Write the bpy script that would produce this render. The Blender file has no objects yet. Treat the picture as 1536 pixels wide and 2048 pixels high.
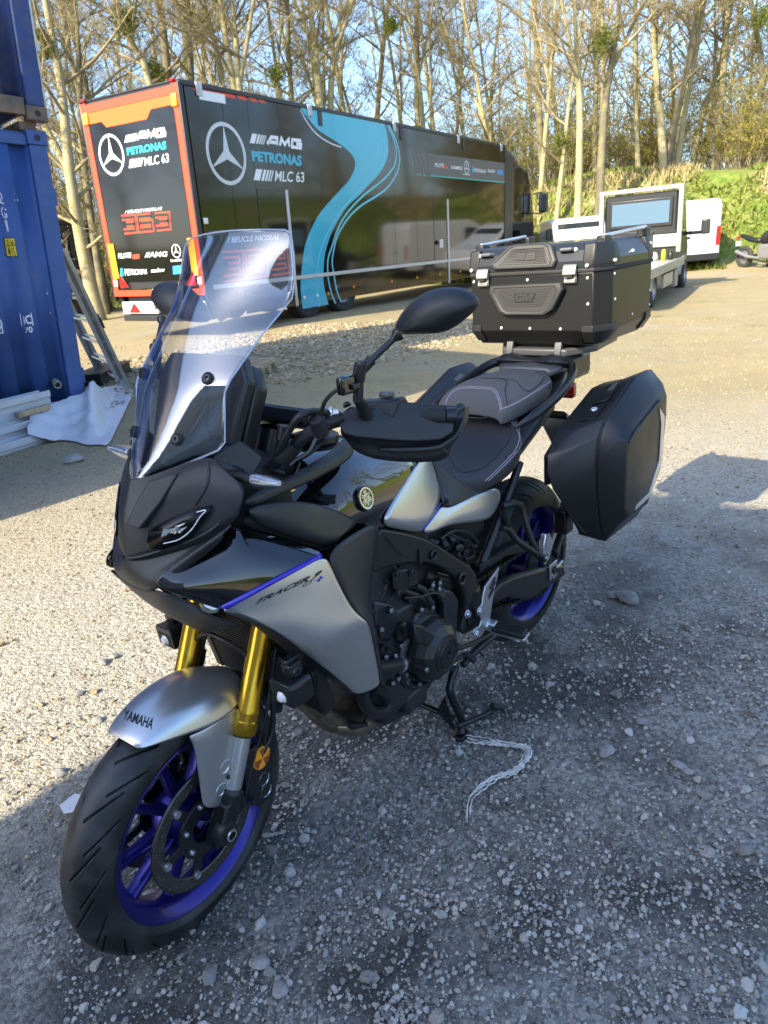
# A motorcycle on a gravel yard between shipping containers, a race transporter and a wood.
# x = the motorcycle's forward axis, y = its left, z = up, metres.
import bpy, bmesh, math, random
import numpy as np
from mathutils import Vector as V, Matrix, noise
from mathutils.bvhtree import BVHTree
R = math.radians
SC = bpy.context.scene
COL = SC.collection
rng = random.Random(7)

# ------------------------------------------------------------------ camera
EYE = V((1.3586, 1.2393, 1.4748))
cam = bpy.data.cameras.new('camera')
cam.sensor_fit = 'VERTICAL'; cam.sensor_height = 36.0; cam.sensor_width = 27.0
cam.lens = 36.0 * 1403.36 / 2048
cam.clip_start = 0.02; cam.clip_end = 2000
cam.dof.use_dof = True; cam.dof.focus_distance = 1.75; cam.dof.aperture_fstop = 9.0
camo = bpy.data.objects.new('camera', cam); COL.objects.link(camo)
yaw, pitch, roll = R(221.66), R(20.82), R(-5.18)
fh = V((math.cos(yaw), math.sin(yaw), 0)); rh = V((math.sin(yaw), -math.cos(yaw), 0)); zz = V((0, 0, 1))
fwd = fh*math.cos(pitch) - zz*math.sin(pitch); up0 = fh*math.sin(pitch) + zz*math.cos(pitch)
rgt = rh*math.cos(roll) + up0*math.sin(roll); upv = up0*math.cos(roll) - rh*math.sin(roll)
M = Matrix.Identity(4)
for i in range(3):
    M[i][0], M[i][1], M[i][2], M[i][3] = rgt[i], upv[i], -fwd[i], EYE[i]
camo.matrix_world = M
SC.camera = camo

# ------------------------------------------------------------------ light
SUN = V((1.5, -0.10, 1.0)).normalized()
w = bpy.data.worlds.new('World'); SC.world = w; w.use_nodes = True
nt = w.node_tree; nt.nodes.clear()
sky = nt.nodes.new('ShaderNodeTexSky'); sky.sky_type = 'NISHITA'; sky.sun_disc = False
sky.sun_elevation = math.asin(SUN.z); sky.sun_rotation = math.atan2(SUN.x, SUN.y)
sky.air_density = 1.0; sky.dust_density = 2.0; sky.ozone_density = 5.0
bg = nt.nodes.new('ShaderNodeBackground'); bg.inputs['Strength'].default_value = 0.15
wo = nt.nodes.new('ShaderNodeOutputWorld')
nt.links.new(sky.outputs[0], bg.inputs[0]); nt.links.new(bg.outputs[0], wo.inputs[0])
sl = bpy.data.lights.new('sun', 'SUN'); sl.energy = 3.5; sl.angle = R(0.53); sl.color = (1.0, 0.89, 0.66)
so = bpy.data.objects.new('sun', sl); COL.objects.link(so)
so.rotation_euler = (-SUN).to_track_quat('-Z', 'Y').to_euler(); so.location = (12, -2, 14)
SC.view_settings.view_transform = 'Standard'; SC.view_settings.look = 'None'
SC.view_settings.exposure = 1.8; SC.view_settings.gamma = 1.0; SC.view_settings.use_curve_mapping = False
SC.cycles.max_bounces = 8; SC.cycles.transparent_max_bounces = 16

# ------------------------------------------------------------------ materials
MATS = {}
def mat(name, col, rough=.5, metal=0., var=0., vscale=8., bump=0., bscale=120., coat=0., spec=.5, rvar=0., col2=None, detail=4., dust=0., dcol=(.25,.22,.18), bmode='noise'):
    m = bpy.data.materials.new(name); m.use_nodes = True; n = m.node_tree; L = n.links
    b = n.nodes['Principled BSDF']
    b.inputs['Roughness'].default_value = rough; b.inputs['Metallic'].default_value = metal
    b.inputs['Coat Weight'].default_value = coat; b.inputs['Coat Roughness'].default_value = .03
    b.inputs['Specular IOR Level'].default_value = spec
    b.inputs['Base Color'].default_value = (*col, 1)
    tc = n.nodes.new('ShaderNodeTexCoord')
    out = None
    if var or col2:
        t = n.nodes.new('ShaderNodeTexNoise'); t.inputs['Scale'].default_value = vscale; t.inputs['Detail'].default_value = detail
        L.new(tc.outputs['Object'], t.inputs['Vector'])
        rp = n.nodes.new('ShaderNodeValToRGB'); e = rp.color_ramp.elements
        e[0].position = .35; e[1].position = .65
        c1 = col2 if col2 else tuple(min(1, c*(1+var)) for c in col)
        c0 = col if col2 else tuple(c*(1-var) for c in col)
        e[0].color = (*c0, 1); e[1].color = (*c1, 1)
        L.new(t.outputs['Fac'], rp.inputs[0]); out = rp.outputs[0]
    if dust:
        t2 = n.nodes.new('ShaderNodeTexNoise'); t2.inputs['Scale'].default_value = 14; t2.inputs['Detail'].default_value = 8
        L.new(tc.outputs['Object'], t2.inputs['Vector'])
        mr = n.nodes.new('ShaderNodeMapRange'); mr.inputs[1].default_value = .45; mr.inputs[2].default_value = .75; mr.inputs[4].default_value = dust
        L.new(t2.outputs['Fac'], mr.inputs[0])
        mx = n.nodes.new('ShaderNodeMix'); mx.data_type = 'RGBA'
        L.new(mr.outputs[0], mx.inputs[0]); mx.inputs[7].default_value = (*dcol, 1)
        if out: L.new(out, mx.inputs[6])
        else: mx.inputs[6].default_value = (*col, 1)
        out = mx.outputs[2]
    if out: L.new(out, b.inputs['Base Color'])
    if rvar:
        t3 = n.nodes.new('ShaderNodeTexNoise'); t3.inputs['Scale'].default_value = 9; t3.inputs['Detail'].default_value = 6
        L.new(tc.outputs['Object'], t3.inputs['Vector'])
        mr = n.nodes.new('ShaderNodeMapRange'); mr.inputs[1].default_value = .3; mr.inputs[2].default_value = .7
        mr.inputs[3].default_value = max(.01, rough-rvar); mr.inputs[4].default_value = min(1, rough+rvar)
        L.new(t3.outputs['Fac'], mr.inputs[0]); L.new(mr.outputs[0], b.inputs['Roughness'])
    if bump:
        bt = n.nodes.new('ShaderNodeTexVoronoi' if bmode == 'voronoi' else 'ShaderNodeTexNoise'); bt.inputs['Scale'].default_value = bscale
        L.new(tc.outputs['Object'], bt.inputs['Vector'])
        bp = n.nodes.new('ShaderNodeBump'); bp.inputs['Strength'].default_value = bump; bp.inputs['Distance'].default_value = .002
        L.new(bt.outputs[0], bp.inputs['Height']); L.new(bp.outputs[0], b.inputs['Normal'])
    MATS[name] = m
    return m

# ------------------------------------------------------------------ mesh helpers
class MB:
    """collects shapes into one mesh"""
    def __init__(s): s.v = []; s.f = []
    def add(s, vs, fs, M=None):
        o = len(s.v)
        s.v += [tuple(M @ V(p)) if M else tuple(p) for p in vs]
        s.f += [tuple(i+o for i in f) for f in fs]
        return s
    def box(s, c, d, M=None):
        x, y, z = c; a, b, e = d[0]/2, d[1]/2, d[2]/2
        vs = [(x+i*a, y+j*b, z+k*e) for k in (-1, 1) for j in (-1, 1) for i in (-1, 1)]
        return s.add(vs, [(0,2,3,1),(4,5,7,6),(0,1,5,4),(2,6,7,3),(0,4,6,2),(1,3,7,5)], M)
    def prism(s, pts, vec, M=None):
        n = len(pts); vec = V(vec); a = [V(p) for p in pts]
        nrm = V((0, 0, 0))
        for i in range(n): nrm += a[i].cross(a[(i+1) % n])
        if nrm.dot(vec) > 0: a.reverse()
        vs = a + [p+vec for p in a]
        fs = [tuple(range(n)), tuple(range(2*n-1, n-1, -1))] + [(i, i+n, (i+1) % n+n, (i+1) % n) for i in range(n)]
        return s.add(vs, fs, M)
    def tube(s, pts, r, n=8, cap=True, M=None):
        pts = [V(p) for p in pts]; k = len(pts)
        rs = r if isinstance(r, (list, tuple)) else [r]*k
        t0 = (pts[1]-pts[0]).normalized()
        ref = V((0, 0, 1)) if abs(t0.z) < .9 else V((1, 0, 0))
        u = t0.cross(ref).normalized(); vs = []; fs = []
        for i, p in enumerate(pts):
            t = (pts[min(i+1, k-1)]-pts[max(i-1, 0)])
            t = t.normalized() if t.length > 1e-9 else t0
            u = (u - t*u.dot(t))
            u = u.normalized() if u.length > 1e-6 else t.orthogonal().normalized()
            b = t.cross(u)
            for j in range(n):
                a = 2*math.pi*j/n
                vs.append(p + (u*math.cos(a)+b*math.sin(a))*rs[i])
        for i in range(k-1):
            for j in range(n):
                fs.append((i*n+j, i*n+(j+1) % n, (i+1)*n+(j+1) % n, (i+1)*n+j))
        if cap: fs += [tuple(range(n-1, -1, -1)), tuple((k-1)*n+j for j in range(n))]
        return s.add(vs, fs, M)
    def lathe(s, prof, o, ax, n=32, M=None, a0=0., a1=2*math.pi):
        """prof: (radius, height along axis)"""
        ax = V(ax).normalized(); o = V(o)
        u = ax.orthogonal().normalized(); b = ax.cross(u)
        full = abs(a1-a0-2*math.pi) < 1e-6; m = n if full else n+1
        vs = [o + ax*h + (u*math.cos(a0+(a1-a0)*j/n)+b*math.sin(a0+(a1-a0)*j/n))*r for r, h in prof for j in range(m)]
        fs = []
        for i in range(len(prof)-1):
            for j in range(n):
                j2 = (j+1) % m
                fs.append((i*m+j, i*m+j2, (i+1)*m+j2, (i+1)*m+j))
        return s.add(vs, fs, M)
    def loft(s, rings, cap=True, closed=True, M=None):
        n = len(rings[0]); vs = [p for r in rings for p in r]; fs = []
        for i in range(len(rings)-1):
            for j in range(n if closed else n-1):
                fs.append((i*n+j, i*n+(j+1) % n, (i+1)*n+(j+1) % n, (i+1)*n+j))
        if cap and closed: fs += [tuple(range(n-1, -1, -1)), tuple((len(rings)-1)*n+j for j in range(n))]
        return s.add(vs, fs, M)
    def bolt(s, c, ax, r=.006, h=.005):
        return s.lathe([(r*.45, h*.4), (r*.5, h), (r*.85, h), (r, h*.75), (r, 0), (r*1.35, 0), (r*1.35, -h*.3)], c, ax, 10).lathe([(0, h*.4), (r*.45, h*.4)], c, ax, 10)
    def build(s, name, m, parent=None, crease=None, smooth=True, bevel=0., sub=0, solid=0., ang=35, seg=2, mir=False, offs=0., fixn=True, bang=30):
        me = bpy.data.meshes.new(name)
        me.from_pydata([tuple(p) for p in s.v], [], s.f); me.validate()
        if fixn:
            bm = bmesh.new(); bm.from_mesh(me)
            bmesh.ops.recalc_face_normals(bm, faces=bm.faces)
            bm.to_mesh(me); bm.free()
        me.materials.append(MATS[m] if isinstance(m, str) else m)
        if smooth:
            me.polygons.foreach_set('use_smooth', [True]*len(me.polygons))
            if not sub: me.set_sharp_from_angle(angle=R(ang))
        o = bpy.data.objects.new(name, me); COL.objects.link(o)
        if parent: o.parent = parent
        if crease:
            at = me.attributes.new('crease_edge', 'FLOAT', 'EDGE')
            at.data.foreach_set('value', [crease(e.vertices[0], e.vertices[1]) for e in me.edges])
        if solid:
            md = o.modifiers.new('solid', 'SOLIDIFY'); md.thickness = solid; md.offset = offs
        if bevel:
            md = o.modifiers.new('bevel', 'BEVEL'); md.width = bevel; md.segments = seg; md.limit_method = 'ANGLE'; md.angle_limit = R(bang)
            md.harden_normals = False
        if sub:
            md = o.modifiers.new('sub', 'SUBSURF'); md.levels = md.render_levels = sub
        return o
def patch(rows, name, m, parent=None, sub=2, solid=.003, offs=-1., mirror=False, cr=(), cc=(), **k):
    """a curved panel through a grid of points; cr, cc: rows and columns that stay sharp"""
    out = []; w_ = len(rows[0])
    if cr or cc: k['crease'] = lambda a, b: .85 if (a//w_ == b//w_ and a//w_ in cr) or (a % w_ == b % w_ and a % w_ in cc) else 0.
    for sgn in ((1, -1) if mirror else (1,)):
        b = MB(); n = len(rows[0])
        vs = [(p[0], p[1]*sgn, p[2]) for r in rows for p in r]
        fs = []
        for i in range(len(rows)-1):
            for j in range(n-1):
                f = (i*n+j, i*n+j+1, (i+1)*n+j+1, (i+1)*n+j)
                fs.append(f if sgn > 0 else f[::-1])
        b.add(vs, fs)
        o = b.build(name, m, parent, sub=sub, solid=solid, offs=offs, fixn=False, **k)
        o.modifiers.move(0, len(o.modifiers)-1) if (solid and sub) else None
        out.append(o)
    return out if mirror else out[0]
def mir(pts): return [(p[0], -p[1], p[2]) for p in pts]
def spl(pts, n=6):
    """Catmull-Rom through points (any dimension)"""
    P = [np.array(p, float) for p in pts]; P = [2*P[0]-P[1]] + P + [2*P[-1]-P[-2]]
    out = []
    for i in range(1, len(P)-2):
        for k in range(n):
            t = k/n; a, b, c, d = P[i-1], P[i], P[i+1], P[i+2]
            out.append(tuple(.5*((2*b)+(-a+c)*t+(2*a-5*b+4*c-d)*t*t+(-a+3*b-3*c+d)*t**3)))
    out.append(tuple(P[-2])); return out
def thing(name, label, cat, loc=(0, 0, 0), rot=None, group=None):
    o = bpy.data.objects.new(name, None); COL.objects.link(o); o.empty_display_size = .1
    o.location = loc
    if rot is not None: o.rotation_euler = rot
    return tag(o, label, cat, group)
def tag(o, label, cat, group=None, kind=None):
    o['label'] = label; o['category'] = cat
    if group: o['group'] = group
    if kind: o['kind'] = kind
    return o
def bvh_of(o):
    dg = bpy.context.evaluated_depsgraph_get(); e = o.evaluated_get(dg); me = e.to_mesh()
    b = BVHTree.FromPolygons([v.co.copy() for v in me.vertices], [tuple(p.vertices) for p in me.polygons]); e.to_mesh_clear()
    return b
def cast(b, p, off=.001, src=None):
    """slide a rough point along its sight line on to a surface"""
    s = src or EYE; p = V(p); d = (p-s).normalized()
    h, n, i, t = b.ray_cast(s, d)
    if h is None:
        h, n, i, t = b.find_nearest(p)
    if n.dot(d) > 0: n = -n
    return h + n*off
def copy_tree(o, parent=None, **props):
    c = o.copy(); COL.objects.link(c)
    if parent: c.parent = parent
    for k, val in props.items(): c[k] = val
    for ch in list(o.children): copy_tree(ch, c)
    return c

# ------------------------------------------------------------------ lettering
_txt = {}
def glyphs(s, bold=0., shear=0.):
    """triangulated outline of a word, scaled to the unit square, and its aspect"""
    key = (s, bold, shear)
    if key not in _txt:
        c = bpy.data.curves.new('lettering', 'FONT'); c.body = s; c.offset = bold; c.shear = shear; c.resolution_u = 3
        o = bpy.data.objects.new('lettering', c); COL.objects.link(o)
        dg = bpy.context.evaluated_depsgraph_get(); me = o.evaluated_get(dg).to_mesh()
        P = np.array([v.co[:2] for v in me.vertices]); F = [tuple(p.vertices) for p in me.polygons]
        o.evaluated_get(dg).to_mesh_clear(); bpy.data.objects.remove(o); bpy.data.curves.remove(c)
        lo, hi = P.min(0), P.max(0); _txt[key] = ((P-lo)/(hi-lo), F)
    return _txt[key]
def quad(tl, tr, br, bl):
    tl, tr, br, bl = V(tl), V(tr), V(br), V(bl)
    return lambda u, v: (tl*(1-u)+tr*u)*v + (bl*(1-u)+br*u)*(1-v)
def word(b, s, q, bold=0., shear=0., bvh=None, off=.001, nrm=None, src=None):
    P, F = glyphs(s, bold, shear)
    pts = [q(u, v) for u, v in P]
    if bvh: pts = [cast(bvh, p, off, src) for p in pts]
    elif nrm is not None: pts = [p+V(nrm)*off for p in pts]
    b.add(pts, F)
def ribbon(b, pts, wd, up, lift=.0):
    """flat stroke of given width along points lying in a plane whose normal is up"""
    pts = [V(p) for p in pts]; up = V(up); L = []; n = len(pts)
    for i, p in enumerate(pts):
        d1 = (p-pts[i-1]).normalized() if i else (pts[1]-p).normalized()
        d2 = (pts[i+1]-p).normalized() if i < n-1 else d1
        t = (d1+d2); t = t.normalized() if t.length > 1e-6 else d1
        s = t.cross(up).normalized(); k = 1/max(.5, s.dot(d1.cross(up).normalized()))
        h = (wd[i] if isinstance(wd, (list, tuple)) else wd)/2*k
        L += [p+s*h+up*lift, p-s*h+up*lift]
    b.add(L, [(2*i, 2*i+1, 2*i+3, 2*i+2) for i in range(n-1)])
STROKES = {  # blocky stroke lettering on a unit cell
 '3': [[(0,1),(1,1),(1,.56),(.86,.5),(.3,.5)],[(.86,.5),(1,.44),(1,0),(0,0)]],
 '6': [[(1,1),(0,1),(0,0),(1,0),(1,.5),(.0,.5)]],
 'A': [[(0,0),(.32,1),(.95,1),(1,0)],[(.12,.32),(.98,.32)]],
 'M': [[(0,0),(.1,1),(.5,.2),(.9,1),(1,0)]],
 'G': [[(1,1),(0,1),(0,0),(1,0),(1,.5),(.45,.5)]]}
def blocky(b, s, q, wd, up, gap=.25, lift=.001):
    n = len(s); cw = 1/(n+gap*(n-1))
    for i, ch in enumerate(s):
        for st in STROKES[ch]:
            ribbon(b, [q((i*(1+gap)+x)*cw, y) for x, y in st], wd, up, lift)

# ================================================================== THE SETTING
def sm(a, b, x):
    t = max(0., min(1., (x-a)/(b-a))); return t*t*(3-2*t)
def gz(x, y):
    """height of the yard: slightly tilted, with a bank round its far side"""
    dx, dy = x-EYE.x, y-EYE.y; D = math.hypot(dx, dy)
    if D < 1e-3: return 0.
    fx = dx*fh.x+dy*fh.y; rx = dx*rh.x+dy*rh.y
    ang = math.degrees(math.atan2(rx, fx))
    z = max(-.18, min(.16, .16-.0115*(ang+6)))*sm(3, 11, D)
    z += .05*(noise.noise((x*.35, y*.35, 1.3)))*sm(3, 9, D)
    foot = 26+1.5*noise.noise((x*.12, y*.12, 5.))+ (3.5 if ang < -8 else 0)
    z += (2.5+.9*sm(8, 20, ang)+.7*noise.noise((x*.08, y*.08, 9.)))*sm(foot, foot+7.5, D) + .25*noise.noise((x*.5, y*.5, 2.))*sm(foot, foot+4, D)
    return z

def ground_material():
    m = bpy.data.materials.new('gravel_ground'); m.use_nodes = True; n = m.node_tree; L = n.links; N = n.nodes
    b = N['Principled BSDF']; b.inputs['Roughness'].default_value = .92; b.inputs['Specular IOR Level'].default_value = .25
    g = N.new('ShaderNodeNewGeometry')
    def noi(s, d=6, r=.6):
        t = N.new('ShaderNodeTexNoise'); t.inputs['Scale'].default_value = s; t.inputs['Detail'].default_value = d; t.inputs['Roughness'].default_value = r
        L.new(g.outputs['Position'], t.inputs['Vector']); return t.outputs['Fac']
    def rmp(x, a, bb, c0=0., c1=1.):
        r = N.new('ShaderNodeMapRange'); r.inputs[1].default_value = a; r.inputs[2].default_value = bb; r.inputs[3].default_value = c0; r.inputs[4].default_value = c1
        L.new(x, r.inputs[0]); return r.outputs[0]
    def mix(f, a, bb, mode='MIX'):
        x = N.new('ShaderNodeMix'); x.data_type = 'RGBA'; x.blend_type = mode
        if isinstance(f, float): x.inputs[0].default_value = f
        else: L.new(f, x.inputs[0])
        for s, q in ((6, a), (7, bb)):
            if isinstance(q, tuple): x.inputs[s].default_value = (*q, 1)
            else: L.new(q, x.inputs[s])
        return x.outputs[2]
    def math_(op, a, bb):
        x = N.new('ShaderNodeMath'); x.operation = op; x.use_clamp = False
        for s, q in ((0, a), (1, bb)):
            if isinstance(q, float): x.inputs[s].default_value = q
            else: L.new(q, x.inputs[s])
        return x.outputs[0]
    # pale dust over the sunlit ground, grey stone in the shade; light partly painted in
    ds = N.new('ShaderNodeVectorMath'); ds.operation = 'DISTANCE'; L.new(g.outputs['Position'], ds.inputs[0]); ds.inputs[1].default_value = (.35, 1.6, 0)
    dist = math_('ADD', ds.outputs['Value'], math_('MULTIPLY', math_('SUBTRACT', noi(.9), .5), 2.4))
    sy = N.new('ShaderNodeSeparateXYZ'); L.new(g.outputs['Position'], sy.inputs[0])
    left = rmp(math_('ADD', math_('MULTIPLY', sy.outputs[1], -1.), math_('MULTIPLY', math_('SUBTRACT', noi(2.2), .5), .8)), .35, .85)
    pale = math_('MAXIMUM', rmp(dist, 1.9, 3.6), left)
    v1 = N.new('ShaderNodeTexVoronoi'); v1.inputs['Scale'].default_value = 95; L.new(g.outputs['Position'], v1.inputs['Vector'])
    v2 = N.new('ShaderNodeTexVoronoi'); v2.inputs['Scale'].default_value = 38; L.new(g.outputs['Position'], v2.inputs['Vector'])
    hsv = N.new('ShaderNodeSeparateColor'); L.new(v1.outputs['Color'], hsv.inputs[0])
    grey = mix(rmp(hsv.outputs[0], 0., 1.), (.14, .131, .115), (.38, .36, .315))
    damp = rmp(noi(1.7, 8, .65), .46, .58)
    grey = mix(math_('MULTIPLY', damp, .85), grey, (.060, .056, .050))
    dust = mix(rmp(hsv.outputs[1], 0., 1.), (.21, .165, .090), (.36, .30, .175))
    dust = mix(rmp(noi(2.2, 8), .35, .7), dust, (.34, .27, .145))
    dust = mix(rmp(noi(.45, 5), .52, .7, 0, .6), dust, (.33, .30, .24))
    dust = mix(rmp(ds.outputs['Value'], 3.6, 7.0, .75, 0.), dust, mix(rmp(hsv.outputs[1], 0., 1.), (.24, .225, .19), (.50, .47, .41)))  # paler stone at middle distance, brightening the shaded ground by colour
    col = mix(pale, grey, dust)
    # thin weeds
    grn = math_('MULTIPLY', rmp(noi(.8, 7, .7), .60, .70), rmp(dist, 7., 10.))
    col = mix(math_('MULTIPLY', grn, .7), col, (.10, .13, .03))
    # the grassy bank
    sp = N.new('ShaderNodeSeparateXYZ'); L.new(g.outputs['Position'], sp.inputs[0])
    dd = N.new('ShaderNodeVectorMath'); dd.operation = 'DISTANCE'; L.new(g.outputs['Position'], dd.inputs[0]); dd.inputs[1].default_value = (EYE.x, EYE.y, 0)
    far = rmp(math_('ADD', dd.outputs['Value'], math_('MULTIPLY', math_('SUBTRACT', noi(.35), .5), 6.)), 25.5, 27.5)
    gr = mix(rmp(noi(3.5, 8), .4, .62), (.09, .15, .018), (.20, .24, .05))
    gr = mix(rmp(noi(.6, 6), .50, .66, 0, .75), gr, (.25, .20, .09))
    col = mix(far, col, gr)
    L.new(col, b.inputs['Base Color'])
    h = math_('ADD', math_('MULTIPLY', v1.outputs['Distance'], -1.0), math_('MULTIPLY', v2.outputs['Distance'], -1.2))
    h = math_('ADD', h, noi(220., 3))
    bp = N.new('ShaderNodeBump'); bp.inputs['Strength'].default_value = .9; bp.inputs['Distance'].default_value = .006
    L.new(h, bp.inputs['Height']); L.new(bp.outputs[0], b.inputs['Normal'])
    MATS['ground'] = m
ground_material()
def build_ground():
    radii = [0.0]; r = .12
    while r < 700: radii.append(r); r *= 1.055 if r < 45 else 1.35
    n = 220; vs = []; fs = []
    for r in radii:
        for j in range(n):
            a = 2*math.pi*j/n; x = EYE.x+r*math.cos(a); y = EYE.y+r*math.sin(a)
            z = gz(x, y) + (.006*noise.noise((x*3, y*3, 0)) if r > .5 else 0) + .003*noise.noise((x*14, y*14, 4))
            vs.append((x, y, z-.004))
    for i in range(len(radii)-1):
        for j in range(n):
            fs.append((i*n+j, i*n+(j+1) % n, (i+1)*n+(j+1) % n, (i+1)*n+j))
    o = MB().add(vs, fs).build('ground', 'ground', fixn=False, ang=180)
    o['kind'] = 'structure'; return o
GROUND = build_ground()

# loose stones: instanced on points as one mass of gravel
def stone_material(name, cols):
    m = bpy.data.materials.new(name); m.use_nodes = True; n = m.node_tree; L = n.links; N = n.nodes
    b = N['Principled BSDF']; b.inputs['Roughness'].default_value = .85; b.inputs['Specular IOR Level'].default_value = .3
    oi = N.new('ShaderNodeObjectInfo'); rp = N.new('ShaderNodeValToRGB'); L.new(oi.outputs['Random'], rp.inputs[0])
    el = rp.color_ramp.elements
    for i, c in enumerate(cols):
        p = i/(len(cols)-1)
        if i < 2: e = el[i]; e.position = p
        else: e = el.new(p)
        e.color = (*c, 1)
    t = N.new('ShaderNodeTexNoise'); t.inputs['Scale'].default_value = 5; t.inputs['Detail'].default_value = 6
    tc = N.new('ShaderNodeTexCoord'); L.new(tc.outputs['Object'], t.inputs['Vector'])
    mr = N.new('ShaderNodeMapRange'); mr.inputs[3].default_value = .6; mr.inputs[4].default_value = 1.35; L.new(t.outputs['Fac'], mr.inputs[0])
    mx = N.new('ShaderNodeMix'); mx.data_type = 'RGBA'; mx.blend_type = 'MULTIPLY'; mx.inputs[0].default_value = 1
    L.new(rp.outputs[0], mx.inputs[6]); L.new(mr.outputs[0], mx.inputs[7]); L.new(mx.outputs[2], b.inputs['Base Color'])
    MATS[name] = m; return m
stone_material('stone_grey', [(.13, .122, .11), (.22, .207, .185), (.31, .292, .26), (.38, .36, .32), (.50, .475, .425), (.27, .22, .165)])
stone_material('stone_pale', [(.20, .16, .09), (.30, .245, .145), (.36, .30, .19), (.42, .365, .26), (.28, .19, .10), (.24, .205, .145)])
def gravel(name, pts, sizes, material, seed):
    me = bpy.data.meshes.new(name); me.from_pydata(pts, [], [])
    a = me.attributes.new('size', 'FLOAT', 'POINT'); a.data.foreach_set('value', sizes)
    o = bpy.data.objects.new(name, me); COL.objects.link(o); o['kind'] = 'stuff'
    t = bpy.data.node_groups.new(name, 'GeometryNodeTree')
    t.interface.new_socket('Geometry', in_out='INPUT', socket_type='NodeSocketGeometry'); t.interface.new_socket('Geometry', in_out='OUTPUT', socket_type='NodeSocketGeometry')
    N = t.nodes; L = t.links; gi = N.new('NodeGroupInput'); go = N.new('NodeGroupOutput')
    g2i = N.new('GeometryNodeGeometryToInstance')
    for k in range(7):
        ico = N.new('GeometryNodeMeshIcoSphere'); ico.inputs['Radius'].default_value = .5; ico.inputs['Subdivisions'].default_value = 2
        no = N.new('ShaderNodeTexNoise'); no.noise_dimensions = '4D'; no.inputs['W'].default_value = seed+k*7.3; no.inputs['Scale'].default_value = 1.7; no.inputs['Detail'].default_value = 1.5
        sub = N.new('ShaderNodeVectorMath'); sub.operation = 'SUBTRACT'; sub.inputs[1].default_value = (.5, .5, .5); L.new(no.outputs['Color'], sub.inputs[0])
        sc = N.new('ShaderNodeVectorMath'); sc.operation = 'SCALE'; sc.inputs['Scale'].default_value = 1.15; L.new(sub.outputs[0], sc.inputs[0])
        sp = N.new('GeometryNodeSetPosition'); L.new(ico.outputs['Mesh'], sp.inputs['Geometry']); L.new(sc.outputs[0], sp.inputs['Offset'])
        L.new(sp.outputs[0], g2i.inputs[0])
    iop = N.new('GeometryNodeInstanceOnPoints'); iop.inputs['Pick Instance'].default_value = True
    L.new(gi.outputs[0], iop.inputs['Points']); L.new(g2i.outputs[0], iop.inputs['Instance'])
    rr = N.new('FunctionNodeRandomValue'); rr.data_type = 'FLOAT_VECTOR'; rr.inputs[0].default_value = (-.5, -.5, 0); rr.inputs[1].default_value = (.5, .5, 6.28)
    L.new(rr.outputs[0], iop.inputs['Rotation'])
    rs = N.new('FunctionNodeRandomValue'); rs.data_type = 'FLOAT_VECTOR'; rs.inputs[0].default_value = (.75, .65, .45); rs.inputs[1].default_value = (1.35, 1.1, .85)
    na = N.new('GeometryNodeInputNamedAttribute'); na.data_type = 'FLOAT'; na.inputs['Name'].default_value = 'size'
    vm = N.new('ShaderNodeVectorMath'); vm.operation = 'SCALE'; L.new(rs.outputs[0], vm.inputs[0]); L.new(na.outputs[0], vm.inputs['Scale'])
    L.new(vm.outputs[0], iop.inputs['Scale'])
    sm_ = N.new('GeometryNodeSetMaterial'); sm_.inputs['Material'].default_value = MATS[material]
    L.new(iop.outputs[0], sm_.inputs[0]); L.new(sm_.outputs[0], go.inputs[0])
    md = o.modifiers.new('stones', 'NODES'); md.node_group = t
    return o
def scatter_gravel():
    r = random.Random(3); G = ([], []); P = ([], [])
    for i in range(120000):
        D = .55 + 13.5*r.random()**1.9
        a = R(r.uniform(-37, 35)); dx = fh.x*math.cos(a)+rh.x*math.sin(a); dy = fh.y*math.cos(a)+rh.y*math.sin(a)
        x, y = EYE.x+dx*D, EYE.y+dy*D
        clump = noise.noise((x*1.6, y*1.6, 3.))+.5*noise.noise((x*5, y*5, 8.))
        if clump < -.12 and r.random() < .55: continue
        s = (.0026+.0095*r.random()**3.)*(1+.13*D)
        if r.random() < .022: s *= 2.3
        d2 = math.hypot(x-.35, y-1.6)+1.2*noise.noise((x*.9, y*.9, 0))
        tgt = P if d2 > 2.6+r.uniform(-.7, .7) or y < -.6+r.uniform(-.3, .3) else G  # grey stones where shade lies, warm ones in sun: light partly in their colour
        if tgt is P and D > 1.2 and r.random() < .45: continue
        if tgt is P: s *= .72
        tgt[0].append((x, y, gz(x, y)+s*.08)); tgt[1].append(s)
    gravel('gravel', *G, 'stone_grey', 1.); gravel('gravel', *P, 'stone_pale', 31.)
    # the heap of coarse pale stone between the pallet and the transporter
    H = ([], [])
    for i in range(9000):
        x = r.uniform(-11, -2.6); y = r.uniform(-9.5, -4.6)
        if math.hypot((x+6.5)/3.8, (y+6.6)/2.6) > 1+.3*noise.noise((x, y, 0)): continue
        s = .02+.045*r.random()**2; H[0].append((x, y, gz(x, y)+s*.1)); H[1].append(s)
    gravel('gravel', *H, 'stone_pale', 77.)
scatter_gravel()

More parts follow.
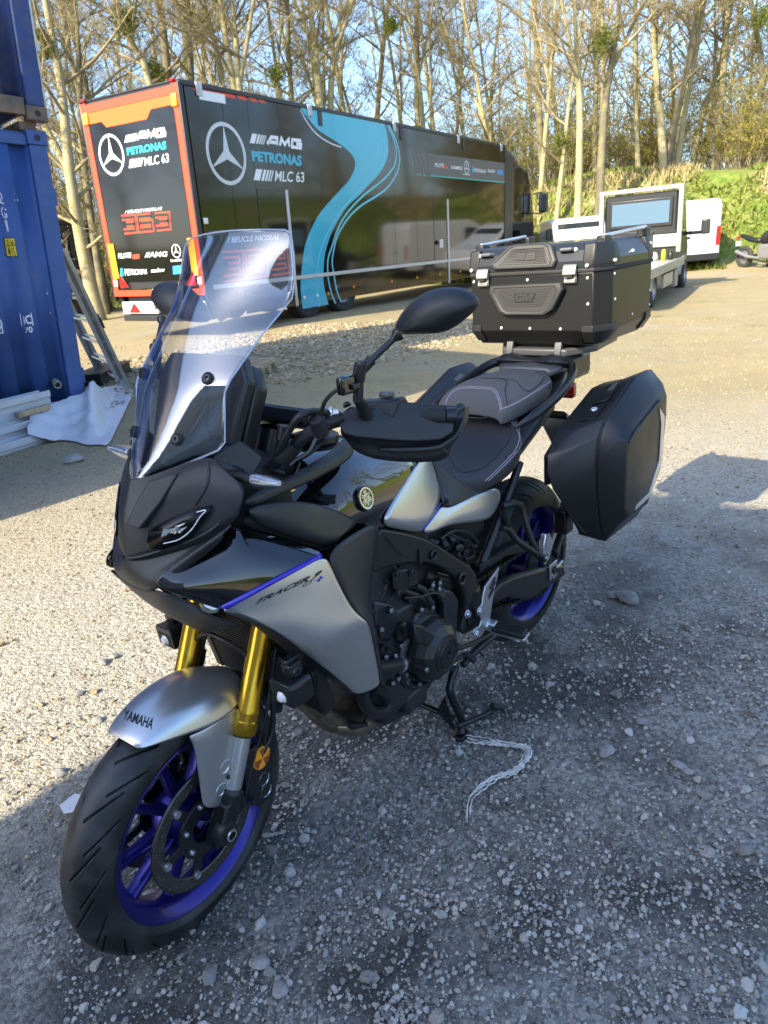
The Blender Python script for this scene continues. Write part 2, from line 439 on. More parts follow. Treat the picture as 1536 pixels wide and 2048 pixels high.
# ------------------------------------------------------------------ trees
mat('bark_pale', (.36, .30, .19), .95, var=0, col2=(.27, .25, .12), vscale=3.5, bump=.8, bscale=30, spec=.1)
mat('bark_dark', (.12, .10, .075), .95, col2=(.20, .18, .10), vscale=3., bump=.8, bscale=30, spec=.1)
mat('twig', (.27, .22, .125), .95, var=.3, vscale=1.5, spec=.1)
mat('bud', (.23, .20, .03), .8, var=.35, vscale=.8, spec=.1)
mat('leaf_green', (.055, .075, .018), .7, col2=(.12, .12, .03), vscale=1.5, spec=.2)
mat('leaf_fresh', (.10, .15, .025), .7, col2=(.19, .20, .04), vscale=2.5, spec=.2)
mat('straw', (.30, .24, .12), .9, var=.3, vscale=2, spec=.1)
def wobble(p, d, L, n, r, bend, upw):
    pts = [V(p)]; d = V(d).normalized()
    for i in range(n):
        d = (d + V((r.gauss(0, bend), r.gauss(0, bend), r.gauss(0, bend*.6)+upw))).normalized()
        pts.append(pts[-1]+d*(L/n))
    return pts
def grow(seed, trunk=None, H=17., r0=.16, limbs=12, twigs=9, fine=7, start=.3, buds=1.0, spread=.75, fork=True, fl=1.):
    """returns MBs for trunk, crown, foliage; trunk = list of points or None for an upright one at the origin"""
    r = random.Random(seed); T, C, F = MB(), MB(), MB()
    if trunk is None: trunk = wobble((0, 0, -.2), (r.gauss(0, .05), r.gauss(0, .05), 1), H, 9, r, .045, .03)
    trunk = [V(p) for p in spl(trunk, 3)]; n = len(trunk)
    rad = [r0*(1-.80*i/(n-1))*(1.25 if i == 0 else 1) for i in range(n)]
    T.tube(trunk, rad, 8)
    mains = [(trunk, rad, start)]
    if fork:
        i = int(n*r.uniform(.35, .55)); d = (trunk[i+1]-trunk[i]).normalized(); a = r.uniform(0, 6.28)
        lp = wobble(trunk[i], d+V((math.cos(a), math.sin(a), .2))*.45, H*.5, 7, r, .06, .06)
        lr = [rad[i]*.75*(1-.85*k/7) for k in range(8)]; T.tube(lp, lr, 6); mains.append((lp, lr, .15))
    def leafy(p, k, s):
        for _ in range(k):
            q = p+V((r.gauss(0, .13), r.gauss(0, .13), r.gauss(0, .12))); u = V((r.gauss(0, 1), r.gauss(0, 1), r.gauss(0, 1))).normalized()*s; v = u.orthogonal().normalized()*s*.6
            F.add([q-u, q+v, q+u, q-v], [(0, 1, 2, 3)])
    for mi, (mp, mr_, st) in enumerate(mains):
        k = len(mp); N = limbs if mi == 0 else limbs*2//3
        for b in range(N):
            t = st+(1-st)*(b+r.random())/N; i = min(k-2, int(t*(k-1))); a = b*2.4+r.uniform(-.6, .6)
            ax = (mp[i+1]-mp[i]).normalized()
            d = ax*r.uniform(.25, .7)+V((math.cos(a), math.sin(a), 0))*spread
            L = H*r.uniform(.13, .26)*(1.15-.55*t)
            bp = wobble(mp[i], d, L, 5, r, .12, .05); br = min(mr_[i]*.55, .055)
            C.tube(bp, [br*(1-.8*q/5) for q in range(6)], 4, cap=False)
            for w_ in range(twigs):
                j = 1+int(r.random()*4); a2 = r.uniform(0, 6.28)
                d2 = (bp[j+1]-bp[j]).normalized()*.7+V((math.cos(a2), math.sin(a2), r.uniform(-.2, .6)))*.8
                tp = wobble(bp[j], d2, L*r.uniform(.25, .5), 3, r, .16, .05)
                C.tube(tp, [.014, .010, .007, .004], 3, cap=False)
                if buds and r.random() < buds: leafy(tp[-1], int(2*fl), .028)
                for f_ in range(fine):
                    q = 1+int(r.random()*2); a3 = r.uniform(0, 6.28)
                    d3 = (tp[q+1]-tp[q]).normalized()*.6+V((math.cos(a3), math.sin(a3), r.uniform(-.3, .6)))*.7
                    fp = wobble(tp[q], d3, L*r.uniform(.12, .25), 2, r, .15, .03)
                    C.tube(fp, [.007, .005, .003], 3, cap=False)
                    if buds and r.random() < buds: leafy(fp[-1], int(3*fl), .024)
    return T, C, F
def tree(name, label, group, seed, bark='bark_pale', foliage='bud', loc=(0, 0, 0), **k):
    t = thing(name, label, 'tree', loc, group=group)
    T, C, F = grow(seed, **k)
    T.build('trunk', bark, t, fixn=False, ang=60); C.build('crown', 'twig', t, fixn=False, ang=180)
    if F.v: F.build('foliage', foliage, t, fixn=False, smooth=False)
    return t
def bush(seed, stems, H, leaf, sp, fl, lsz=.03, per=2):
    r = random.Random(seed); S, F = MB(), MB()
    for i in range(stems):
        a = r.uniform(0, 6.28); q = r.random()*.5*sp
        p = V((math.cos(a)*q, math.sin(a)*q, -.1)); d = V((math.cos(a)*.45, math.sin(a)*.45, 1))
        tp = wobble(p, d, H*r.uniform(.5, 1), 5, r, .14, .02); S.tube(tp, [.016, .013, .01, .008, .005, .003], 3, cap=False)
        for k in range(7):
            j = 1+int(r.random()*4); a2 = r.uniform(0, 6.28)
            fp = wobble(tp[j], V((math.cos(a2), math.sin(a2), .5)), H*r.uniform(.12, .3), 3, r, .2, 0); S.tube(fp, [.007, .005, .004, .002], 3, cap=False)
            for _ in range(int(fl)):
                c = fp[1+int(r.random()*3)]+V((r.gauss(0, .08), r.gauss(0, .08), r.gauss(0, .08)))
                u = V((r.gauss(0, 1), r.gauss(0, 1), r.gauss(0, 1))).normalized()*lsz*r.uniform(.7, 1.5); v = u.orthogonal().normalized()*u.length*.6
                F.add([c-u, c+v, c+u, c-v], [(0, 1, 2, 3)])
    return S, F
def place(root, x, y, rz, s, dz=0.):
    root.location = (x, y, gz(x, y)+dz); root.rotation_euler = (0, 0, rz); root.scale = (s, s, s*rng.uniform(.9, 1.12))
def polar(ang, D):
    a = R(ang); return (EYE.x+D*(fh.x*math.cos(a)+rh.x*math.sin(a)), EYE.y+D*(fh.y*math.cos(a)+rh.y*math.sin(a)))
GW = 'slender bare trees of the wood behind the yard'
LW = 'slender bare tree with yellow-green buds standing in the wood behind the yard'
protos = [tree('forest_tree', LW, GW, 100+i, bark='bark_dark' if i in (2, 5) else 'bark_pale', H=r_[0], r0=r_[1], limbs=r_[2], start=r_[3], buds=.8, fl=1.6, fork=i % 2 == 0)
          for i, r_ in enumerate([(17, .15, 14, .2), (15, .11, 14, .15), (19, .19, 13, .3), (14, .10, 15, .12), (18, .16, 12, .25), (16, .13, 14, .2)])]
k = 0
def wood(a0, a1, n, d0, d1, avoid=None):
    global k
    for i in range(n):
        a = a0+(a1-a0)*(i+rng.random())/n; D = d0+(d1-d0)*rng.random()**1.2
        x, y = polar(a, D)
        p = protos[k % 6] if k < 6 else copy_tree(protos[rng.randrange(6)])
        j = k if k < 6 else protos.index(next(q for q in protos if q.children[0].data == p.children[0].data))
        p['label'] = ('dark-barked ' if j in (2, 5) else 'pale-barked ')+('forked' if j % 2 == 0 else 'straight')+(' slim' if j in (1, 3) else '')+' bare tree in the wood '+('behind the container stack' if a < -22 else 'above the rear half of the transporter' if a < -6 else 'above the front half of the transporter' if a < 9 else 'behind the top case and flatbed truck' if a < 23 else 'behind the white van at the right' if a < 37 else 'outside the right edge of the view')
        if a < -37: p['label'] = p['label'].replace('behind the container stack', 'outside the left edge of the view')
        k += 1; place(p, x, y, rng.uniform(0, 6.28), rng.uniform(.75, 1.15))
wood(-34, 36, 84, 33, 62)
wood(-36, -4, 14, 28, 36)
# the same wood goes on round the sides of the yard, out of frame
wood(40, 95, 26, 34, 50); wood(-95, -40, 14, 34, 50)
GS = 'leafing saplings along the bank'
LS = 'thicket of thin saplings with fresh yellow-green leaves on the bank'
sap = []
for i, (st, H, fl, lf) in enumerate([(20, 6.2, 15, 'bud'), (24, 4.4, 17, 'bud'), (18, 7.5, 13, 'leaf_fresh'), (22, 2.4, 3, 'straw')]):
    t = thing('sapling_bush', LS if i < 3 else 'dry straw-coloured brush on the bank', 'bush', group=GS if i < 3 else 'dry brush on the bank')
    S, F = bush(40+i, st, H, lf, 2.4, fl, .03); S.build('stem', 'twig', t, fixn=False, ang=180); F.build('foliage', lf, t, fixn=False, smooth=False); sap.append(t)
for i in range(210):
    a = rng.uniform(-34, 34); D = rng.uniform(32, 52) if i % 3 else rng.uniform(29.5, 33)
    j = rng.randrange(4)
    if a > 6: D += 5; j = rng.randrange(3)
    p = sap[i] if i < 4 else copy_tree(sap[j])
    x, y = polar(a, D); place(p, x, y, rng.uniform(0, 6.28), rng.uniform(.7, 1.25))
for i in range(14):
    p = copy_tree(sap[rng.randrange(4)]); x, y = polar(rng.uniform(40, 80), rng.uniform(30, 38)); place(p, x, y, rng.uniform(0, 6.28), 1.)
# trees one can tell apart, traced trunk by trunk
def hero(label, pts, r0, seed, bark='bark_pale', name='tree', group=None, **k):
    p0 = V(pts[0]); base = V((p0.x, p0.y, min(p0.z, gz(p0.x, p0.y))-.1)); q = [V((0, 0, 0))]+[V(p)-base for p in pts[1:]]
    top = q[-1]+(q[-1]-q[-2]).normalized()*5
    return tree(name, label, group, seed, bark, loc=base, trunk=q+[top], H=(top).length, r0=r0, **k)
hero('thick pale trunk right beside the blue container stack, left of the transporter', [(-9.0763, -18.1286, 0.5701), (-9.0819, -18.1255, 2.0171), (-9.1613, -18.0825, 3.8689), (-9.3859, -17.9585, 5.9343), (-9.4347, -17.9311, 7.8545)], .21, 1, limbs=18, start=.15, buds=.25)
hero('thin dark trunk just behind the thick pale one left of the transporter', [(-10.2388, -19.7726, 0.6093), (-10.4098, -19.6773, 3.1365), (-10.599, -19.5697, 5.2207), (-10.8854, -19.4025, 6.9339), (-11.1116, -19.2666, 8.5594)], .13, 2, 'bark_dark', limbs=14, start=.2, buds=.3)
hero('pale forked trunk rising above the left rear corner of the transporter', [(-13.9019, -21.0344, 3.1841), (-14.0933, -20.902, 6.8861), (-13.7952, -21.1071, 7.9981), (-13.6245, -21.2219, 9.4509)], .14, 3, limbs=16, start=.2, buds=.4)
hero('slim bare trunk over the star emblem on the transporter', [(-17.0377, -21.1789, 3.1281), (-17.1899, -21.0532, 7.0308), (-17.1241, -21.1078, 8.694), (-16.998, -21.2115, 9.9987)], .13, 4, limbs=12, start=.3, buds=.3)
hero('pale straight trunk with a long arching limb over the transporter roof', [(-16.7137, -20.1474, 3.3723), (-16.9777, -19.9216, 6.959), (-17.0571, -19.8524, 8.2698), (-17.1012, -19.8139, 9.6714)], .15, 5, limbs=12, start=.35, buds=.2)
b_ = MB(); b_.tube(spl([(-16.8272, -20.051, 5.9108), (-17.3723, -19.8413, 6.8281), (-18.1845, -19.3672, 7.8643), (-19.1901, -18.6532, 8.6462), (-20.3238, -17.7163, 9.3644)], 5), [.13-.09*i/20 for i in range(21)], 6)
hero('forked trunk above the blue swoosh of the transporter', [(-20.3498, -19.4668, 2.8978), (-20.3776, -19.4377, 6.5985), (-20.3873, -19.4275, 8.2806), (-20.3665, -19.4494, 10.1144)], .19, 6, limbs=12, start=.35, buds=.2)
hero('leaning trunk crossing the fork above the blue swoosh', [(-20.5598, -19.826, 3.6525), (-20.9942, -19.3644, 7.2087), (-21.3237, -19.0011, 8.6176), (-21.7393, -18.5255, 10.1109)], .14, 7, limbs=10, start=.35, buds=.2)
hero('tall pale straight pole of a tree behind the top case', [(-23.9145, -10.8134, 1.1946), (-23.945, -10.7493, 4.697), (-23.8918, -10.861, 6.6283), (-23.8335, -10.982, 8.5948)], .15, 8, limbs=9, start=.45, buds=.3)
hero('dark leaning trunk right of the pale pole behind the top case', [(-24.7667, -10.3981, 1.8005), (-24.8173, -10.2839, 4.9777), (-24.9141, -10.0614, 6.723), (-24.99, -9.8834, 8.513)], .17, 9, 'bark_dark', limbs=10, start=.4, buds=.3)
hero('pale trunk behind the cab of the flatbed truck', [(-29.7435, -9.7906, 2.174), (-29.6446, -10.0656, 4.8978), (-29.53, -10.3751, 7.1404), (-29.4407, -10.6099, 9.4181)], .19, 10, limbs=12, start=.35, buds=.4)
hero('trunk bent to the right above the white van', [(-30.782, -9.8505, 2.1667), (-30.8583, -9.6267, 5.4233), (-30.9534, -9.3406, 7.419), (-31.0197, -9.1359, 9.3127)], .19, 11, limbs=12, start=.35, buds=.4)
hero('long trunk leaning right at the edge of the wood', [(-32.8665, -9.9252, 2.1473), (-32.9661, -9.6149, 5.1926), (-33.1344, -9.0676, 7.0929), (-33.2298, -8.7428, 9.5765)], .15, 12, limbs=12, start=.3, buds=.4)
hero('pale trunk rising behind the tractor cab of the transporter', [(-26.8481, -13.8731, 2.2405), (-26.964, -13.6547, 4.7819), (-27.0879, -13.4167, 7.4858), (-27.153, -13.2897, 9.7048)], .12, 13, limbs=12, start=.3, buds=.5)
hero('slim budding tree above the front end of the transporter', [(-27.0338, -15.5794, 2.3932), (-26.6956, -16.1378, 5.1293), (-26.4737, -16.4909, 7.6884), (-26.2564, -16.8276, 9.9379)], .13, 14, limbs=18, start=.15, buds=1., fl=2)
hero('mossy bent trunk at the right edge of the wood', [(-32.699, -6.8279, 2.2145), (-32.5597, -7.395, 4.6404), (-32.5846, -7.2965, 6.351), (-32.4127, -7.9532, 9.0902)], .19, 15, 'bark_dark', limbs=14, start=.2, buds=.6)
hero('pair of mossy trunks left of the pale pole', [(-25.3629, -12.3974, 1.7824), (-25.4841, -12.1573, 3.6685), (-25.5807, -11.962, 5.6192), (-25.7342, -11.644, 7.8927)], .11, 16, limbs=12, start=.3, buds=.8)
def mistletoe(label, c, rad, seed):
    r = random.Random(seed); o = thing('mistletoe', label, 'mistletoe', c, group='mistletoe balls in the bare trees'); S, F = MB(), MB()
    for i in range(46):
        d = V((r.gauss(0, 1), r.gauss(0, 1), r.gauss(0, 1))).normalized(); tp = wobble((0, 0, 0), d, rad*r.uniform(.7, 1.1), 4, r, .2, 0)
        S.tube(tp, [.012, .01, .008, .006, .004], 3, cap=False)
        for _ in range(26):
            q = tp[1+int(r.random()*4)]+V((r.gauss(0, .16), r.gauss(0, .16), r.gauss(0, .16)))*rad; u = V((r.gauss(0, 1), r.gauss(0, 1), r.gauss(0, 1))).normalized()*.045; v = u.orthogonal().normalized()*.022
            F.add([q-u, q+v, q+u, q-v], [(0, 1, 2, 3)])
    S.build('stem', 'twig', o, fixn=False, ang=180); F.build('foliage', 'leaf_fresh', o, fixn=False, smooth=False)
for i, (lb, c, rd) in enumerate([('large mistletoe ball at the top left, above the transporter', (-13.4794, -20.7171, 8.5341), .55), ('mistletoe ball beside the blue container stack', (-9.221, -18.0499, 6.8265), .33),
        ('mistletoe clump just above the rear roof edge of the transporter', (-14.3276, -20.7366, 7.1569), .42), ('ragged mistletoe in the arching limb above the transporter', (-17.9357, -19.0518, 7.1824), .38),
        ('mistletoe cluster high beside the dark leaning trunk', (-24.2271, -10.1348, 7.0129), .55), ('small mistletoe low on the trunk left of the pale pole', (-25.458, -12.2095, 4.4289), .4), ('mistletoe ball at the upper edge behind the mirror', (-21.4516, -16.6686, 8.6127), .3),
        ('leafy mistletoe at the top right corner', (-31.5729, -7.2174, 8.003), .6)]):
    mistletoe(lb, c, rd, 60+i)
# grass on the bank
def bank_grass():
    r = random.Random(12); G, S = MB(), MB()
    for i in range(26000):
        D = 25.6+r.random()**1.3*8; a = r.uniform(1, 36) if i % 4 else r.uniform(-34, 36)
        x, y = polar(a, D)
        if noise.noise((x*.35, y*.35, 6.)) < -.25: continue
        dry = noise.noise((x*.25, y*.25, 3.)) > .12 and r.random() < .7
        h = r.uniform(.08, .26)*(1.5 if dry else 1); z = gz(x, y)-.03; a2 = r.uniform(0, 6.28); c, s = math.cos(a2)*.05, math.sin(a2)*.05; l = r.gauss(0, .12), r.gauss(0, .12)
        (S if dry else G).add([(x-c, y-s, z), (x+c, y+s, z), (x+l[0], y+l[1], z+h)], [(0, 1, 2)])
    G.build('bank_grass', 'leaf_fresh', fixn=False, smooth=False)['kind'] = 'stuff'
    S.build('dry_grass', 'straw', fixn=False, smooth=False)['kind'] = 'stuff'
bank_grass()

# ================================================================== CONTAINERS
mat('container_blue', (.036, .085, .26), .5, var=.18, vscale=2.2, bump=.15, bscale=60, rvar=.12, dust=.25, dcol=(.06, .10, .26))
mat('container_dull', (.022, .05, .17), .6, var=.2, vscale=3, bump=.2, bscale=60, dust=.5, dcol=(.10, .08, .08))
mat('rusty_steel', (.10, .085, .075), .7, col2=(.20, .13, .08), vscale=9, bump=.3, bscale=80)
mat('galvanised', (.50, .50, .50), .45, .6, var=.2, vscale=7)
mat('white_print', (.78, .78, .78), .5)
mat('yellow_sticker', (.75, .53, .02), .5)
mat('black_print', (.012, .012, .012), .5)
mat('pvc_grey', (.28, .28, .24), .5)
CONT = Matrix(((0.994334, 0.069996, -0.080002, -2.00911), (-0.069771, 0.997547, 0.005614, -5.62712), (0.080199, 0.000000, 0.996779, 0.09601), (0, 0, 0, 1)))
def container(name, label, M, L, blue='container_blue', H=2.59, rods=False, dirty=False, group=None):
    t = thing(name, label, 'container', group=group); t.matrix_world = M
    W = 2.44; p = .16
    us = [p-.01, .17]; ys = [-.012, -.012]; u = .17
    while u+.28 < L-.2:
        for du, yy in ((.03, -.05), (.11, -.05), (.03, -.012), (.11, -.012)): u += du; us.append(u); ys.append(yy)
    us.append(L-p+.01); ys.append(ys[-1])
    def wall(side):
        b = MB(); y0 = 0 if side == 0 else -W; s = 1 if side == 0 else -1
        vs = [(uu, y0+s*yy, z) for z in (.17, H-.11) for uu, yy in zip(us, ys)]; n = len(us)
        b.add(vs, [(i, i+1, n+i+1, n+i) for i in range(n-1)])
        return b.build('side_panel', blue, t, solid=.004, ang=20)
    sp = wall(0); wall(1)
    MB().box((.01, -W/2, H/2), (.04, W-.2, H-.3)).build('end_panel', blue, t, bevel=.01)
    MB().box((L-.01, -W/2, H/2), (.04, W-.2, H-.3)).build('end_panel', blue, t, bevel=.01)
    MB().box((L/2, -W/2, H-.035), (L-.1, W-.06, .03)).build('roof', blue, t)
    for y in (-.03, -W+.03):
        MB().box((L/2, y, H-.085), (L-.34, .06, .09)).build('top_rail', blue, t, bevel=.006)
        MB().box((L/2, y, .11), (L-.34, .06, .14)).build('bottom_rail', 'rusty_steel' if dirty else blue, t, bevel=.006)
        for u in (p/2, L-p/2):
            MB().box((u, y+(.0 if y > -1 else 0), H/2), (p, .10, H-.24)).build('corner_post', blue, t, bevel=.012)
            for z in (.062, H-.062):
                c = MB().box((u, y, z), (.178, .11, .118)).build('corner_casting', 'rusty_steel' if (dirty and z < 1) else blue, t, bevel=.008)
                if y > -1: MB().lathe([(0, 0), (.026, 0), (.026, .0), (.026, .004), (.02, .004)], (u, y+.0552, z), (0, 1, 0), 14).build('casting_hole', 'black_print', c).scale = (1, 1, 1)
    if rods:
        for k, (u, y) in enumerate(((-.05, -.12), (-.085, -.40), (-.05, -1.2), (-.05, -1.6))):
            b = MB().tube([(u, y, .06), (u, y, H-.05)], .021, 10)
            for z in (.09, .62, 1.25, 1.9, H-.1): b.box((u, y, z), (.05, .09, .07)); b.box((u+.03, y, z), (.03, .12, .10))
            b.build('lock_rod', 'galvanised', t, bevel=.004)
        for z in (.35, 1.0, 1.7, 2.3): MB().box((.02, -.015, z), (.05, .045, .14)).build('hinge', blue, t, bevel=.006)
    else:
        for z in (.42, 1.22, 2.05): MB().box((.0, -.012, z), (.04, .05, .15)).build('hinge', blue, t, bevel=.006)
    return t, sp
LC, face = container('shipping_container', 'lower blue shipping container of the stack at left, with yellow height sign', CONT, 3.0, group='stacked blue containers at left')
def on_face(fn, name, m):
    b = MB(); bv = bvh_of(face); src = CONT.inverted() @ EYE; fn(b, bv, src); return b.build(name, m, LC, smooth=False, fixn=False)
def cq(tl, tr, br, bl): return quad(tl, tr, br, bl)
def code(b, bv, s):
    for ch, q in (('2', [(0.5022, 0, 2.0566), (0.4509, 0, 2.0439), (0.4589, 0, 1.9541), (0.5076, 0, 1.9594)]), ('G', [(0.4988, 0, 1.9396), (0.4466, 0, 1.9302), (0.4511, -0, 1.8355), (0.5043, 0, 1.8414)]), ('1', [(0.4821, -0, 1.8259), (0.4568, 0, 1.827), (0.4571, 0, 1.7316), (0.4741, 0, 1.7311)])):
        word(b, ch, cq(*q), .02, 0, bv, .002, s)
on_face(code, 'size_code', 'white_print')
def flat(b, pts, bv, s, off, n=3):
    q = quad(*pts); g = [[cast(bv, q(i/n, j/n), off, s) for i in range(n+1)] for j in range(n+1)]
    b.add([p for r in g for p in r], [(j*(n+1)+i, j*(n+1)+i+1, (j+1)*(n+1)+i+1, (j+1)*(n+1)+i) for i in range(n) for j in range(n)])
SG = [(0.5162, 0, 1.6841), (0.4141, 0, 1.6869), (0.4134, -0, 1.5217), (0.5163, 0, 1.5207)]
SI = [(0.5093, 0, 1.676), (0.4199, 0, 1.6783), (0.4206, -0, 1.5302), (0.5105, 0, 1.5292)]
on_face(lambda b, bv, s: flat(b, SG, bv, s, .003), 'height_sign', 'black_print')
on_face(lambda b, bv, s: flat(b, SI, bv, s, .005), 'sign_face', 'yellow_sticker')
def signtxt(b, bv, s):
    word(b, '2.6', cq((0.5031, 0, 1.6636), (0.4308, 0, 1.6654), (0.4277, -0, 1.6107), (0.5045, 0, 1.6092)), .01, 0, bv, .007, s)
    word(b, '8', cq((0.4991, 0, 1.5925), (0.4736, 0, 1.593), (0.4742, 0, 1.5423), (0.4997, 0, 1.542)), .01, 0, bv, .007, s)
    word(b, '1', cq((0.4507, 0, 1.6018), (0.4421, 0, 1.602), (0.4424, -0, 1.5766), (0.451, 0, 1.5765)), .01, 0, bv, .007, s)
    word(b, '2', cq((0.4533, 0, 1.5637), (0.4361, 0, 1.564), (0.4328, -0, 1.5343), (0.45, 0, 1.5341)), .01, 0, bv, .007, s)
    flat(b, [(0.4603, 0, 1.5721), (0.4302, 0, 1.5726), (0.431, 0, 1.5683), (0.4611, -0, 1.5678)], bv, s, .007, 1)
on_face(signtxt, 'sign_figures', 'black_print')
def frame_mark(b, bv, s):
    a, c = (39.5, 628), (66, 651)
    for q in ([(0.4874, 0, 1.031), (0.3806, 0, 1.031), (0.3822, 0, 1.0221), (0.4889, -0, 1.0222)], [(0.4879, 0, 0.9285), (0.3851, 0, 0.9275), (0.3822, 0, 0.9183), (0.4894, 0, 0.9196)], [(0.4874, 0, 1.031), (0.4786, 0, 1.0307), (0.4807, -0, 0.9192), (0.4894, 0, 0.9196)], [(0.3896, 0, 1.0314), (0.3806, 0, 1.031), (0.3822, 0, 0.9183), (0.3912, 0, 0.9188)]): flat(b, q, bv, s, .002, 1)
    word(b, 'iC', cq((0.4678, 0, 1.0168), (0.3964, 0, 1.0182), (0.397, 0, 0.9372), (0.4687, -0, 0.9365)), .02, 0, bv, .002, s)
    word(b, '70', cq((0.4726, 0, 0.9142), (0.4009, 0, 0.9148), (0.4013, -0, 0.8604), (0.4732, -0, 0.8602)), .02, 0, bv, .002, s)
    for q in ([(0.6984, -0, 0.9834), (0.6556, 0, 0.9857), (0.6572, 0, 0.9771), (0.7, 0, 0.9748)], [(0.6648, 0, 0.9818), (0.6564, 0, 0.9814), (0.6558, 0, 0.8669), (0.6643, 0, 0.8674)], [(0.7014, 0, 0.874), (0.655, 0, 0.8712), (0.6566, 0, 0.8625), (0.703, 0, 0.8653)], [(0.6933, 0, 0.8956), (0.6519, 0, 0.9592), (0.6492, -0, 0.9503), (0.6864, 0, 0.8864)]): flat(b, q, bv, s, .002, 1)
on_face(frame_mark, 'container_mark', 'white_print')
def scuffs(b, bv, s):
    r = random.Random(4)
    for (x, y, n) in ((150, 690, 16), (140, 720, 8), (125, 620, 5), (95, 450, 4), (145, 735, 6)):
        for _ in range(n):
            u, v = x+r.gauss(0, 4), y+r.gauss(0, 10); k = r.uniform(.3, 1.3)
            p = CONT.inverted() @ (EYE + 8*(V((1, 0, 0)))) if False else None
            q = V((0.0244, 0, 0.7141))+V(((150-u)*.0059+(y-v)*.001, 0, (690-v)*.0054)); w_ = .004*k
            flat(b, [q+V((w_, 0, w_*2)), q+V((-w_, 0, w_*1.6)), q+V((-w_*.7, 0, -w_*2)), q+V((w_, 0, -w_*1.2))], bv, s, .002, 1)
on_face(scuffs, 'paint_scuff', 'white_print')
pb = V((0.2658, 0, 0.3715)); MB().lathe([(.03, -.05), (.036, -.05), (.036, .10), (.026, .10), (.026, -.02), (0, -.02)], pb, (.25, 1, -.1), 18).build('pipe_stub', 'pvc_grey', LC)
up2 = CONT @ Matrix.Translation((-.03, .02, 2.66))
container('shipping_container', 'upper rust-stained blue container with lock rods at its end', up2, 3.0, 'container_dull', rods=True, dirty=True, group='stacked blue containers at left')
for u in (.12, 1.2, 2.2): 
    o = MB().box((u, -.3, 0), (.14, .5, .07)).build('wooden_spacer', 'rusty_steel', LC); o.location = (0, 0, 2.625)
side = Matrix.Translation((1.06, -3.56, 0)) @ Matrix.Rotation(R(-4), 4, 'Z')  # unseen pair added to cast the band of shade behind the motorcycle
container('shipping_container', 'blue container beyond the left edge of the view, end to end with the stack', side, 6.06)
container('shipping_container', 'blue container on top of another beyond the left edge of the view', side @ Matrix.Translation((0, 0, 2.6)), 6.06, 'container_dull')
# an unseen pair, added behind the camera to throw shade over the motorcycle
near = Matrix.Translation((5.2, -1.04, 0)) @ Matrix.Rotation(R(90), 4, 'Z')
mat('container_white', (.62, .63, .64), .5, var=.08, vscale=2, dust=.2, dcol=(.4, .38, .34))  # white chosen to bounce fill light on to the shaded motorcycle
container('shipping_container', 'white container standing on the ground behind the photographer', near, 6.06, 'container_white')
container('shipping_container', 'white container stacked on another one behind the photographer', near @ Matrix.Translation((0, 0, 2.6)), 6.06, 'container_white')

# ------------------------------------------------------------------ ladder, sheet, boards
mat('aluminium', (.62, .62, .61), .38, .85, var=.08, vscale=12, bump=.05, bscale=200)
mat('white_sheet', (.56, .565, .58), .55, var=.05, vscale=6, bump=.25, bscale=26)
mat('white_board', (.52, .53, .55), .35, var=.06, vscale=4)
mat('raw_wood', (.36, .27, .16), .8, var=.3, vscale=9, bump=.3, bscale=90)
mat('black_plastic_tub', (.015, .015, .016), .5)
def ladder():
    t = thing('ladder', 'aluminium extension ladder leaning against the end of the blue container', 'ladder')
    f1, f2, top = V((-2.9567, -6.4089, 0.06)), V((-3.3887, -7.6859, 0.06)), V((-2.366, -6.0099, 1.5465))
    d = (top-f1); L = d.length; d.normalize(); x = (f2-f1); w_ = x.length; x.normalize(); n = d.cross(x).normalized()
    for k in range(2):
        o = n*(.035*k) + d*(.25*k); 
        for s in (0, 1):
            a = f1+x*(w_*s)+o
            b = MB(); m = Matrix((( *x, 0), (*d, 0), (*n, 0), (0, 0, 0, 1))).transposed(); m.translation = a
            b.box((0, L*.55, 0), (.028, L*1.1, .085), m)
            for q in range(int(L/.28)): b.box((-.0145 if s == 0 else .0145, .2+.28*q, .015), (.004, .018, .018), m)
            r_ = b.build('rail', 'aluminium', t, bevel=.003)
        for q in range(int(L*1.08/.28)):
            p = f1+o+d*(.2+.28*q); MB().tube([p, p+x*w_], .015, 8).build('rung', 'aluminium', t)
    for q in (.9, 1.9):
        p = f1+d*q+n*(-.05); MB().tube([p+x*-.02, p+x*-.03+d*.1, p+x*.03+d*.16, p+x*.04+d*.1], .012, 6).build('hook', 'black_plastic_tub', t)
ladder()
def tub():
    c = V((-3.2098, -7.2537, 0.08)); b = MB(); a = math.atan2(.617, .787)
    m = Matrix.Translation((c.x-.1, c.y-.35, gz(c.x, c.y))) @ Matrix.Rotation(a, 4, 'Z')
    b.box((0, 0, .07), (1.0, .36, .14), m); b.box((0, 0, .145), (1.04, .40, .02), m)
    tag(b.build('plastic_trough', 'black_plastic_tub', bevel=.01), 'low black trough lying under the foot of the ladder', 'trough')
tub()
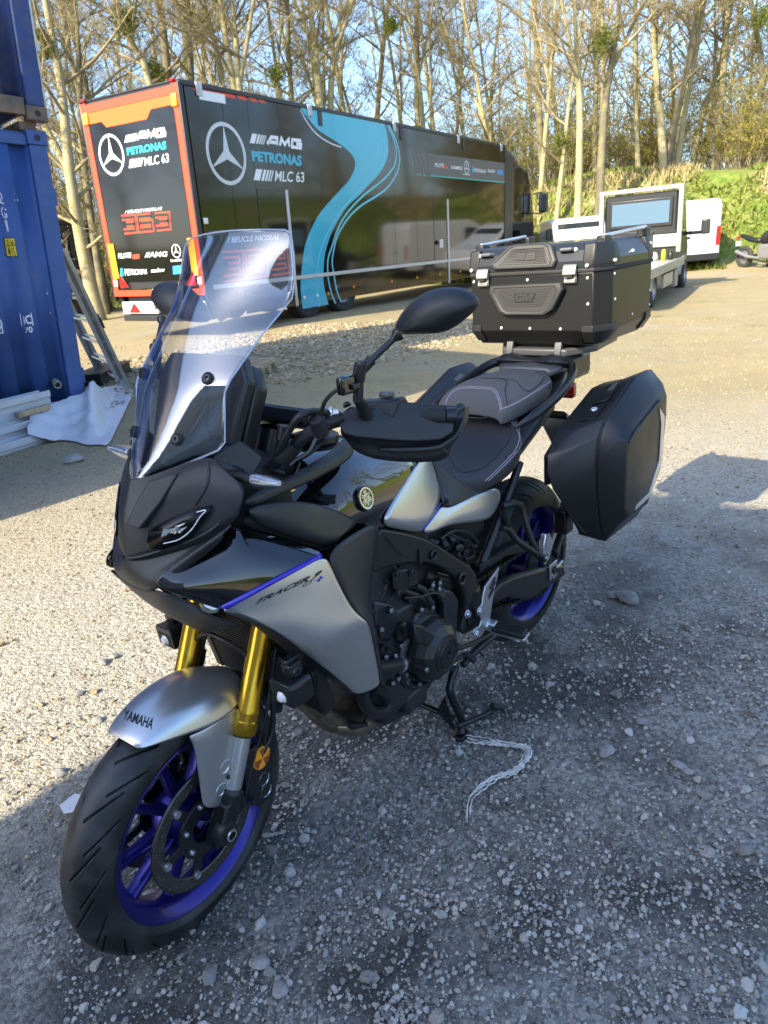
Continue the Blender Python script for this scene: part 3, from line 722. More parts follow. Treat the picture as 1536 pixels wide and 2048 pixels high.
def boards():
    a = V((-0.6002, -4.9688, 0.05)); e = V((-1.4595, -5.1573, 0.05)); d = (e-a).normalized(); s = V((0, 0, 1)).cross(d).normalized()
    if s.y > 0: s = -s
    def m4(o, dz): 
        m = Matrix(((*d, 0), (*s, 0), (0, 0, 1, 0), (0, 0, 0, 1))).transposed(); m.translation = o+V((0, 0, dz)); return m
    g = 'white profile panels stacked by the blue container'
    for k, (off, wd, z, hh, ln, lab) in enumerate([(.0, .17, .03, .07, 1.25, 'front white channel panel at the bottom of the stack, nearest the gravel'), (.175, .15, .03, .17, 1.2, 'grey-marked white panel in the middle of the stack'), (.335, .15, .03, .36, 1.15, 'white panel at the back of the stack, against the blue container')]):
        b = MB(); m = m4(a+s*off, z)
        b.box((ln/2, wd/2, hh/2-.03), (ln, wd-.04, hh), m); b.box((ln/2, .01, hh-.02), (ln, .02, .06), m); b.box((ln/2, wd-.01, hh-.02), (ln, .02, .06), m); b.box((ln/2, wd*.45, hh-.028), (ln, .012, .02), m)
        tag(b.build('white_panel', 'white_board', bevel=.004), lab, 'panel', g)
    o = MB().box((0, 0, 0), (.34, .07, .05), m4(V((-1.3993, -5.42, 0.3142)), .0)).build('timber_offcut', 'raw_wood', bevel=.006)
    tag(o, 'split timber offcut on the white sheet against the blue container', 'timber')
boards()
def sheet():
    # a creased sheet: outline on the ground, raised over what it covers
    q = [(-1.3951, -5.48, 0.3008), (-1.5412, -5.5, 0.3138), (-1.6731, -5.52, 0.3315), (-1.8342, -5.54, 0.3493), (-1.9882, -5.56, 0.3605), (-2.1274, -5.62, 0.4447), (-2.298, -5.8, 0.329), (-3.0406, -6.9006, 0.14), (-3.1585, -6.862, 0.1), (-3.0099, -6.4206, 0.03)], [(-1.1714, -5.1, 0.195), (-1.2211, -5.07, 0.1491), (-1.3207, -5.0297, 0.1), (-1.3932, -5.0096, 0.06), (-1.4367, -4.8429, 0.03), (-1.4357, -4.616, 0.02), (-1.4944, -4.5179, 0.02), (-1.5521, -4.4607, 0.02), (-1.9259, -4.9406, 0.02), (-2.6784, -5.9467, 0.02)]
    top, bot = [V(p) for p in q[0]], [V(p) for p in q[1]]
    n, mm = 90, 44; vs = []; r = random.Random(2)
    T_, B_ = spl(top, 10), spl(bot, 10)
    for i in range(n+1):
        a, b = V(T_[i]), V(B_[i])
        for j in range(mm+1):
            t = j/mm; p = a*(1-t)+b*t
            sd = p.x*1.1+p.y*.9; cr = abs(noise.noise((p.x*3.1, p.y*3.1, 2.)))
            p.z += .05*math.sin(math.pi*t)*(.5+noise.noise((p.x*2, p.y*2, 1.))) - .06*cr*t*(1-t)*4 + .022*noise.noise((p.x*8, p.y*8, 5.))*math.sin(math.pi*t) + .012*noise.noise((p.x*19+p.y*7, p.y*5, 9.))
            p.z = max(p.z, gz(p.x, p.y)+.012)
            vs.append(p)
    fs = [(i*(mm+1)+j, (i+1)*(mm+1)+j, (i+1)*(mm+1)+j+1, i*(mm+1)+j+1) for i in range(n) for j in range(mm)]
    o = MB().add(vs, fs).build('plastic_sheet', 'white_sheet', solid=.002, ang=180)
    tag(o, 'crumpled white plastic sheet spread over the panels beside the blue container', 'sheet')
    bv = bvh_of(o); b = MB()
    for k in range(2):
        w_ = [V(p) for p in spl([(-2.1932, -5.5334, 0.15), (-2.2643, -5.5981, 0.15), (-2.2432, -5.5226, 0.15), (-2.3763, -5.6919, 0.15), (-2.3277, -5.5501, 0.15), (-2.4549, -5.6761, 0.15)] if k == 0 else [(-2.3008, -5.7012, 0.15), (-2.4309, -5.8255, 0.15), (-2.4045, -5.6803, 0.15), (-2.5032, -5.7568, 0.15)], 4)]
        ribbon(b, [cast(bv, p, .003) for p in w_], .012, (0, 0, 1))
    b.build('print_mark', 'black_print', o, smooth=False)
sheet()
def scrap():
    p = [(0.8062, -0.6307, 0.015), (0.7557, -0.6326, 0.02), (0.748, -0.5884, 0.03), (0.7819, -0.5527, 0.02), (0.8129, -0.5915, 0.012)]
    tag(MB().prism(p, (0, 0, .003)).build('plastic_scrap', 'white_board', bevel=.001), 'torn pale plastic scrap on the gravel beside the front tyre', 'scrap')
scrap()
# ------------------------------------------------------------------ pallet
def pallet():
    n = V((-3.9821, -5.2097, 0.1)); r_ = V((-4.5261, -5.6059, 0.1)); a = (r_-n); a.z = 0; a.normalize(); b_ = V((-a.y, a.x, 0))
    if b_.dot(rh) > 0: b_ = -b_
    t = thing('pallet', 'wooden pallet lying on the shaded stones behind the windscreen', 'pallet'); z0 = gz(n.x, n.y)
    m = Matrix(((*a, 0), (*b_, 0), (0, 0, 1, 0), (0, 0, 0, 1))).transposed(); m.translation = (n.x, n.y, z0)
    A, B = .8, 1.2
    for x, wd in ((.07, .145), (.235, .1), (.4, .145), (.565, .1), (.73, .145)):
        MB().box((x, B/2, .133), (wd, B, .022), m).build('deck_plank', 'raw_wood', t, bevel=.003)
    for y in (.07, .6, 1.13):
        MB().box((A/2, y, .111), (A, .145, .022), m).build('cross_plank', 'raw_wood', t, bevel=.003)
        for x in (.07, .4, .73): MB().box((x, y, .061), (.145 if x == .4 else .1, .145, .078), m).build('block', 'raw_wood', t, bevel=.003)
    for x in (.05, .4, .75): MB().box((x, B/2, .011), (.1, B, .022), m).build('bottom_plank', 'raw_wood', t, bevel=.003)
    s = MB(); s.lathe([(.034, 0), (.038, 0)], m @ V((.07, -.0035, .061)), m.to_3x3() @ V((0, -1, 0)), 20)
    word(s, 'EPAL', quad(m @ V((.045, -.0035, .073)), m @ V((.095, -.0035, .073)), m @ V((.095, -.0035, .05)), m @ V((.045, -.0035, .05))), .01)
    s.build('stamp', 'black_print', t, smooth=False)
pallet()

# ================================================================== RACE TRANSPORTER
mat('black_gloss_panel', (.006, .0058, .0055), .075, bump=.22, bscale=.9)
mat('trim_dark', (.02, .02, .022), .4)
mat('red_print', (.72, .055, .015), .4)
mat('orange_print', (.80, .11, .008), .4)
mat('amber_print', (.95, .42, .01), .4)
mat('turquoise_print', (.012, .36, .52), .25, coat=.3)
mat('turquoise_pale', (.10, .48, .60), .25)
mat('teal_print', (.02, .46, .45), .4)
mat('silver_print', (.52, .55, .60), .35, .3)
mat('grey_print', (.10, .10, .105), .4)
mat('light_print', (.74, .77, .80), .4)
mat('sky_print', (.03, .25, .60), .4)
mat('alu_trim', (.46, .475, .49), .4, .4)
mat('tyre_worn', (.022, .022, .022), .85, dust=.4, dcol=(.12, .11, .09))
mat('wheel_steel', (.32, .32, .33), .45, .7)
mat('lamp_red', (.45, .01, .01), .2, coat=.5)
mat('lamp_amber', (.75, .25, .01), .2, coat=.5)
mat('lamp_clear', (.75, .75, .75), .1, coat=.5)
TM = Matrix(((-0.989638, 0.142508, -0.017567, -6.58800), (-0.142902, -0.989452, 0.023730, -9.56000), (-0.014000, 0.025995, 0.999564, 0.16300), (0, 0, 0, 1)))
TRL = thing('race_trailer', 'long black race transporter trailer with turquoise swoosh and orange-framed rear', 'trailer'); TRL.matrix_world = TM
LEN, WID, TOP, FLO = 13.56, 2.52, 4.06, .86
TEYE = TM.inverted() @ EYE
def S(p, l=.004): return (p[0], -l, p[2])
def RR(p, l=.004): return (-l, p[1], p[2])
def trailer():
    MB().box((LEN/2, WID/2, (TOP+FLO)/2), (LEN-.04, WID-.04, TOP-FLO-.02)).build('body', 'trim_dark', TRL)
    # side panels with open joints
    js = [0.10, .95, 1.60, 2.47, 3.7, 5.1, 6.6, 7.7, 8.63, 9.47, 10.9, 12.2, LEN-.05]
    for a, b in zip(js, js[1:]):
        MB().box(((a+b)/2, .008, (TOP+FLO)/2-.02), (b-a-.006, .020, TOP-FLO-.10)).build('panel', 'black_gloss_panel', TRL, bevel=.003)
        if a > .9: MB().box(((a+b)/2, .008, (FLO+.30)/2), (b-a-.006, .020, FLO-.30-.02)).build('skirt_panel', 'black_gloss_panel', TRL, bevel=.003)
    MB().box((.5, .008, (FLO+.42)/2), (.85, .02, FLO-.44)).build('skirt_panel', 'black_gloss_panel', TRL, bevel=.003)
    MB().box((LEN/2, WID/2, TOP), (LEN, WID, .03)).build('roof', 'trim_dark', TRL, bevel=.01)
    MB().box((LEN/2, -.004, TOP-.035), (LEN, .03, .06)).build('roof_trim', 'trim_dark', TRL, bevel=.01)
    MB().box((LEN/2+.05, -.006, FLO-.005), (LEN-.2, .024, .075)).build('rail', 'alu_trim', TRL, bevel=.006)
    MB().box((LEN-.02, -.006, 2.3), (.05, .03, 3.4)).build('front_trim', 'trim_dark', TRL, bevel=.01)
    for u, z0, z1 in ((2.47, .30, 2.50), (9.47, .25, 2.45)):
        MB().box((u, -.012, (z0+z1)/2), (.075, .03, z1-z0)).build('door_seal', 'alu_trim', TRL, bevel=.006)
    for a, b, z in ((1.62, 2.42, 2.48), (8.65, 9.42, 2.50)):
        m = MB(); w_ = .012
        for c, d in (((a+b)/2, (b-a)),): m.box((c, -.004, z), (d, .004, w_))
        m.box((a, -.004, (z+.9)/2), (w_, .004, z-.9)); m.build('door_frame', 'trim_dark', TRL)
    k = MB(); k.box((8.80, -.02, 1.35), (.10, .03, .12)); k.lathe([(.03, 0), (.03, .04), (0, .05)], (8.8, -.03, 1.35), (0, -1, 0), 10); k.build('door_handle', 'trim_dark', TRL, bevel=.005)
    MB().box((9.05, -.006, 1.32), (.22, .01, .22)).build('lock_plate', 'alu_trim', TRL, bevel=.004)
    # roof lashings and lamps
    for u in (.42, 3.45, 6.75, 10.2, 13.2):
        MB().box((u, -.018, TOP-.09), (.14, .03, .20)).build('roof_catch', 'galvanised', TRL, bevel=.01)
        if u > 3: MB().box((u+.34, -.012, TOP-.20), (.14, .02, .26)).build('vent', 'trim_dark', TRL, bevel=.01)
    MB().box((.72, -.012, TOP-.17), (.62, .012, .14)).build('white_strip', 'light_print', TRL)
    MB().box((.17, -.02, 1.95), (.10, .03, .10)).build('side_lamp', 'lamp_clear', TRL, bevel=.01)
    for u in (4.6, 6.3, 7.6, 8.9, 10.2, 11.6, 12.6): MB().box((u, -.012, .52), (.06, .03, .05)).build('side_marker', 'lamp_amber', TRL, bevel=.008)
    for u in (2.75, 3.2, 3.6): MB().lathe([(.035, 0), (.03, .012), (0, .014)], (u, -.004, .45), (0, -1, 0), 12).build('reflector', 'lamp_clear' if u < 3.5 else 'lamp_amber', TRL)
    # rear
    MB().box((-.006, WID/2, 2.45), (.02, WID-.36, 2.9)).build('rear_door', 'black_gloss_panel', TRL, bevel=.004)
    for v, n in ((.10, 'near'), (WID-.10, 'far')): MB().box((-.010, v, 2.40), (.024, .13, 3.25)).build('red_frame', 'red_print', TRL, bevel=.004)
    for v in (.015, WID-.015): MB().box((.02, v, 2.35), (.10, .05, 3.4)).build('corner_trim', 'trim_dark', TRL, bevel=.015)
    MB().prism([(-.012, .03, TOP-.07), (-.012, WID-.03, TOP-.07), (-.012, WID-.03, TOP-.37), (-.012, 1.98, TOP-.37), (-.012, 1.88, TOP-.47), (-.012, .83, TOP-.47), (-.012, .70, TOP-.34), (-.012, .03, TOP-.34)], (-.014, 0, 0)).build('orange_header', 'orange_print', TRL, bevel=.003)
    MB().box((-.022, WID/2, TOP-.13), (.02, WID-.1, .13)).build('red_header', 'red_print', TRL, bevel=.004)
    MB().box((-.016, WID/2, .79), (.04, WID-.08, .11)).build('red_sill', 'red_print', TRL, bevel=.006)
    for v in (.12, WID-.14):
        MB().box((-.03, v, TOP-.28), (.05, .14, .20)).build('marker_lamp', 'lamp_amber', TRL, bevel=.02)
        MB().box((.0, v, TOP+.01), (.10, .09, .05)).build('roof_lamp', 'lamp_red', TRL, bevel=.02)
        MB().box((-.03, v, .98), (.03, .11, .13)).build('rear_lamp', 'lamp_clear', TRL, bevel=.02)
        s = 1 if v < 1 else -1
        MB().prism([(-.02, v+s*.10, .90), (-.02, v+s*.36, .90), (-.02, v+s*.12, 1.17)], (-.012, 0, 0)).build('triangle_reflector', 'lamp_red', TRL, bevel=.003)
    MB().box((-.026, .21, 1.38), (.012, .16, .62)).build('amber_panel', 'amber_print', TRL); MB().box((-.026, WID-.18, 1.38), (.012, .16, .62)).build('amber_panel', 'amber_print', TRL)
    # underrun beam with lamps and plates
    MB().box((.35, WID/2, .50), (.5, WID-.5, .45)).build('tail_frame', 'trim_dark', TRL, bevel=.02)
    MB().box((.04, WID/2, .33), (.12, WID-.35, .11)).build('bumper', 'trim_dark', TRL, bevel=.01)
    for v in (.42, 1.65): MB().box((.03, v+.2, .52), (.06, 1.0, .22)).build('lamp_board', 'light_print', TRL, bevel=.01)
    for v in (.30, 1.82): MB().prism([(-.004, v, .43), (-.004, v+.34, .43), (-.004, v+.17, .61)], (-.01, 0, 0)).build('triangle_reflector', 'lamp_red', TRL)
    MB().lathe([(.07, 0), (.09, 0)], (-.008, 1.38, .52), (-1, 0, 0), 20).build('speed_sign', 'red_print', TRL, smooth=False)
    b = MB(); word(b, '80', quad((-.008, 1.43, .56), (-.008, 1.33, .56), (-.008, 1.33, .48), (-.008, 1.43, .48)), .02); b.build('speed_figures', 'black_print', TRL, smooth=False)
    for v in (.10, WID-.10): MB().prism([(-.01, v-.04, .80), (.55, v-.04, .80), (.55, v-.04, .30), (.32, v-.04, .24)], (0, .08, 0)).build('side_bracket', 'trim_dark', TRL, bevel=.01)
    MB().box((7, WID/2, .62), (11.5, 1.1, .4)).build('chassis', 'trim_dark', TRL)
    for u in (2.98, 4.29):
        for v in (.20, WID-.20):
            s = -1 if v < 1 else 1
            w_ = MB().lathe([(.28, -.17), (.46, -.17), (.50, -.12), (.50, .12), (.46, .17), (.30, .17), (.28, .10), (.20, .08), (.18, .12), (0, .13)], (u, v, .50), (0, s, 0), 40).build('wheel', 'tyre_worn', TRL)
            MB().lathe([(.30, .172), (.285, .12), (.21, .09), (.18, .135), (0, .14)], (u, v, .50), (0, s, 0), 32).build('rim', 'wheel_steel', w_)
trailer()
# graphics on the near side
def deco(name, m, fn, parent=TRL, sub=None):
    b = MB(); fn(b); return b.build(name, m, parent, smooth=False, fixn=False)
UPS = (0, -1, 0); UPR = (-1, 0, 0)
def zz4(pts): return [S(TS_) for TS_ in pts]
# the swoosh, sampled on the side
LE = [(3.1404, 0, 4.0515), (3.263, 0, 3.9174), (3.4105, 0, 3.8178), (3.6876, 0, 3.655), (4.0556, 0, 3.5475), (4.4962, 0, 3.4292), (4.8592, 0, 3.2786), (4.998, 0, 3.1283), (4.9389, 0, 2.9756), (4.7137, 0, 2.7565), (4.3393, 0, 2.5462), (3.8769, 0, 2.2915), (3.5229, 0, 2.0748), (3.2224, 0, 1.8151), (2.9751, 0, 1.5399), (2.8307, 0, 1.264), (2.7045, 0, 0.8895), (2.6431, 0, 0.6072), (2.6507, 0, 0.2252)]
RE = [(6.3074, 0, 4.0213), (6.4093, 0, 3.8241), (6.4484, 0, 3.545), (6.3776, 0, 3.2977), (6.1494, 0, 3.0526), (5.8403, 0, 2.8494), (5.4313, 0, 2.6472), (5.032, 0, 2.4304), (4.6074, 0, 2.24), (4.2662, 0, 2.0054), (3.9245, 0, 1.7161), (3.7005, 0, 1.4394), (3.5791, 0, 1.2318), (3.5034, 0, 0.9611), (3.4635, 0, 0.6865), (3.5176, 0, 0.4222), (3.5831, 0, 0.2264)]
def resample(p, n):
    p = [V(q) for q in spl(p, 6)]; d = [0]
    for a, b in zip(p, p[1:]): d.append(d[-1]+(b-a).length)
    out = []; j = 0
    for i in range(n):
        t = d[-1]*i/(n-1)
        while j < len(d)-2 and d[j+1] < t: j += 1
        k = (t-d[j])/max(1e-9, d[j+1]-d[j]); out.append(p[j].lerp(p[j+1], k))
    return out
def swoosh(b):
    n = 90; a, c = resample([S(p, .0045) for p in LE], n), resample([S(p, .0045) for p in RE], n)
    b.add(a+c, [(i, i+1, n+i+1, n+i) for i in range(n-1)])
deco('swoosh', 'turquoise_print', swoosh)
def fine_lines(b):
    for l, w_ in (([(5.9424, 0, 4.0381), (6.1456, 0, 3.8434), (6.2524, 0, 3.6043), (6.2628, 0, 3.3857), (6.1148, 0, 3.1459), (5.794, 0, 2.921), (5.331, 0, 2.6856), (4.938, 0, 2.4901), (4.5539, 0, 2.28), (4.23, 0, 2.076), (3.9029, 0, 1.8268), (3.6059, 0, 1.5425), (3.4084, 0, 1.2992), (3.277, 0, 1.0145), (3.213, 0, 0.7046), (3.2224, 0, 0.4063), (3.2292, 0, 0.2083)], .035),):
        ribbon(b, [S(p, .007) for p in spl(l, 5)], w_, UPS)
deco('swoosh_line', 'turquoise_pale', fine_lines)
def outer_lines(b):
    for l in ([(6.4481, 0, 3.9826), (6.6865, 0, 3.7521), (6.8109, 0, 3.4736), (6.7375, 0, 3.1997), (6.4517, 0, 2.97), (5.9709, 0, 2.7375), (5.3062, 0, 2.4774), (4.7196, 0, 2.1899), (4.3341, 0, 1.9392), (4.0904, 0, 1.6929), (3.8835, 0, 1.4234), (3.6996, 0, 1.1756), (3.6493, 0, 0.9527), (3.6525, 0, 0.7145), (3.7404, 0, 0.4029), (3.8495, 0, 0.2222)], [(6.5276, 0, 3.9897), (6.789, 0, 3.7325), (6.9488, 0, 3.4284), (6.9237, 0, 3.1603), (6.709, 0, 2.9044), (6.2622, 0, 2.6205), (5.6829, 0, 2.4152), (5.1974, 0, 2.2667), (4.7025, 0, 2.0561), (4.3157, 0, 1.8017), (4.0743, 0, 1.5761), (3.939, 0, 1.35), (3.8383, 0, 1.1013), (3.8689, 0, 0.8462), (3.927, 0, 0.5043), (4.0654, 0, 0.2288)]):
        ribbon(b, [S(p, .0045) for p in spl(l, 5)], .045, UPS)
deco('outer_line', 'turquoise_pale', outer_lines)
deco('edge_line', 'silver_print', lambda b: ribbon(b, [S(p, .0045) for p in spl([(3.1722, 0, 3.9515), (3.2943, 0, 3.8068), (3.5305, 0, 3.6237), (3.8206, 0, 3.5053), (4.164, 0, 3.4248), (4.4903, 0, 3.3857)], 5)], .03, UPS))
def star(b, c, r, plane):
    P = (lambda x, z: (c[0]+x, -.005, c[2]+z)) if plane == 's' else (lambda x, z: (-.02, c[1]-x, c[2]+z))
    n = 48; ro, ri = r, r*.87
    b.add([P(ro*math.cos(2*math.pi*i/n), ro*math.sin(2*math.pi*i/n)) for i in range(n)]+[P(ri*math.cos(2*math.pi*i/n), ri*math.sin(2*math.pi*i/n)) for i in range(n)], [(i, (i+1) % n, n+(i+1) % n, n+i) for i in range(n)])
    for k in range(3):
        a = math.pi/2+k*2*math.pi/3; v0 = len(b.v); q = r*.17
        b.add([P(r*.93*math.cos(a), r*.93*math.sin(a)), P(q*math.cos(a+math.pi/3), q*math.sin(a+math.pi/3)), P(0, 0), P(q*math.cos(a-math.pi/3), q*math.sin(a-math.pi/3))], [(0, 1, 2), (0, 2, 3)])
deco('star_emblem', 'silver_print', lambda b: star(b, (0.9141, 0, 3.0366), .50, 's'))
def sq(*p): return quad(*[S(q) for q in p])
def rq(*p): return quad(*[RR(q, .02) for q in p])
def bars(b, tl, tr, br, bl, xs):
    q = quad(tl, tr, br, bl)
    for x0, x1 in xs: b.add([q(x0, 1), q(x1, 1), q(x1, 0), q(x0, 0)], [(0, 1, 2, 3)])
XS = [(0, .34), (.42, .56), (.62, .72), (.78, .86), (.92, .98)]
def side_white(b):
    bars(b, S((1.6529, 0, 3.4174)), S((2.0561, 0, 3.4127)), S((1.958, 0, 3.2597)), S((1.5555, 0, 3.2557)), XS)
    blocky(b, 'AMG', sq((2.0967, 0, 3.3993), (3.1021, 0, 3.407), (3.0734, 0, 3.2762), (2.0461, 0, 3.2743)), .06, UPS, .3)
    bars(b, S((1.6568, 0, 2.8327)), S((2.173, 0, 2.8308)), S((2.0657, 0, 2.636)), S((1.5533, 0, 2.6438)), XS)
    word(b, 'MLC 63', sq((2.2171, 0, 2.8285), (3.1117, 0, 2.8458), (3.0815, 0, 2.6524), (2.1557, 0, 2.6435)), .012)
deco('lettering', 'light_print', side_white)
deco('lettering', 'turquoise_print', lambda b: word(b, 'PETRONAS', sq((1.574, 0, 3.1346), (3.0765, 0, 3.1424), (3.0458, 0, 2.9472), (1.5836, 0, 2.9622)), .045))
def num_out(b, q, w_, up, l): blocky(b, '363', q, w_, up, .34, l)
SQ = sq((0.4785, 0, 1.3821), (2.2811, 0, 1.3911), (2.2819, 0, 1.0124), (0.4502, 0, 0.9738)); 
deco('race_number', 'red_print', lambda b: num_out(b, SQ, .135, UPS, .001))
deco('race_number', 'black_print', lambda b: num_out(b, SQ, .065, UPS, .003))
deco('driver_name', 'light_print', lambda b: word(b, '/ BEUCLE NICOLAS', sq((0.6645, 0, 1.6794), (2.1293, 0, 1.6918), (2.1139, 0, 1.6005), (0.645, 0, 1.5789)), .01, .2))
def red_bits(b):
    q = sq((0.2958, 0, 3.9721), (2.0335, 0, 4.0034), (2.0517, 0, 3.949), (0.2951, 0, 3.9147))
    for x0, x1, in ((0, .555), (.60, .73), (.78, .89), (.93, 1.02)): b.add([q(x0, 1), q(x1, 1), q(x1+.035, 0), q(x0+.035, 0)], [(0, 1, 2, 3)])
deco('red_stripe', 'red_print', red_bits)
def banner(b):
    b.add([S(p) for p in ((8.2975, 0, 3.5124), (13.5085, 0, 3.5553), (13.5175, 0, 3.0129), (8.5215, 0, 2.9991))], [(0, 1, 2, 3)])
    for x0, x1, x2, x3 in ((822.5, 830.5, 842, 834.5), (832.5, 838.5, 850, 844), (840.5, 847, 857.5, 852)):
        b.add([S(p) for p in ((0, 0, 0),)]*0, [])
deco('banner', 'grey_print', banner)
def banner_bars(b):
    for p in (((7.5549, 0, 3.494), (7.7582, 0, 3.4957), (8.0208, 0, 3.0137), (7.8229, 0, 3.0055)), ((7.8097, 0, 3.4967), (7.9656, 0, 3.5008), (8.2213, 0, 3.0104), (8.0684, 0, 3.0099)), ((8.0181, 0, 3.503), (8.2168, 0, 3.5074), (8.4526, 0, 3.0022), (8.2748, 0, 3.0009))):
        b.add([S(q) for q in p], [(0, 1, 2, 3)])
deco('banner_bar', 'grey_print', banner_bars)
deco('banner_edge', 'teal_print', lambda b: [b.add([S(q, .006) for q in p], [(0, 1, 2, 3)]) for p in (((8.508, 0, 3.0044), (13.5175, 0, 3.0129), (13.518, 0, 2.9841), (8.5203, 0, 2.9813)), ((7.7837, 0, 3.0038), (7.875, 0, 3.0042), (7.8867, 0, 2.9851), (7.7953, 0, 2.986)), ((7.9276, 0, 3.0052), (8.0335, 0, 3.0061), (8.0453, 0, 2.9858), (7.9394, 0, 2.9873)), ((8.1269, 0, 3.0065), (8.2615, 0, 3.005), (8.2734, 0, 2.9821), (8.1386, 0, 2.9837)))])
def sponsors(b):
    def t(s, *p, **k): word(b, s, quad(*[S(q, .0075) for q in p]), k.get('bold', .02), k.get('sh', 0))
    t('PILOTE', (8.7933, 0, 3.3136), (9.297, 0, 3.316), (9.2917, 0, 3.2188), (8.7873, 0, 3.2184)); t('//AMG', (9.7146, 0, 3.2945), (10.4357, 0, 3.3052), (10.4323, 0, 3.2098), (9.7105, 0, 3.2079))
    t('PETRONAS', (11.2685, 0, 3.2937), (12.0487, 0, 3.2966), (12.048, 0, 3.2018), (11.2665, 0, 3.2016)); t('SADEV', (12.1958, 0, 3.3238), (12.7612, 0, 3.3224), (12.7615, 0, 3.239), (12.1953, 0, 3.2353)); t('Mercedes-Benz', (10.4944, 0, 3.1295), (10.9581, 0, 3.136), (10.9571, 0, 3.0969), (10.4931, 0, 3.0911))
    c = (10.729, 0, 3.294); n = 28; r = .17
    for k in range(3):
        a = math.pi/2+k*2.0944; b.add([(c[0]+r*math.cos(a), -.0075, c[2]+r*math.sin(a)), (c[0]+.03*math.cos(a+1), -.0075, c[2]+.03*math.sin(a+1)), (c[0]+.03*math.cos(a-1), -.0075, c[2]+.03*math.sin(a-1))], [(0, 1, 2)])
    b.add([(c[0]+q*math.cos(2*math.pi*i/n), -.0075, c[2]+q*math.sin(2*math.pi*i/n)) for q in (r, r*.86) for i in range(n)], [(i, (i+1) % n, n+(i+1) % n, n+i) for i in range(n)])
deco('sponsor_lettering', 'light_print', sponsors)
deco('sponsor_mark', 'red_print', lambda b: b.add([S(q, .0075) for q in ((9.3094, 0, 3.2742), (9.5323, 0, 3.2731), (9.5292, 0, 3.2118), (9.3062, 0, 3.2134))], [(0, 1, 2, 3)]))
deco('sponsor_mark', 'sky_print', lambda b: b.add([S(q, .0075) for q in ((12.9159, 0, 3.3294), (13.3507, 0, 3.3351), (13.3524, 0, 3.2073), (12.9168, 0, 3.2036))], [(0, 1, 2, 3)]))
deco('sponsor_mark', 'turquoise_print', lambda b: b.add([S(q, .0075) for q in ((11.0982, 0, 3.3247), (11.2347, 0, 3.3248), (11.2315, 0, 3.1737), (11.0947, 0, 3.181))], [(0, 1, 2, 3)]))
# graphics on the rear
deco('star_emblem', 'light_print', lambda b: star(b, (0, 1.885, 3.155), .335, 'r'))
def rear_white(b):
    bars(b, RR((0, 1.4146, 3.4144), .02), RR((0, 1.1284, 3.4202), .02), RR((0, 1.1924, 3.3061), .02), RR((-0, 1.489, 3.3083), .02), XS)
    blocky(b, 'AMG', rq((0, 1.1046, 3.4137), (0, 0.4491, 3.4054), (0, 0.4599, 3.3099), (0, 1.1553, 3.3197)), .046, UPR, .3)
    bars(b, RR((0, 1.4138, 3.0385), .02), RR((0, 1.0566, 3.0343), .02), RR((0, 1.152, 2.9056), .02), RR((0, 1.4848, 2.906), .02), XS)
    word(b, 'MLC 63', rq((0, 1.0441, 3.033), (0, 0.445, 3.0413), (0, 0.4602, 2.8997), (0, 1.0729, 2.9028)), .012)
    word(b, '/ BEUCLE NICOLAS', rq((0, 1.7771, 2.2362), (0, 0.7975, 2.229), (0, 0.8097, 2.1789), (0, 1.8053, 2.1849)), .02, .2)
    word(b, 'PILOTE', rq((0, 2.1727, 1.5177), (0, 1.8052, 1.5162), (0, 1.8302, 1.4248), (0, 2.1923, 1.4248)), .03); word(b, '//AMG', rq((0, 1.4365, 1.5056), (0, 0.8422, 1.4983), (0, 0.8502, 1.4098), (0, 1.46, 1.4155)), .02, .15)
    word(b, 'PETRONAS', rq((0, 2.0748, 1.2326), (0, 1.4576, 1.2143), (0, 1.4666, 1.1264), (0, 2.0862, 1.1155)), .02); word(b, 'sadev', rq((0, 1.3407, 1.2196), (0, 0.9725, 1.2259), (0, 0.989, 1.1573), (0, 1.3517, 1.1498)), .02)
    word(b, 'Mercedes-Benz', rq((0, 0.7832, 1.3649), (0, 0.4883, 1.371), (0, 0.4995, 1.321), (0, 0.795, 1.3143)), .01); word(b, 'Yder', rq((0, 1.3982, 0.8583), (0, 1.1799, 0.8637), (0, 1.1994, 0.784), (0, 1.4071, 0.7688)), .02)
    c = (0, 0.6126, 1.493); star(b, (0, c[1], c[2]), .115, 'r')
    word(b, '//AMG', rq((0, 0.5648, 1.2558), (0, 0.3711, 1.3333), (0, 0.3732, 1.2664), (0, 0.5547, 1.1877)), .02) if False else None
deco('lettering', 'light_print', rear_white)
deco('lettering', 'teal_print', lambda b: word(b, 'PETRONAS', rq((0, 1.4611, 3.2246), (0, 0.4611, 3.224), (0, 0.478, 3.1023), (0, 1.4687, 3.1073)), .045))
RQ = rq((0, 1.902, 2.1173), (0, 0.6746, 2.097), (0, 0.6971, 1.8947), (0, 1.8979, 1.8857))
for w_, m_, l_ in ((.105, 'red_print', .001), (.05, 'black_print', .003)): deco('race_number', m_, lambda b: num_out(b, RQ, w_, UPR, l_))
deco('sponsor_mark', 'red_print', lambda b: b.add([RR(p, .021) for p in ((0, 1.7733, 1.4798), (0, 1.5862, 1.4812), (0, 1.6069, 1.4035), (0, 1.7947, 1.4015))], [(0, 1, 2, 3)]))
deco('sponsor_mark', 'turquoise_print', lambda b: b.add([RR(p, .021) for p in ((0, 2.1934, 1.2451), (0, 2.1195, 1.2519), (0, 2.1316, 1.1076), (0, 2.2275, 1.1009))], [(0, 1, 2, 3)]))
deco('sponsor_mark', 'sky_print', lambda b: b.add([RR(p, .021) for p in ((0, 0.7595, 1.245), (0, 0.527, 1.2545), (0, 0.5591, 1.1112), (0, 0.7802, 1.0999))], [(0, 1, 2, 3)]))

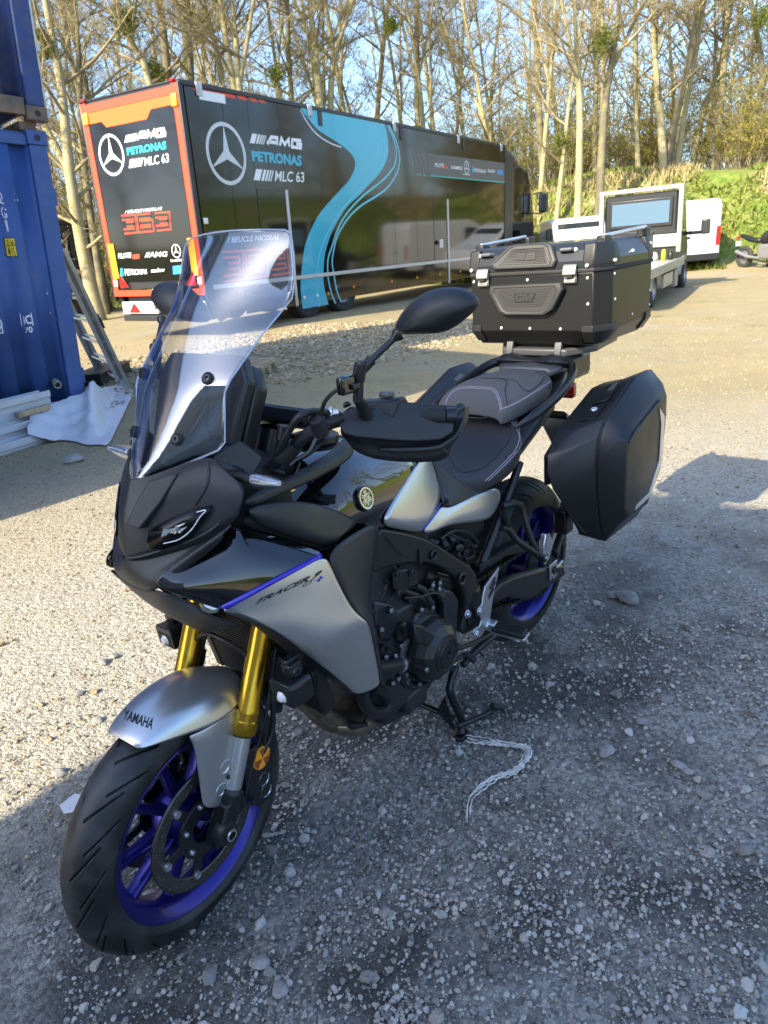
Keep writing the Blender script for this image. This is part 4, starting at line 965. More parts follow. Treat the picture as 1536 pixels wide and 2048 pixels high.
# ------------------------------------------------------------------ its tractor
def tractor():
    t = thing('truck_tractor', 'black tractor cab coupled to the front of the race transporter', 'truck'); t.matrix_world = TM
    W = 2.5; g = 'black_gloss_panel'
    MB().prism([(14.3, .06, .9), (16.3, .06, .9), (16.45, .06, 1.6), (16.25, .06, 2.5), (15.75, .06, 3.45), (14.9, .06, 3.6), (14.3, .06, 3.5)], (0, W-.12, 0)).build('cab', g, t, bevel=.08, seg=3)
    MB().prism([(13.72, .05, .95), (14.3, .02, .95), (14.3, .02, 3.62), (13.72, .05, 3.62)], (0, .06, 0)).build('side_deflector', 'trim_dark', t, bevel=.02)
    MB().prism([(13.72, W-.05, .95), (14.3, W-.02, .95), (14.3, W-.02, 3.62), (13.72, W-.05, 3.62)], (0, -.06, 0)).build('side_deflector', 'trim_dark', t, bevel=.02)
    MB().prism([(13.85, .1, 3.55), (15.0, .1, 3.55), (14.5, .1, 3.85), (13.9, .1, 3.98)], (0, W-.2, 0)).build('roof_deflector', 'trim_dark', t, bevel=.05)
    MB().box((14.3, .2, 3.62), (.7, .06, .05)).build('roof_bar', 'alu_trim', t, bevel=.01)
    MB().prism([(15.35, .055, 1.95), (16.15, .055, 1.95), (16.0, .055, 2.75), (15.35, .055, 2.8)], (0, -.006, 0)).build('door_window', 'van_glass', t)
    for y, s in ((.0, -1), (W, 1)):
        m = MB().box((16.35, y+s*.28, 2.42), (.22, .30, .62)).build('mirror', 'trim_dark', t, bevel=.06, seg=3)
        MB().box((16.235, y+s*.28, 2.42), (.01, .25, .55)).build('mirror_glass', 'mirror_glass', m)
        MB().tube([(16.1, y, 2.72), (16.35, y+s*.2, 2.76), (16.35, y+s*.28, 2.70)], .025, 6).tube([(16.1, y, 2.1), (16.35, y+s*.2, 2.08), (16.35, y+s*.28, 2.14)], .025, 6).build('mirror_arm', 'trim_dark', m)
    for u in (14.35, 16.0):
        for v in (.25, W-.25):
            s = -1 if v < 1 else 1
            w_ = MB().lathe([(.28, -.15), (.47, -.15), (.51, -.1), (.51, .1), (.47, .15), (.28, .15)], (u, v, .52), (0, s, 0), 32).build('wheel', 'tyre_worn', t)
            MB().lathe([(.30, .13), (.2, .09), (0, .12)], (u, v, .52), (0, s, 0), 24).build('rim', 'wheel_steel', w_)
    MB().box((15, W/2, .75), (3.2, 1.0, .4)).build('chassis', 'trim_dark', t)
    MB().box((16.2, W/2, .7), (.5, W-.1, .6)).build('bumper', g, t, bevel=.06)
mat('van_glass', (.02, .025, .03), .04, coat=.3)
mat('mirror_glass', (.75, .77, .78), .02, 1.)
tractor()

# ================================================================== FLATBED TRUCK
mat('truck_cream', (.34, .34, .29), .4, coat=.2, dust=.25)
mat('truck_black', (.014, .015, .016), .35)
mat('van_white', (.60, .615, .63), .25, coat=.4)
mat('cloth_yellow', (.55, .55, .03), .7)
mat('window_tint', (.10, .16, .22), .05, coat=.5)  # opaque blue pane: the sky seen through the glass is in its colour
def flatbed():
    t = thing('flatbed_truck', 'cream and black flatbed recovery truck parked behind the top case', 'truck')
    m = Matrix(((math.cos(3.323), math.sin(3.323), 0, 0), (math.sin(3.323), -math.cos(3.323), 0, 0), (0, 0, 1, 0), (0, 0, 0, 1)))
    m = Matrix.Translation((-16.49, -4.657, -.18)) @ Matrix.Rotation(3.323, 4, 'Z'); t.matrix_world = m
    # local: x forward, y left (= away, screen left is +? ) ; near side is y = 0
    s = -1; W = 1.87; Y = lambda v: -v*s if False else v
    # in this frame the far side lies at positive v along +y when +y points away
    ay = (m.to_3x3() @ V((0, 1, 0))); sg = 1 if ay.dot(V((EYE.x+16.49, EYE.y+4.657, 0))) < 0 else -1
    P = lambda x, v, z: (x, sg*v, z)
    def bx(u0, u1, v0, v1, z0, z1): return MB().box(((u0+u1)/2, sg*(v0+v1)/2, (z0+z1)/2), (u1-u0, v1-v0, z1-z0))
    # cab, from the back
    cab = MB().prism([P(.0, .10, .55), P(1.75, .10, .5), P(1.95, .10, .95), P(1.60, .10, 1.28), P(1.15, .12, 2.05), P(.9, .12, 2.22), P(.0, .10, 2.25)], P(0, W-.2, 0)).build('cab', 'truck_black', t, bevel=.07, seg=3)
    MB().prism([P(.45, .095, 1.35), P(1.42, .095, 1.32), P(1.05, .105, 2.0), P(.45, .095, 2.05)], P(0, -.006, 0)).build('door_window', 'van_glass', cab)
    # bulkhead frame behind the cab
    f = MB()
    for v0, v1 in ((0, .10), (W-.10, W)): f.box((-.06, sg*(v0+v1)/2, 1.62), (.12, .10, 1.42))
    f.box((-.06, sg*W/2, 2.32), (.14, W, .09)); f.box((-.06, sg*W/2, 1.18), (.10, W-.2, .28)); f.build('bulkhead_frame', 'truck_cream', t, bevel=.015)
    wn = bx(-.035, -.015, .16, W-.16, 1.42, 2.24).build('rear_wall', 'truck_black', t)
    fr = MB(); 
    bx(-.075, -.035, .22, W-.22, 1.50, 2.12).build('window_frame', 'truck_black', t, bevel=.05, seg=3)
    bx(-.09, -.076, .29, W-.29, 1.57, 2.05).build('rear_window', 'window_tint', t, bevel=.006)
    bx(-.10, -.02, .12, W-.12, 1.33, 1.42).build('shelf', 'truck_black', t, bevel=.01)
    bx(-.14, -.11, .62, .70, 1.05, 1.40).build('latch', 'truck_black', t, bevel=.01)
    bx(-.05, -.02, .10, W-.1, .78, 1.06).build('lower_wall', 'truck_black', t)
    # deck
    d = MB(); d.box((-2.35, sg*W/2, .74), (4.6, W+.12, .05)); d.build('deck', 'truck_cream', t, bevel=.01)
    for v in (-.07, W+.07): bx(-4.65, -.02, v-.025, v+.025, .62, .80).build('side_rail', 'truck_cream', t, bevel=.012)
    bx(-4.7, -4.62, .02, W-.02, .60, .78).build('tail_board', 'truck_cream', t, bevel=.01)
    MB().box((-2.2, sg*W/2, .55), (5.2, .8, .22)).build('chassis', 'truck_black', t)
    for u in (-3.28, .37+.55):
        for v in (.12, W-.12):
            q = -1 if v < 1 else 1
            w_ = MB().lathe([(.19, -.12), (.31, -.12), (.345, -.08), (.345, .08), (.31, .12), (.20, .12)], P(u, v, .345), P(0, q, 0), 36).build('wheel', 'tyre_worn', t)
            MB().lathe([(.215, .121), (.19, .06), (.13, .03), (.09, .06), (0, .07)], P(u, v, .345), P(0, q, 0), 28).build('rim', 'wheel_steel', w_)
    b = MB(); n = 12
    a_ = [P(-3.28+.44*math.cos(math.pi*i/n), -.04, .36+.40*math.sin(math.pi*i/n)) for i in range(n+1)]; b.loft([a_, [(p[0], p[1]+sg*.3, p[2]) for p in a_]], cap=False, closed=False)
    b.build('mudguard', 'truck_cream', t, solid=.02)
    bx(-2.2, -1.0, .0, .3, .28, .55).build('tool_shelf', 'truck_cream', t, bevel=.01)
    bx(-.75, -.35, -.02, .3, .18, .58).build('side_box', 'wheel_steel', t, bevel=.02)
    a_ = [P(.92+.44*math.cos(math.pi*i/n), .04, .36+.42*math.sin(math.pi*i/n)) for i in range(n+1)]
    MB().loft([a_, [(p[0], p[1]+sg*.25, p[2]) for p in a_]], cap=False, closed=False).build('wheel_arch', 'truck_cream', t, solid=.03)
    mr = MB().box(P(1.02, -.38, 1.40), (.10, .20, .34)).build('mirror', 'truck_black', t, bevel=.03, seg=3)
    bx(.97, 1.07, -.28, .12, 1.24, 1.32).build('mirror_arm', 'truck_black', t, bevel=.015)
    bx(-4.7, -4.66, .0, .3, .66, .76).build('tail_lamp', 'lamp_red', t, bevel=.01)
    for nm, lb, u, v, z, dim, mt in (('cargo_box', 'pale open crate on the deck of the flatbed truck', -.5, .62, .765, (.3, .45, .2), 'van_white'), ('cargo_bag', 'yellow-green bag beside the crate on the flatbed truck', -.5, .30, .765, (.2, .12, .24), 'cloth_yellow'), ('cargo_bag', 'dark bag at the deck edge of the flatbed truck', -.45, .15, .765, (.25, .14, .2), 'truck_black'), ('cargo_bag', 'yellow bag on the low side shelf of the flatbed truck', -1.9, .12, .55, (.14, .14, .2), 'cloth_yellow'), ('cargo_bag', 'grey sack on the low side shelf of the flatbed truck', -1.5, .12, .55, (.3, .16, .18), 'wheel_steel')):
        o = MB().loft([[(dim[0]/2*k*c, dim[1]/2*k*s_, z_*dim[2]) for c, s_ in ((-1, -1), (1, -1), (1, 1), (-1, 1))] for k, z_ in ((.9, 0), (1, .1), (1.0, .6), (.75, .95), (.3, 1.0))]).build(nm, mt, sub=1)
        o.matrix_world = m @ Matrix.Translation(P(u, v, z)); tag(o, lb, 'bag' if 'bag' in nm else 'crate', 'loads on the flatbed truck')
flatbed()

# ------------------------------------------------------------------ white vans
def van(name, label, loc, ang, L=5.4, W=2.0, H=2.35, sc=1.):
    t = thing(name, label, 'van', loc, (0, 0, ang)); t.scale = (sc,)*3
    side = [(-L/2, .38), (L/2-.1, .34), (L/2, .7), (L/2-.1, 1.05), (L/2-.85, 1.25), (L/2-1.55, H-.14), (L/2-2.0, H), (-L/2+.18, H), (-L/2+.03, H-.2)]
    MB().prism([(x, -W/2, z) for x, z in side], (0, W, 0)).build('body', 'van_white', t, bevel=.09, seg=3)
    for y in (-W/2-.001, W/2+.001):
        MB().prism([(L/2-2.25, y, 1.35), (L/2-1.1, y, 1.32), (L/2-1.68, y, H-.3), (L/2-2.25, y, H-.28)], (0, .004*(1 if y > 0 else -1), 0)).build('side_window', 'van_glass', t)
        for x in (-L/2+1.0, L/2-1.0):
            w_ = MB().lathe([(.2, -.1), (.32, -.1), (.34, -.07), (.34, .07), (.32, .1), (.2, .1)], (x, y*.93, .34), (0, 1 if y > 0 else -1, 0), 28).build('wheel', 'tyre_worn', t)
            MB().lathe([(.21, .10), (.15, .06), (0, .08)], (x, y*.93, .34), (0, 1 if y > 0 else -1, 0), 20).build('rim', 'wheel_steel', w_)
        MB().box((-L/2-.005, y*.90, 1.05), (.05, .13, .55)).build('tail_lamp', 'lamp_red', t, bevel=.02)
        MB().box((L/2-1.35, y*1.12, 1.42), (.14, .22, .32)).build('mirror', 'truck_black', t, bevel=.03)
        MB().box((L/2-.12, y*.78, .88), (.12, .3, .22)).build('headlight', 'lamp_clear', t, bevel=.03)
    MB().prism([(L/2-.92, -W/2+.14, 1.27), (L/2-.92, W/2-.14, 1.27), (L/2-1.50, W/2-.2, H-.2), (L/2-1.50, -W/2+.2, H-.2)], (.02, 0, .012)).build('windscreen', 'van_glass', t)
    MB().box((-L/2-.03, 0, .45), (.12, W-.1, .2)).build('bumper', 'truck_black', t, bevel=.03)
    MB().box((-L/2-.004, 0, 1.3), (.008, .012, 1.6)).build('door_gap', 'truck_black', t)
    MB().box((-L/2-.01, .1, 1.05), (.03, .2, .06)).build('door_handle', 'truck_black', t, bevel=.01)
def park(px_point, ang, L, back):
    p = V(px_point); c, s = math.cos(ang), math.sin(ang); k = L/2 if back else -L/2
    x, y = p.x+c*k, p.y+s*k; return (x, y, gz(p.x, p.y)-.03)
van('panel_van', 'white panel van standing by the bank to the right of the flatbed truck', park((-22.6419, -6.4428, 0.2055), R(214), 5.0, True), R(214), L=5.0, H=2.12, W=1.85)
van('panel_van', 'white van facing out between the tractor cab and the flatbed truck', park((-21.618, -9.3515, 1.042), R(36), 4.6, False), R(36), H=1.9, W=1.8, L=4.6)
# ------------------------------------------------------------------ far motorcycle at the right edge
def far_bike():
    p = V((-23.192, -4.4447, 0.1198)); t = thing('motorcycle', 'small black motorcycle parked far off at the right edge by the bank', 'motorcycle', (p.x, p.y, gz(p.x, p.y)+.005), (0, 0, R(60)))
    for x in (-.7, .7):
        w_ = MB().lathe([(.2, -.05), (.27, -.07), (.31, -.04), (.325, 0), (.31, .04), (.27, .07), (.2, .05)], (x, 0, .32), (0, 1, 0), 28).build('wheel', 'tyre_worn', t)
        MB().lathe([(.2, -.03), (.205, 0), (.2, .03), (.05, .05), (.05, -.05), (.2, -.03)], (x, 0, .32), (0, 1, 0), 20).build('rim', 'wheel_steel', w_)
    for y in (-.1, .1): MB().tube([(.7, y, .32), (.38, y, 1.0)], .025, 8).build('fork', 'wheel_steel', t)
    MB().loft([[(x, y*w_, z+dz) for y, dz in ((-1, 0), (-.7, .12), (0, .16), (.7, .12), (1, 0), (.6, -.22), (-.6, -.22))] for x, w_, z in ((.5, .08, .95), (.35, .17, .95), (.05, .18, .9), (-.1, .12, .82))]).build('tank', 'truck_black', t, sub=1)
    MB().loft([[(x, y*w_, z+dz) for y, dz in ((-1, 0), (-.6, .06), (.6, .06), (1, 0), (.5, -.1), (-.5, -.1))] for x, w_, z in ((-.05, .12, .8), (-.35, .16, .8), (-.6, .13, .88), (-.95, .07, .98))]).build('seat', 'truck_black', t, sub=1)
    MB().loft([[(x, y*w_, z+dz) for y, dz in ((-1, .1), (0, .2), (1, .1), (.8, -.2), (0, -.3), (-.8, -.2))] for x, w_, z in ((.35, .14, .95), (.6, .2, .95), (.82, .08, .85))]).build('fairing', 'truck_black', t, sub=1)
    MB().box((.15, 0, .48), (.5, .34, .42)).build('engine', 'wheel_steel', t, bevel=.06, seg=3)
    MB().tube([(.36, -.36, 1.05), (.42, 0, 1.02), (.36, .36, 1.05)], .016, 8).build('handlebar', 'truck_black', t)
    MB().tube([(.05, -.2, .3), (-.4, -.2, .35), (-.85, -.2, .5)], [.03, .05, .06], 10).build('exhaust', 'wheel_steel', t)
    MB().tube([(-.1, 0, .4), (-.7, .12, .32)], .035, 8).build('swingarm', 'truck_black', t)
    MB().box((-.98, 0, .72), (.02, .2, .14)).build('number_plate', 'van_white', t); MB().box((-1.0, 0, .9), (.04, .14, .06)).build('tail_lamp', 'lamp_red', t, bevel=.01)
    MB().tube([(.0, .12, .35), (-.1, .3, .0)], .014, 6).build('side_stand', 'truck_black', t)
far_bike()
# ------------------------------------------------------------------ dark boarding behind the left trees
def skip():
    a, b = V((-9.043, -20.3895, 0.7518)), V((-11.0958, -21.0124, 0.5394)); d = (b-a); d.z = 0; L = d.length; d.normalize(); n = V((-d.y, d.x, 0))
    t = thing('waste_skip', 'black steel waste container among the trees left of the transporter', 'skip'); z = gz(a.x, a.y)
    m = Matrix(((*d, 0), (*n, 0), (0, 0, 1, 0), (0, 0, 0, 1))).transposed(); m.translation = (a.x, a.y, z); H = 2.7
    MB().box((L/2, 0, H/2), (L, .06, H), m).box((.03, 1, H/2), (.06, 2, H), m).box((L-.03, 1, H/2), (.06, 2, H), m).box((L/2, 2, H/2), (L, .06, H), m).build('wall', 'trim_dark', t)
    for s in (-1, 1): MB().box((L/2, 1+s*1.02, H+.02), (L+.16, .12, .12), m).build('rim', 'trim_dark', t, bevel=.02)
    for i in range(7): MB().box((L*i/6, -.06, H/2-.1), (.09, .08, H-.2), m).build('rib', 'trim_dark', t, bevel=.01)
skip()

# ================================================================== THE MOTORCYCLE
mat('matte_black', (.017, .018, .020), .44, spec=.5, bump=.05, bscale=900, rvar=.05)
mat('satin_black', (.012, .0125, .014), .34, spec=.5)
mat('deep_black', (.006, .006, .007), .6)
mat('lamp_black', (.003, .003, .0035), .22, spec=.3)
mat('gloss_black', (.004, .004, .0045), .03, coat=1.)
mat('silver_paint', (.58, .57, .56), .30, .82, var=.04, vscale=900, coat=.35)
mat('wheel_blue', (.022, .017, .19), .34, .70, coat=.3)
mat('stripe_blue', (.030, .022, .42), .25, coat=.4)
mat('fork_gold', (.62, .36, .035), .26, .95)
mat('bright_metal', (.72, .73, .74), .26, .9)
mat('cast_alu', (.50, .51, .52), .36, .85, bump=.05, bscale=300)
mat('frame_black', (.034, .032, .030), .32, .35, bump=.06, bscale=500)
mat('engine_black', (.05, .05, .053), .34, .55, bump=.12, bscale=420)
mat('exhaust_steel', (.30, .235, .165), .30, .85, var=.35, vscale=16)
mat('tyre_rubber', (.010, .010, .0105), .52, dust=.6, dcol=(.075, .076, .078), bump=.12, bscale=300)
mat('rear_rubber', (.012, .012, .012), .55, dust=.3, dcol=(.06, .058, .055))
mat('hose_rubber', (.013, .013, .014), .48, bump=.05, bscale=500)
mat('grip_rubber', (.014, .014, .015), .7)
mat('disc_steel', (.115, .108, .10), .38, .8, var=.12, vscale=40)
mat('seat_vinyl', (.026, .027, .031), .48, bump=.35, bscale=700, bmode='voronoi')
mat('seat_cloth', (.12, .112, .105), .62, bump=.7, bscale=900, bmode='voronoi')
mat('thread', (.42, .34, .40), .7)
mat('grip_pad', (.030, .030, .030), .55)
mat('amber_reflector', (.95, .36, .012), .18, coat=.4)
mat('amber_dark', (.30, .075, .004), .2, coat=.7)
mat('rivet_white', (.80, .80, .80), .3, .4)
mat('chain_steel', (.065, .058, .050), .38, .8, var=.4, vscale=60)
mat('rack_grey', (.12, .118, .115), .42, .35)
mat('case_black', (.013, .0135, .014), .42, bump=.08, bscale=500, rvar=.06)
mat('case_alu_black', (.010, .010, .0105), .36, .2)
mat('lid_black', (.016, .018, .022), .30)
mat('lid_top', (.02, .022, .027), .13, spec=.7)
def glass_mat(name, tint, refl, haze=.0):
    m = bpy.data.materials.new(name); m.use_nodes = True; n = m.node_tree; L = n.links; N = n.nodes; N.remove(N['Principled BSDF'])
    tr = N.new('ShaderNodeBsdfTransparent'); tr.inputs[0].default_value = (*tint, 1)
    gl = N.new('ShaderNodeBsdfGlossy'); gl.inputs['Roughness'].default_value = .012; gl.inputs[0].default_value = (1, 1, 1, 1)
    lw = N.new('ShaderNodeLayerWeight'); lw.inputs['Blend'].default_value = .5
    pw = N.new('ShaderNodeMath'); pw.operation = 'POWER'; pw.inputs[1].default_value = 4.; L.new(lw.outputs['Facing'], pw.inputs[0])
    fr = N.new('ShaderNodeMath'); fr.operation = 'MULTIPLY_ADD'; fr.inputs[1].default_value = .9; fr.inputs[2].default_value = refl; L.new(pw.outputs[0], fr.inputs[0])
    mx = N.new('ShaderNodeMixShader'); L.new(fr.outputs[0], mx.inputs[0]); L.new(tr.outputs[0], mx.inputs[1]); L.new(gl.outputs[0], mx.inputs[2])
    L.new(mx.outputs[0], N['Material Output'].inputs['Surface']); MATS[name] = m
glass_mat('screen_clear', (.92, .95, .985), .11)
glass_mat('lens_clear', (.85, .88, .92), .05)
B = thing('motorcycle', 'black and silver touring motorcycle with blue wheels and gold forks on its centre stand', 'motorcycle')
ST = Matrix(((0.991826, -0.127543, -0.003812, 0.74900), (0.127543, 0.990048, 0.059474, 0.00000), (-0.003812, -0.059474, 0.998223, 0.29400), (0, 0, 0, 1)))
def both(fn):
    """build a part on the left and its mirror image on the right"""
    for s in (1, -1): fn(s)
SREF = ST @ Matrix.Diagonal((1, -1, 1, 1)) @ ST.inverted()
def ms(p, s): return V(p) if s > 0 else SREF @ V(p)   # mirrored about the turned steering
def hb(p, s): return ST @ (V((p[0], p[1]*s, p[2]))-V((.749, 0, .294)))   # a point of the straight bars, turned
def my(p, s): return (p[0], p[1]*s, p[2])

# ------------------------------------------------------------------ wheels
def tyre_mesh(Rt, W, rb, yb, nU, groove, M):
    prof = []; h = W/2; st = 1.7 if nU > 600 else 2.6; kk = int(94/st)
    for k in range(-kk, kk+1):
        a = R(k*st); prof.append((Rt-h+h*math.cos(a), h*math.sin(a), k*st))
    prof = [(rb-.004, -yb*.9, -200), (rb, -yb, -200), (rb+.012, -h*.96, -150)] + prof + [(rb+.012, h*.96, 150), (rb, yb, 200), (rb-.004, yb*.9, 200)]
    n = len(prof); vs = []
    for i in range(nU):
        th = 2*math.pi*i/nU
        for r, y, ph in prof:
            d = groove(th, ph) if abs(ph) < 95 else 0
            rr = r - d*math.cos(R(min(90, abs(ph)))); yy = y - math.copysign(d*math.sin(R(min(90, abs(ph)))), y) if d else y
            vs.append((rr*math.cos(th), yy, rr*math.sin(th)))
    fs = [(i*n+j, ((i+1) % nU)*n+j, ((i+1) % nU)*n+j+1, i*n+j+1) for i in range(nU) for j in range(n-1)]
    return MB().add(vs, fs, M)
def groove_front(th, ph):
    a = abs(ph); s = 1 if ph > 0 else -1; p = 2*math.pi/16; d = 0
    for off, a0, a1, k, w_ in ((0, 9, 56, .0042, .0145), (.5, 30, 74, .0050, .0130)):
        if a0 <= a <= a1:
            t = th + (off+.25*(s > 0))*p - k*(a-a0) - .00003*(a-a0)**2
            x = abs((t+p/2) % p - p/2)
            if x < w_: d = max(d, .0055*min(1, (w_-x)/w_*2.4))
    return d
def groove_rear(th, ph):
    a = abs(ph); s = 1 if ph > 0 else -1; p = 2*math.pi/16; d = 0
    for off, a0, a1, k, w_ in ((0, 6, 60, .005, .010), (.5, 26, 66, .006, .009)):
        if a0 <= a <= a1:
            x = abs((th+(off+.25*(s > 0))*p-k*(a-a0)+p/2) % p - p/2)
            if x < w_: d = max(d, .0045*min(1, (w_-x)/w_*2.4))
    return d
def rim_mb(rb, yb, M):
    pr = [(rb+.003, -yb), (rb-.004, -yb-.003), (rb-.012, -yb+.002), (rb-.020, -yb+.012), (rb-.027, -yb*.62), (rb-.036, -yb*.3), (rb-.036, yb*.3), (rb-.027, yb*.62), (rb-.020, yb-.012), (rb-.012, yb-.002), (rb-.004, yb+.003), (rb+.003, yb)]
    return MB().lathe(pr, (0, 0, 0), (0, 1, 0), 96, M).lathe([(rb-.005, -yb), (rb-.020, -yb*.5), (rb-.020, yb*.5), (rb-.005, yb)], (0, 0, 0), (0, 1, 0), 64, M)
def wheel(root, M, tyre, rimr, yb, a0, hubw, rearw):
    rim = rim_mb(rimr, yb, M).build('wheel', 'wheel_blue', root, ang=50, fixn=True)
    tyre.build('tyre', 'rear_rubber' if rearw else 'tyre_rubber', rim, ang=60, fixn=True)
    MB().lathe([(.030, -hubw), (.055, -hubw+.006), (.060, -.02), (.078, -.014), (.078, .014), (.060, .02), (.055, hubw-.006), (.030, hubw)], (0, 0, 0), (0, 1, 0), 40, M).build('hub', 'wheel_blue', rim)
    for k in range(5):
        for s in (-1, 1):
            a, a2 = R(a0+72*k+s*13), R(a0+72*k+s*16.5)
            p0, p1 = V((.055*math.cos(a), 0, .055*math.sin(a))), V(((rimr-.030)*math.cos(a2), 0, (rimr-.030)*math.sin(a2)))
            d = (p1-p0).normalized(); n_ = V((0, 1, 0)).cross(d); rings = []
            for t, w_, h_ in ((0, .016, .027), (.25, .0105, .022), (.75, .0088, .017), (.92, .011, .017), (1.05, .017, .020)):
                c = p0.lerp(p1, t); rings.append([c+n_*w_+V((0, h_*.55, 0)), c+n_*w_*.55+V((0, h_, 0)), c-n_*w_*.55+V((0, h_, 0)), c-n_*w_+V((0, h_*.55, 0)), c-n_*w_+V((0, -h_*.55, 0)), c-n_*w_*.55-V((0, h_, 0)), c+n_*w_*.55-V((0, h_, 0)), c+n_*w_+V((0, -h_*.55, 0))])
            MB().loft(rings, M=M).build('spoke', 'wheel_blue', rim, ang=40, bevel=.002)
    return rim
FWH = wheel(B, ST, tyre_mesh(.300, .120, .2225, .052, 1100, groove_front, ST), .2235, .050, -10, .052, False)
def discs():
    for s in (1, -1):
        y = .066*s
        d = MB(); n = 180; hole = set()
        # ring with rows of real holes
        rr = [.1165, .1225, .1265, .1305, .1345, .1385, .1425, .149]; vs = []; fs = []
        for r in rr:
            for j in range(n): a = 2*math.pi*j/n; vs.append((r*math.cos(a), y, r*math.sin(a)))
        for i in range(len(rr)-1):
            for j in range(n):
                if (i == 1 and j % 12 in (0,)) or (i == 3 and j % 12 == 4) or (i == 5 and j % 12 == 8): continue
                fs.append((i*n+j, i*n+(j+1) % n, (i+1)*n+(j+1) % n, (i+1)*n+j))
        d.add(vs, fs, ST); do = d.build('brake_disc', 'disc_steel', FWH, solid=.005, offs=0, ang=180)
        c = MB()
        for k in range(6):
            a = R(-6+60*k); p = [(q*math.cos(a+e), y-.004*s, q*math.sin(a+e)) for q, e in ((.052, -.22), (.112, -.10), (.121, -.05), (.121, .05), (.112, .10), (.052, .22))]
            c.prism(p, (0, .007*s, 0), ST)
        c.lathe([(.038, y-.004*s), (.074, y-.004*s), (.074, y+.004*s), (.038, y+.004*s)], (0, 0, 0), (0, 1, 0), 40, ST); c.build('disc_carrier', 'satin_black', FWH, bevel=.001)
        for k in range(6):
            a = R(-6+60*k+.0); c_ = ST @ V((.1155*math.cos(a), y+.004*s, .1155*math.sin(a)))
            MB().lathe([(.0045, .002), (.0055, .005), (.0085, .005), (.0095, .002), (.0095, -.006)], c_, ST.to_3x3() @ V((0, s, 0)), 16).lathe([(0, .001), (.0045, .001)], c_, ST.to_3x3() @ V((0, s, 0)), 12).build('disc_button', 'cast_alu', FWH)
            a = R(24+60*k); c_ = ST @ V((.060*math.cos(a), y+.004*s, .060*math.sin(a)))
            MB().bolt(c_, ST.to_3x3() @ V((0, s, 0)), .006, .005).build('disc_bolt', 'bright_metal', FWH)
    tr = MB()
    for k in range(48): a = 2*math.pi*k/48; tr.box((.050*math.cos(a), .050, .050*math.sin(a)), (.003, .002, .003), ST)
    tr.lathe([(.044, .048), (.054, .048), (.054, .052), (.044, .052)], (0, 0, 0), (0, 1, 0), 48, ST).build('speed_ring', 'deep_black', FWH)
discs()
RM = Matrix.Translation((-.75, 0, .326))
RWH = wheel(B, RM, tyre_mesh(.315, .180, .2225, .078, 480, groove_rear, RM), .2235, .076, 20, .075, True)

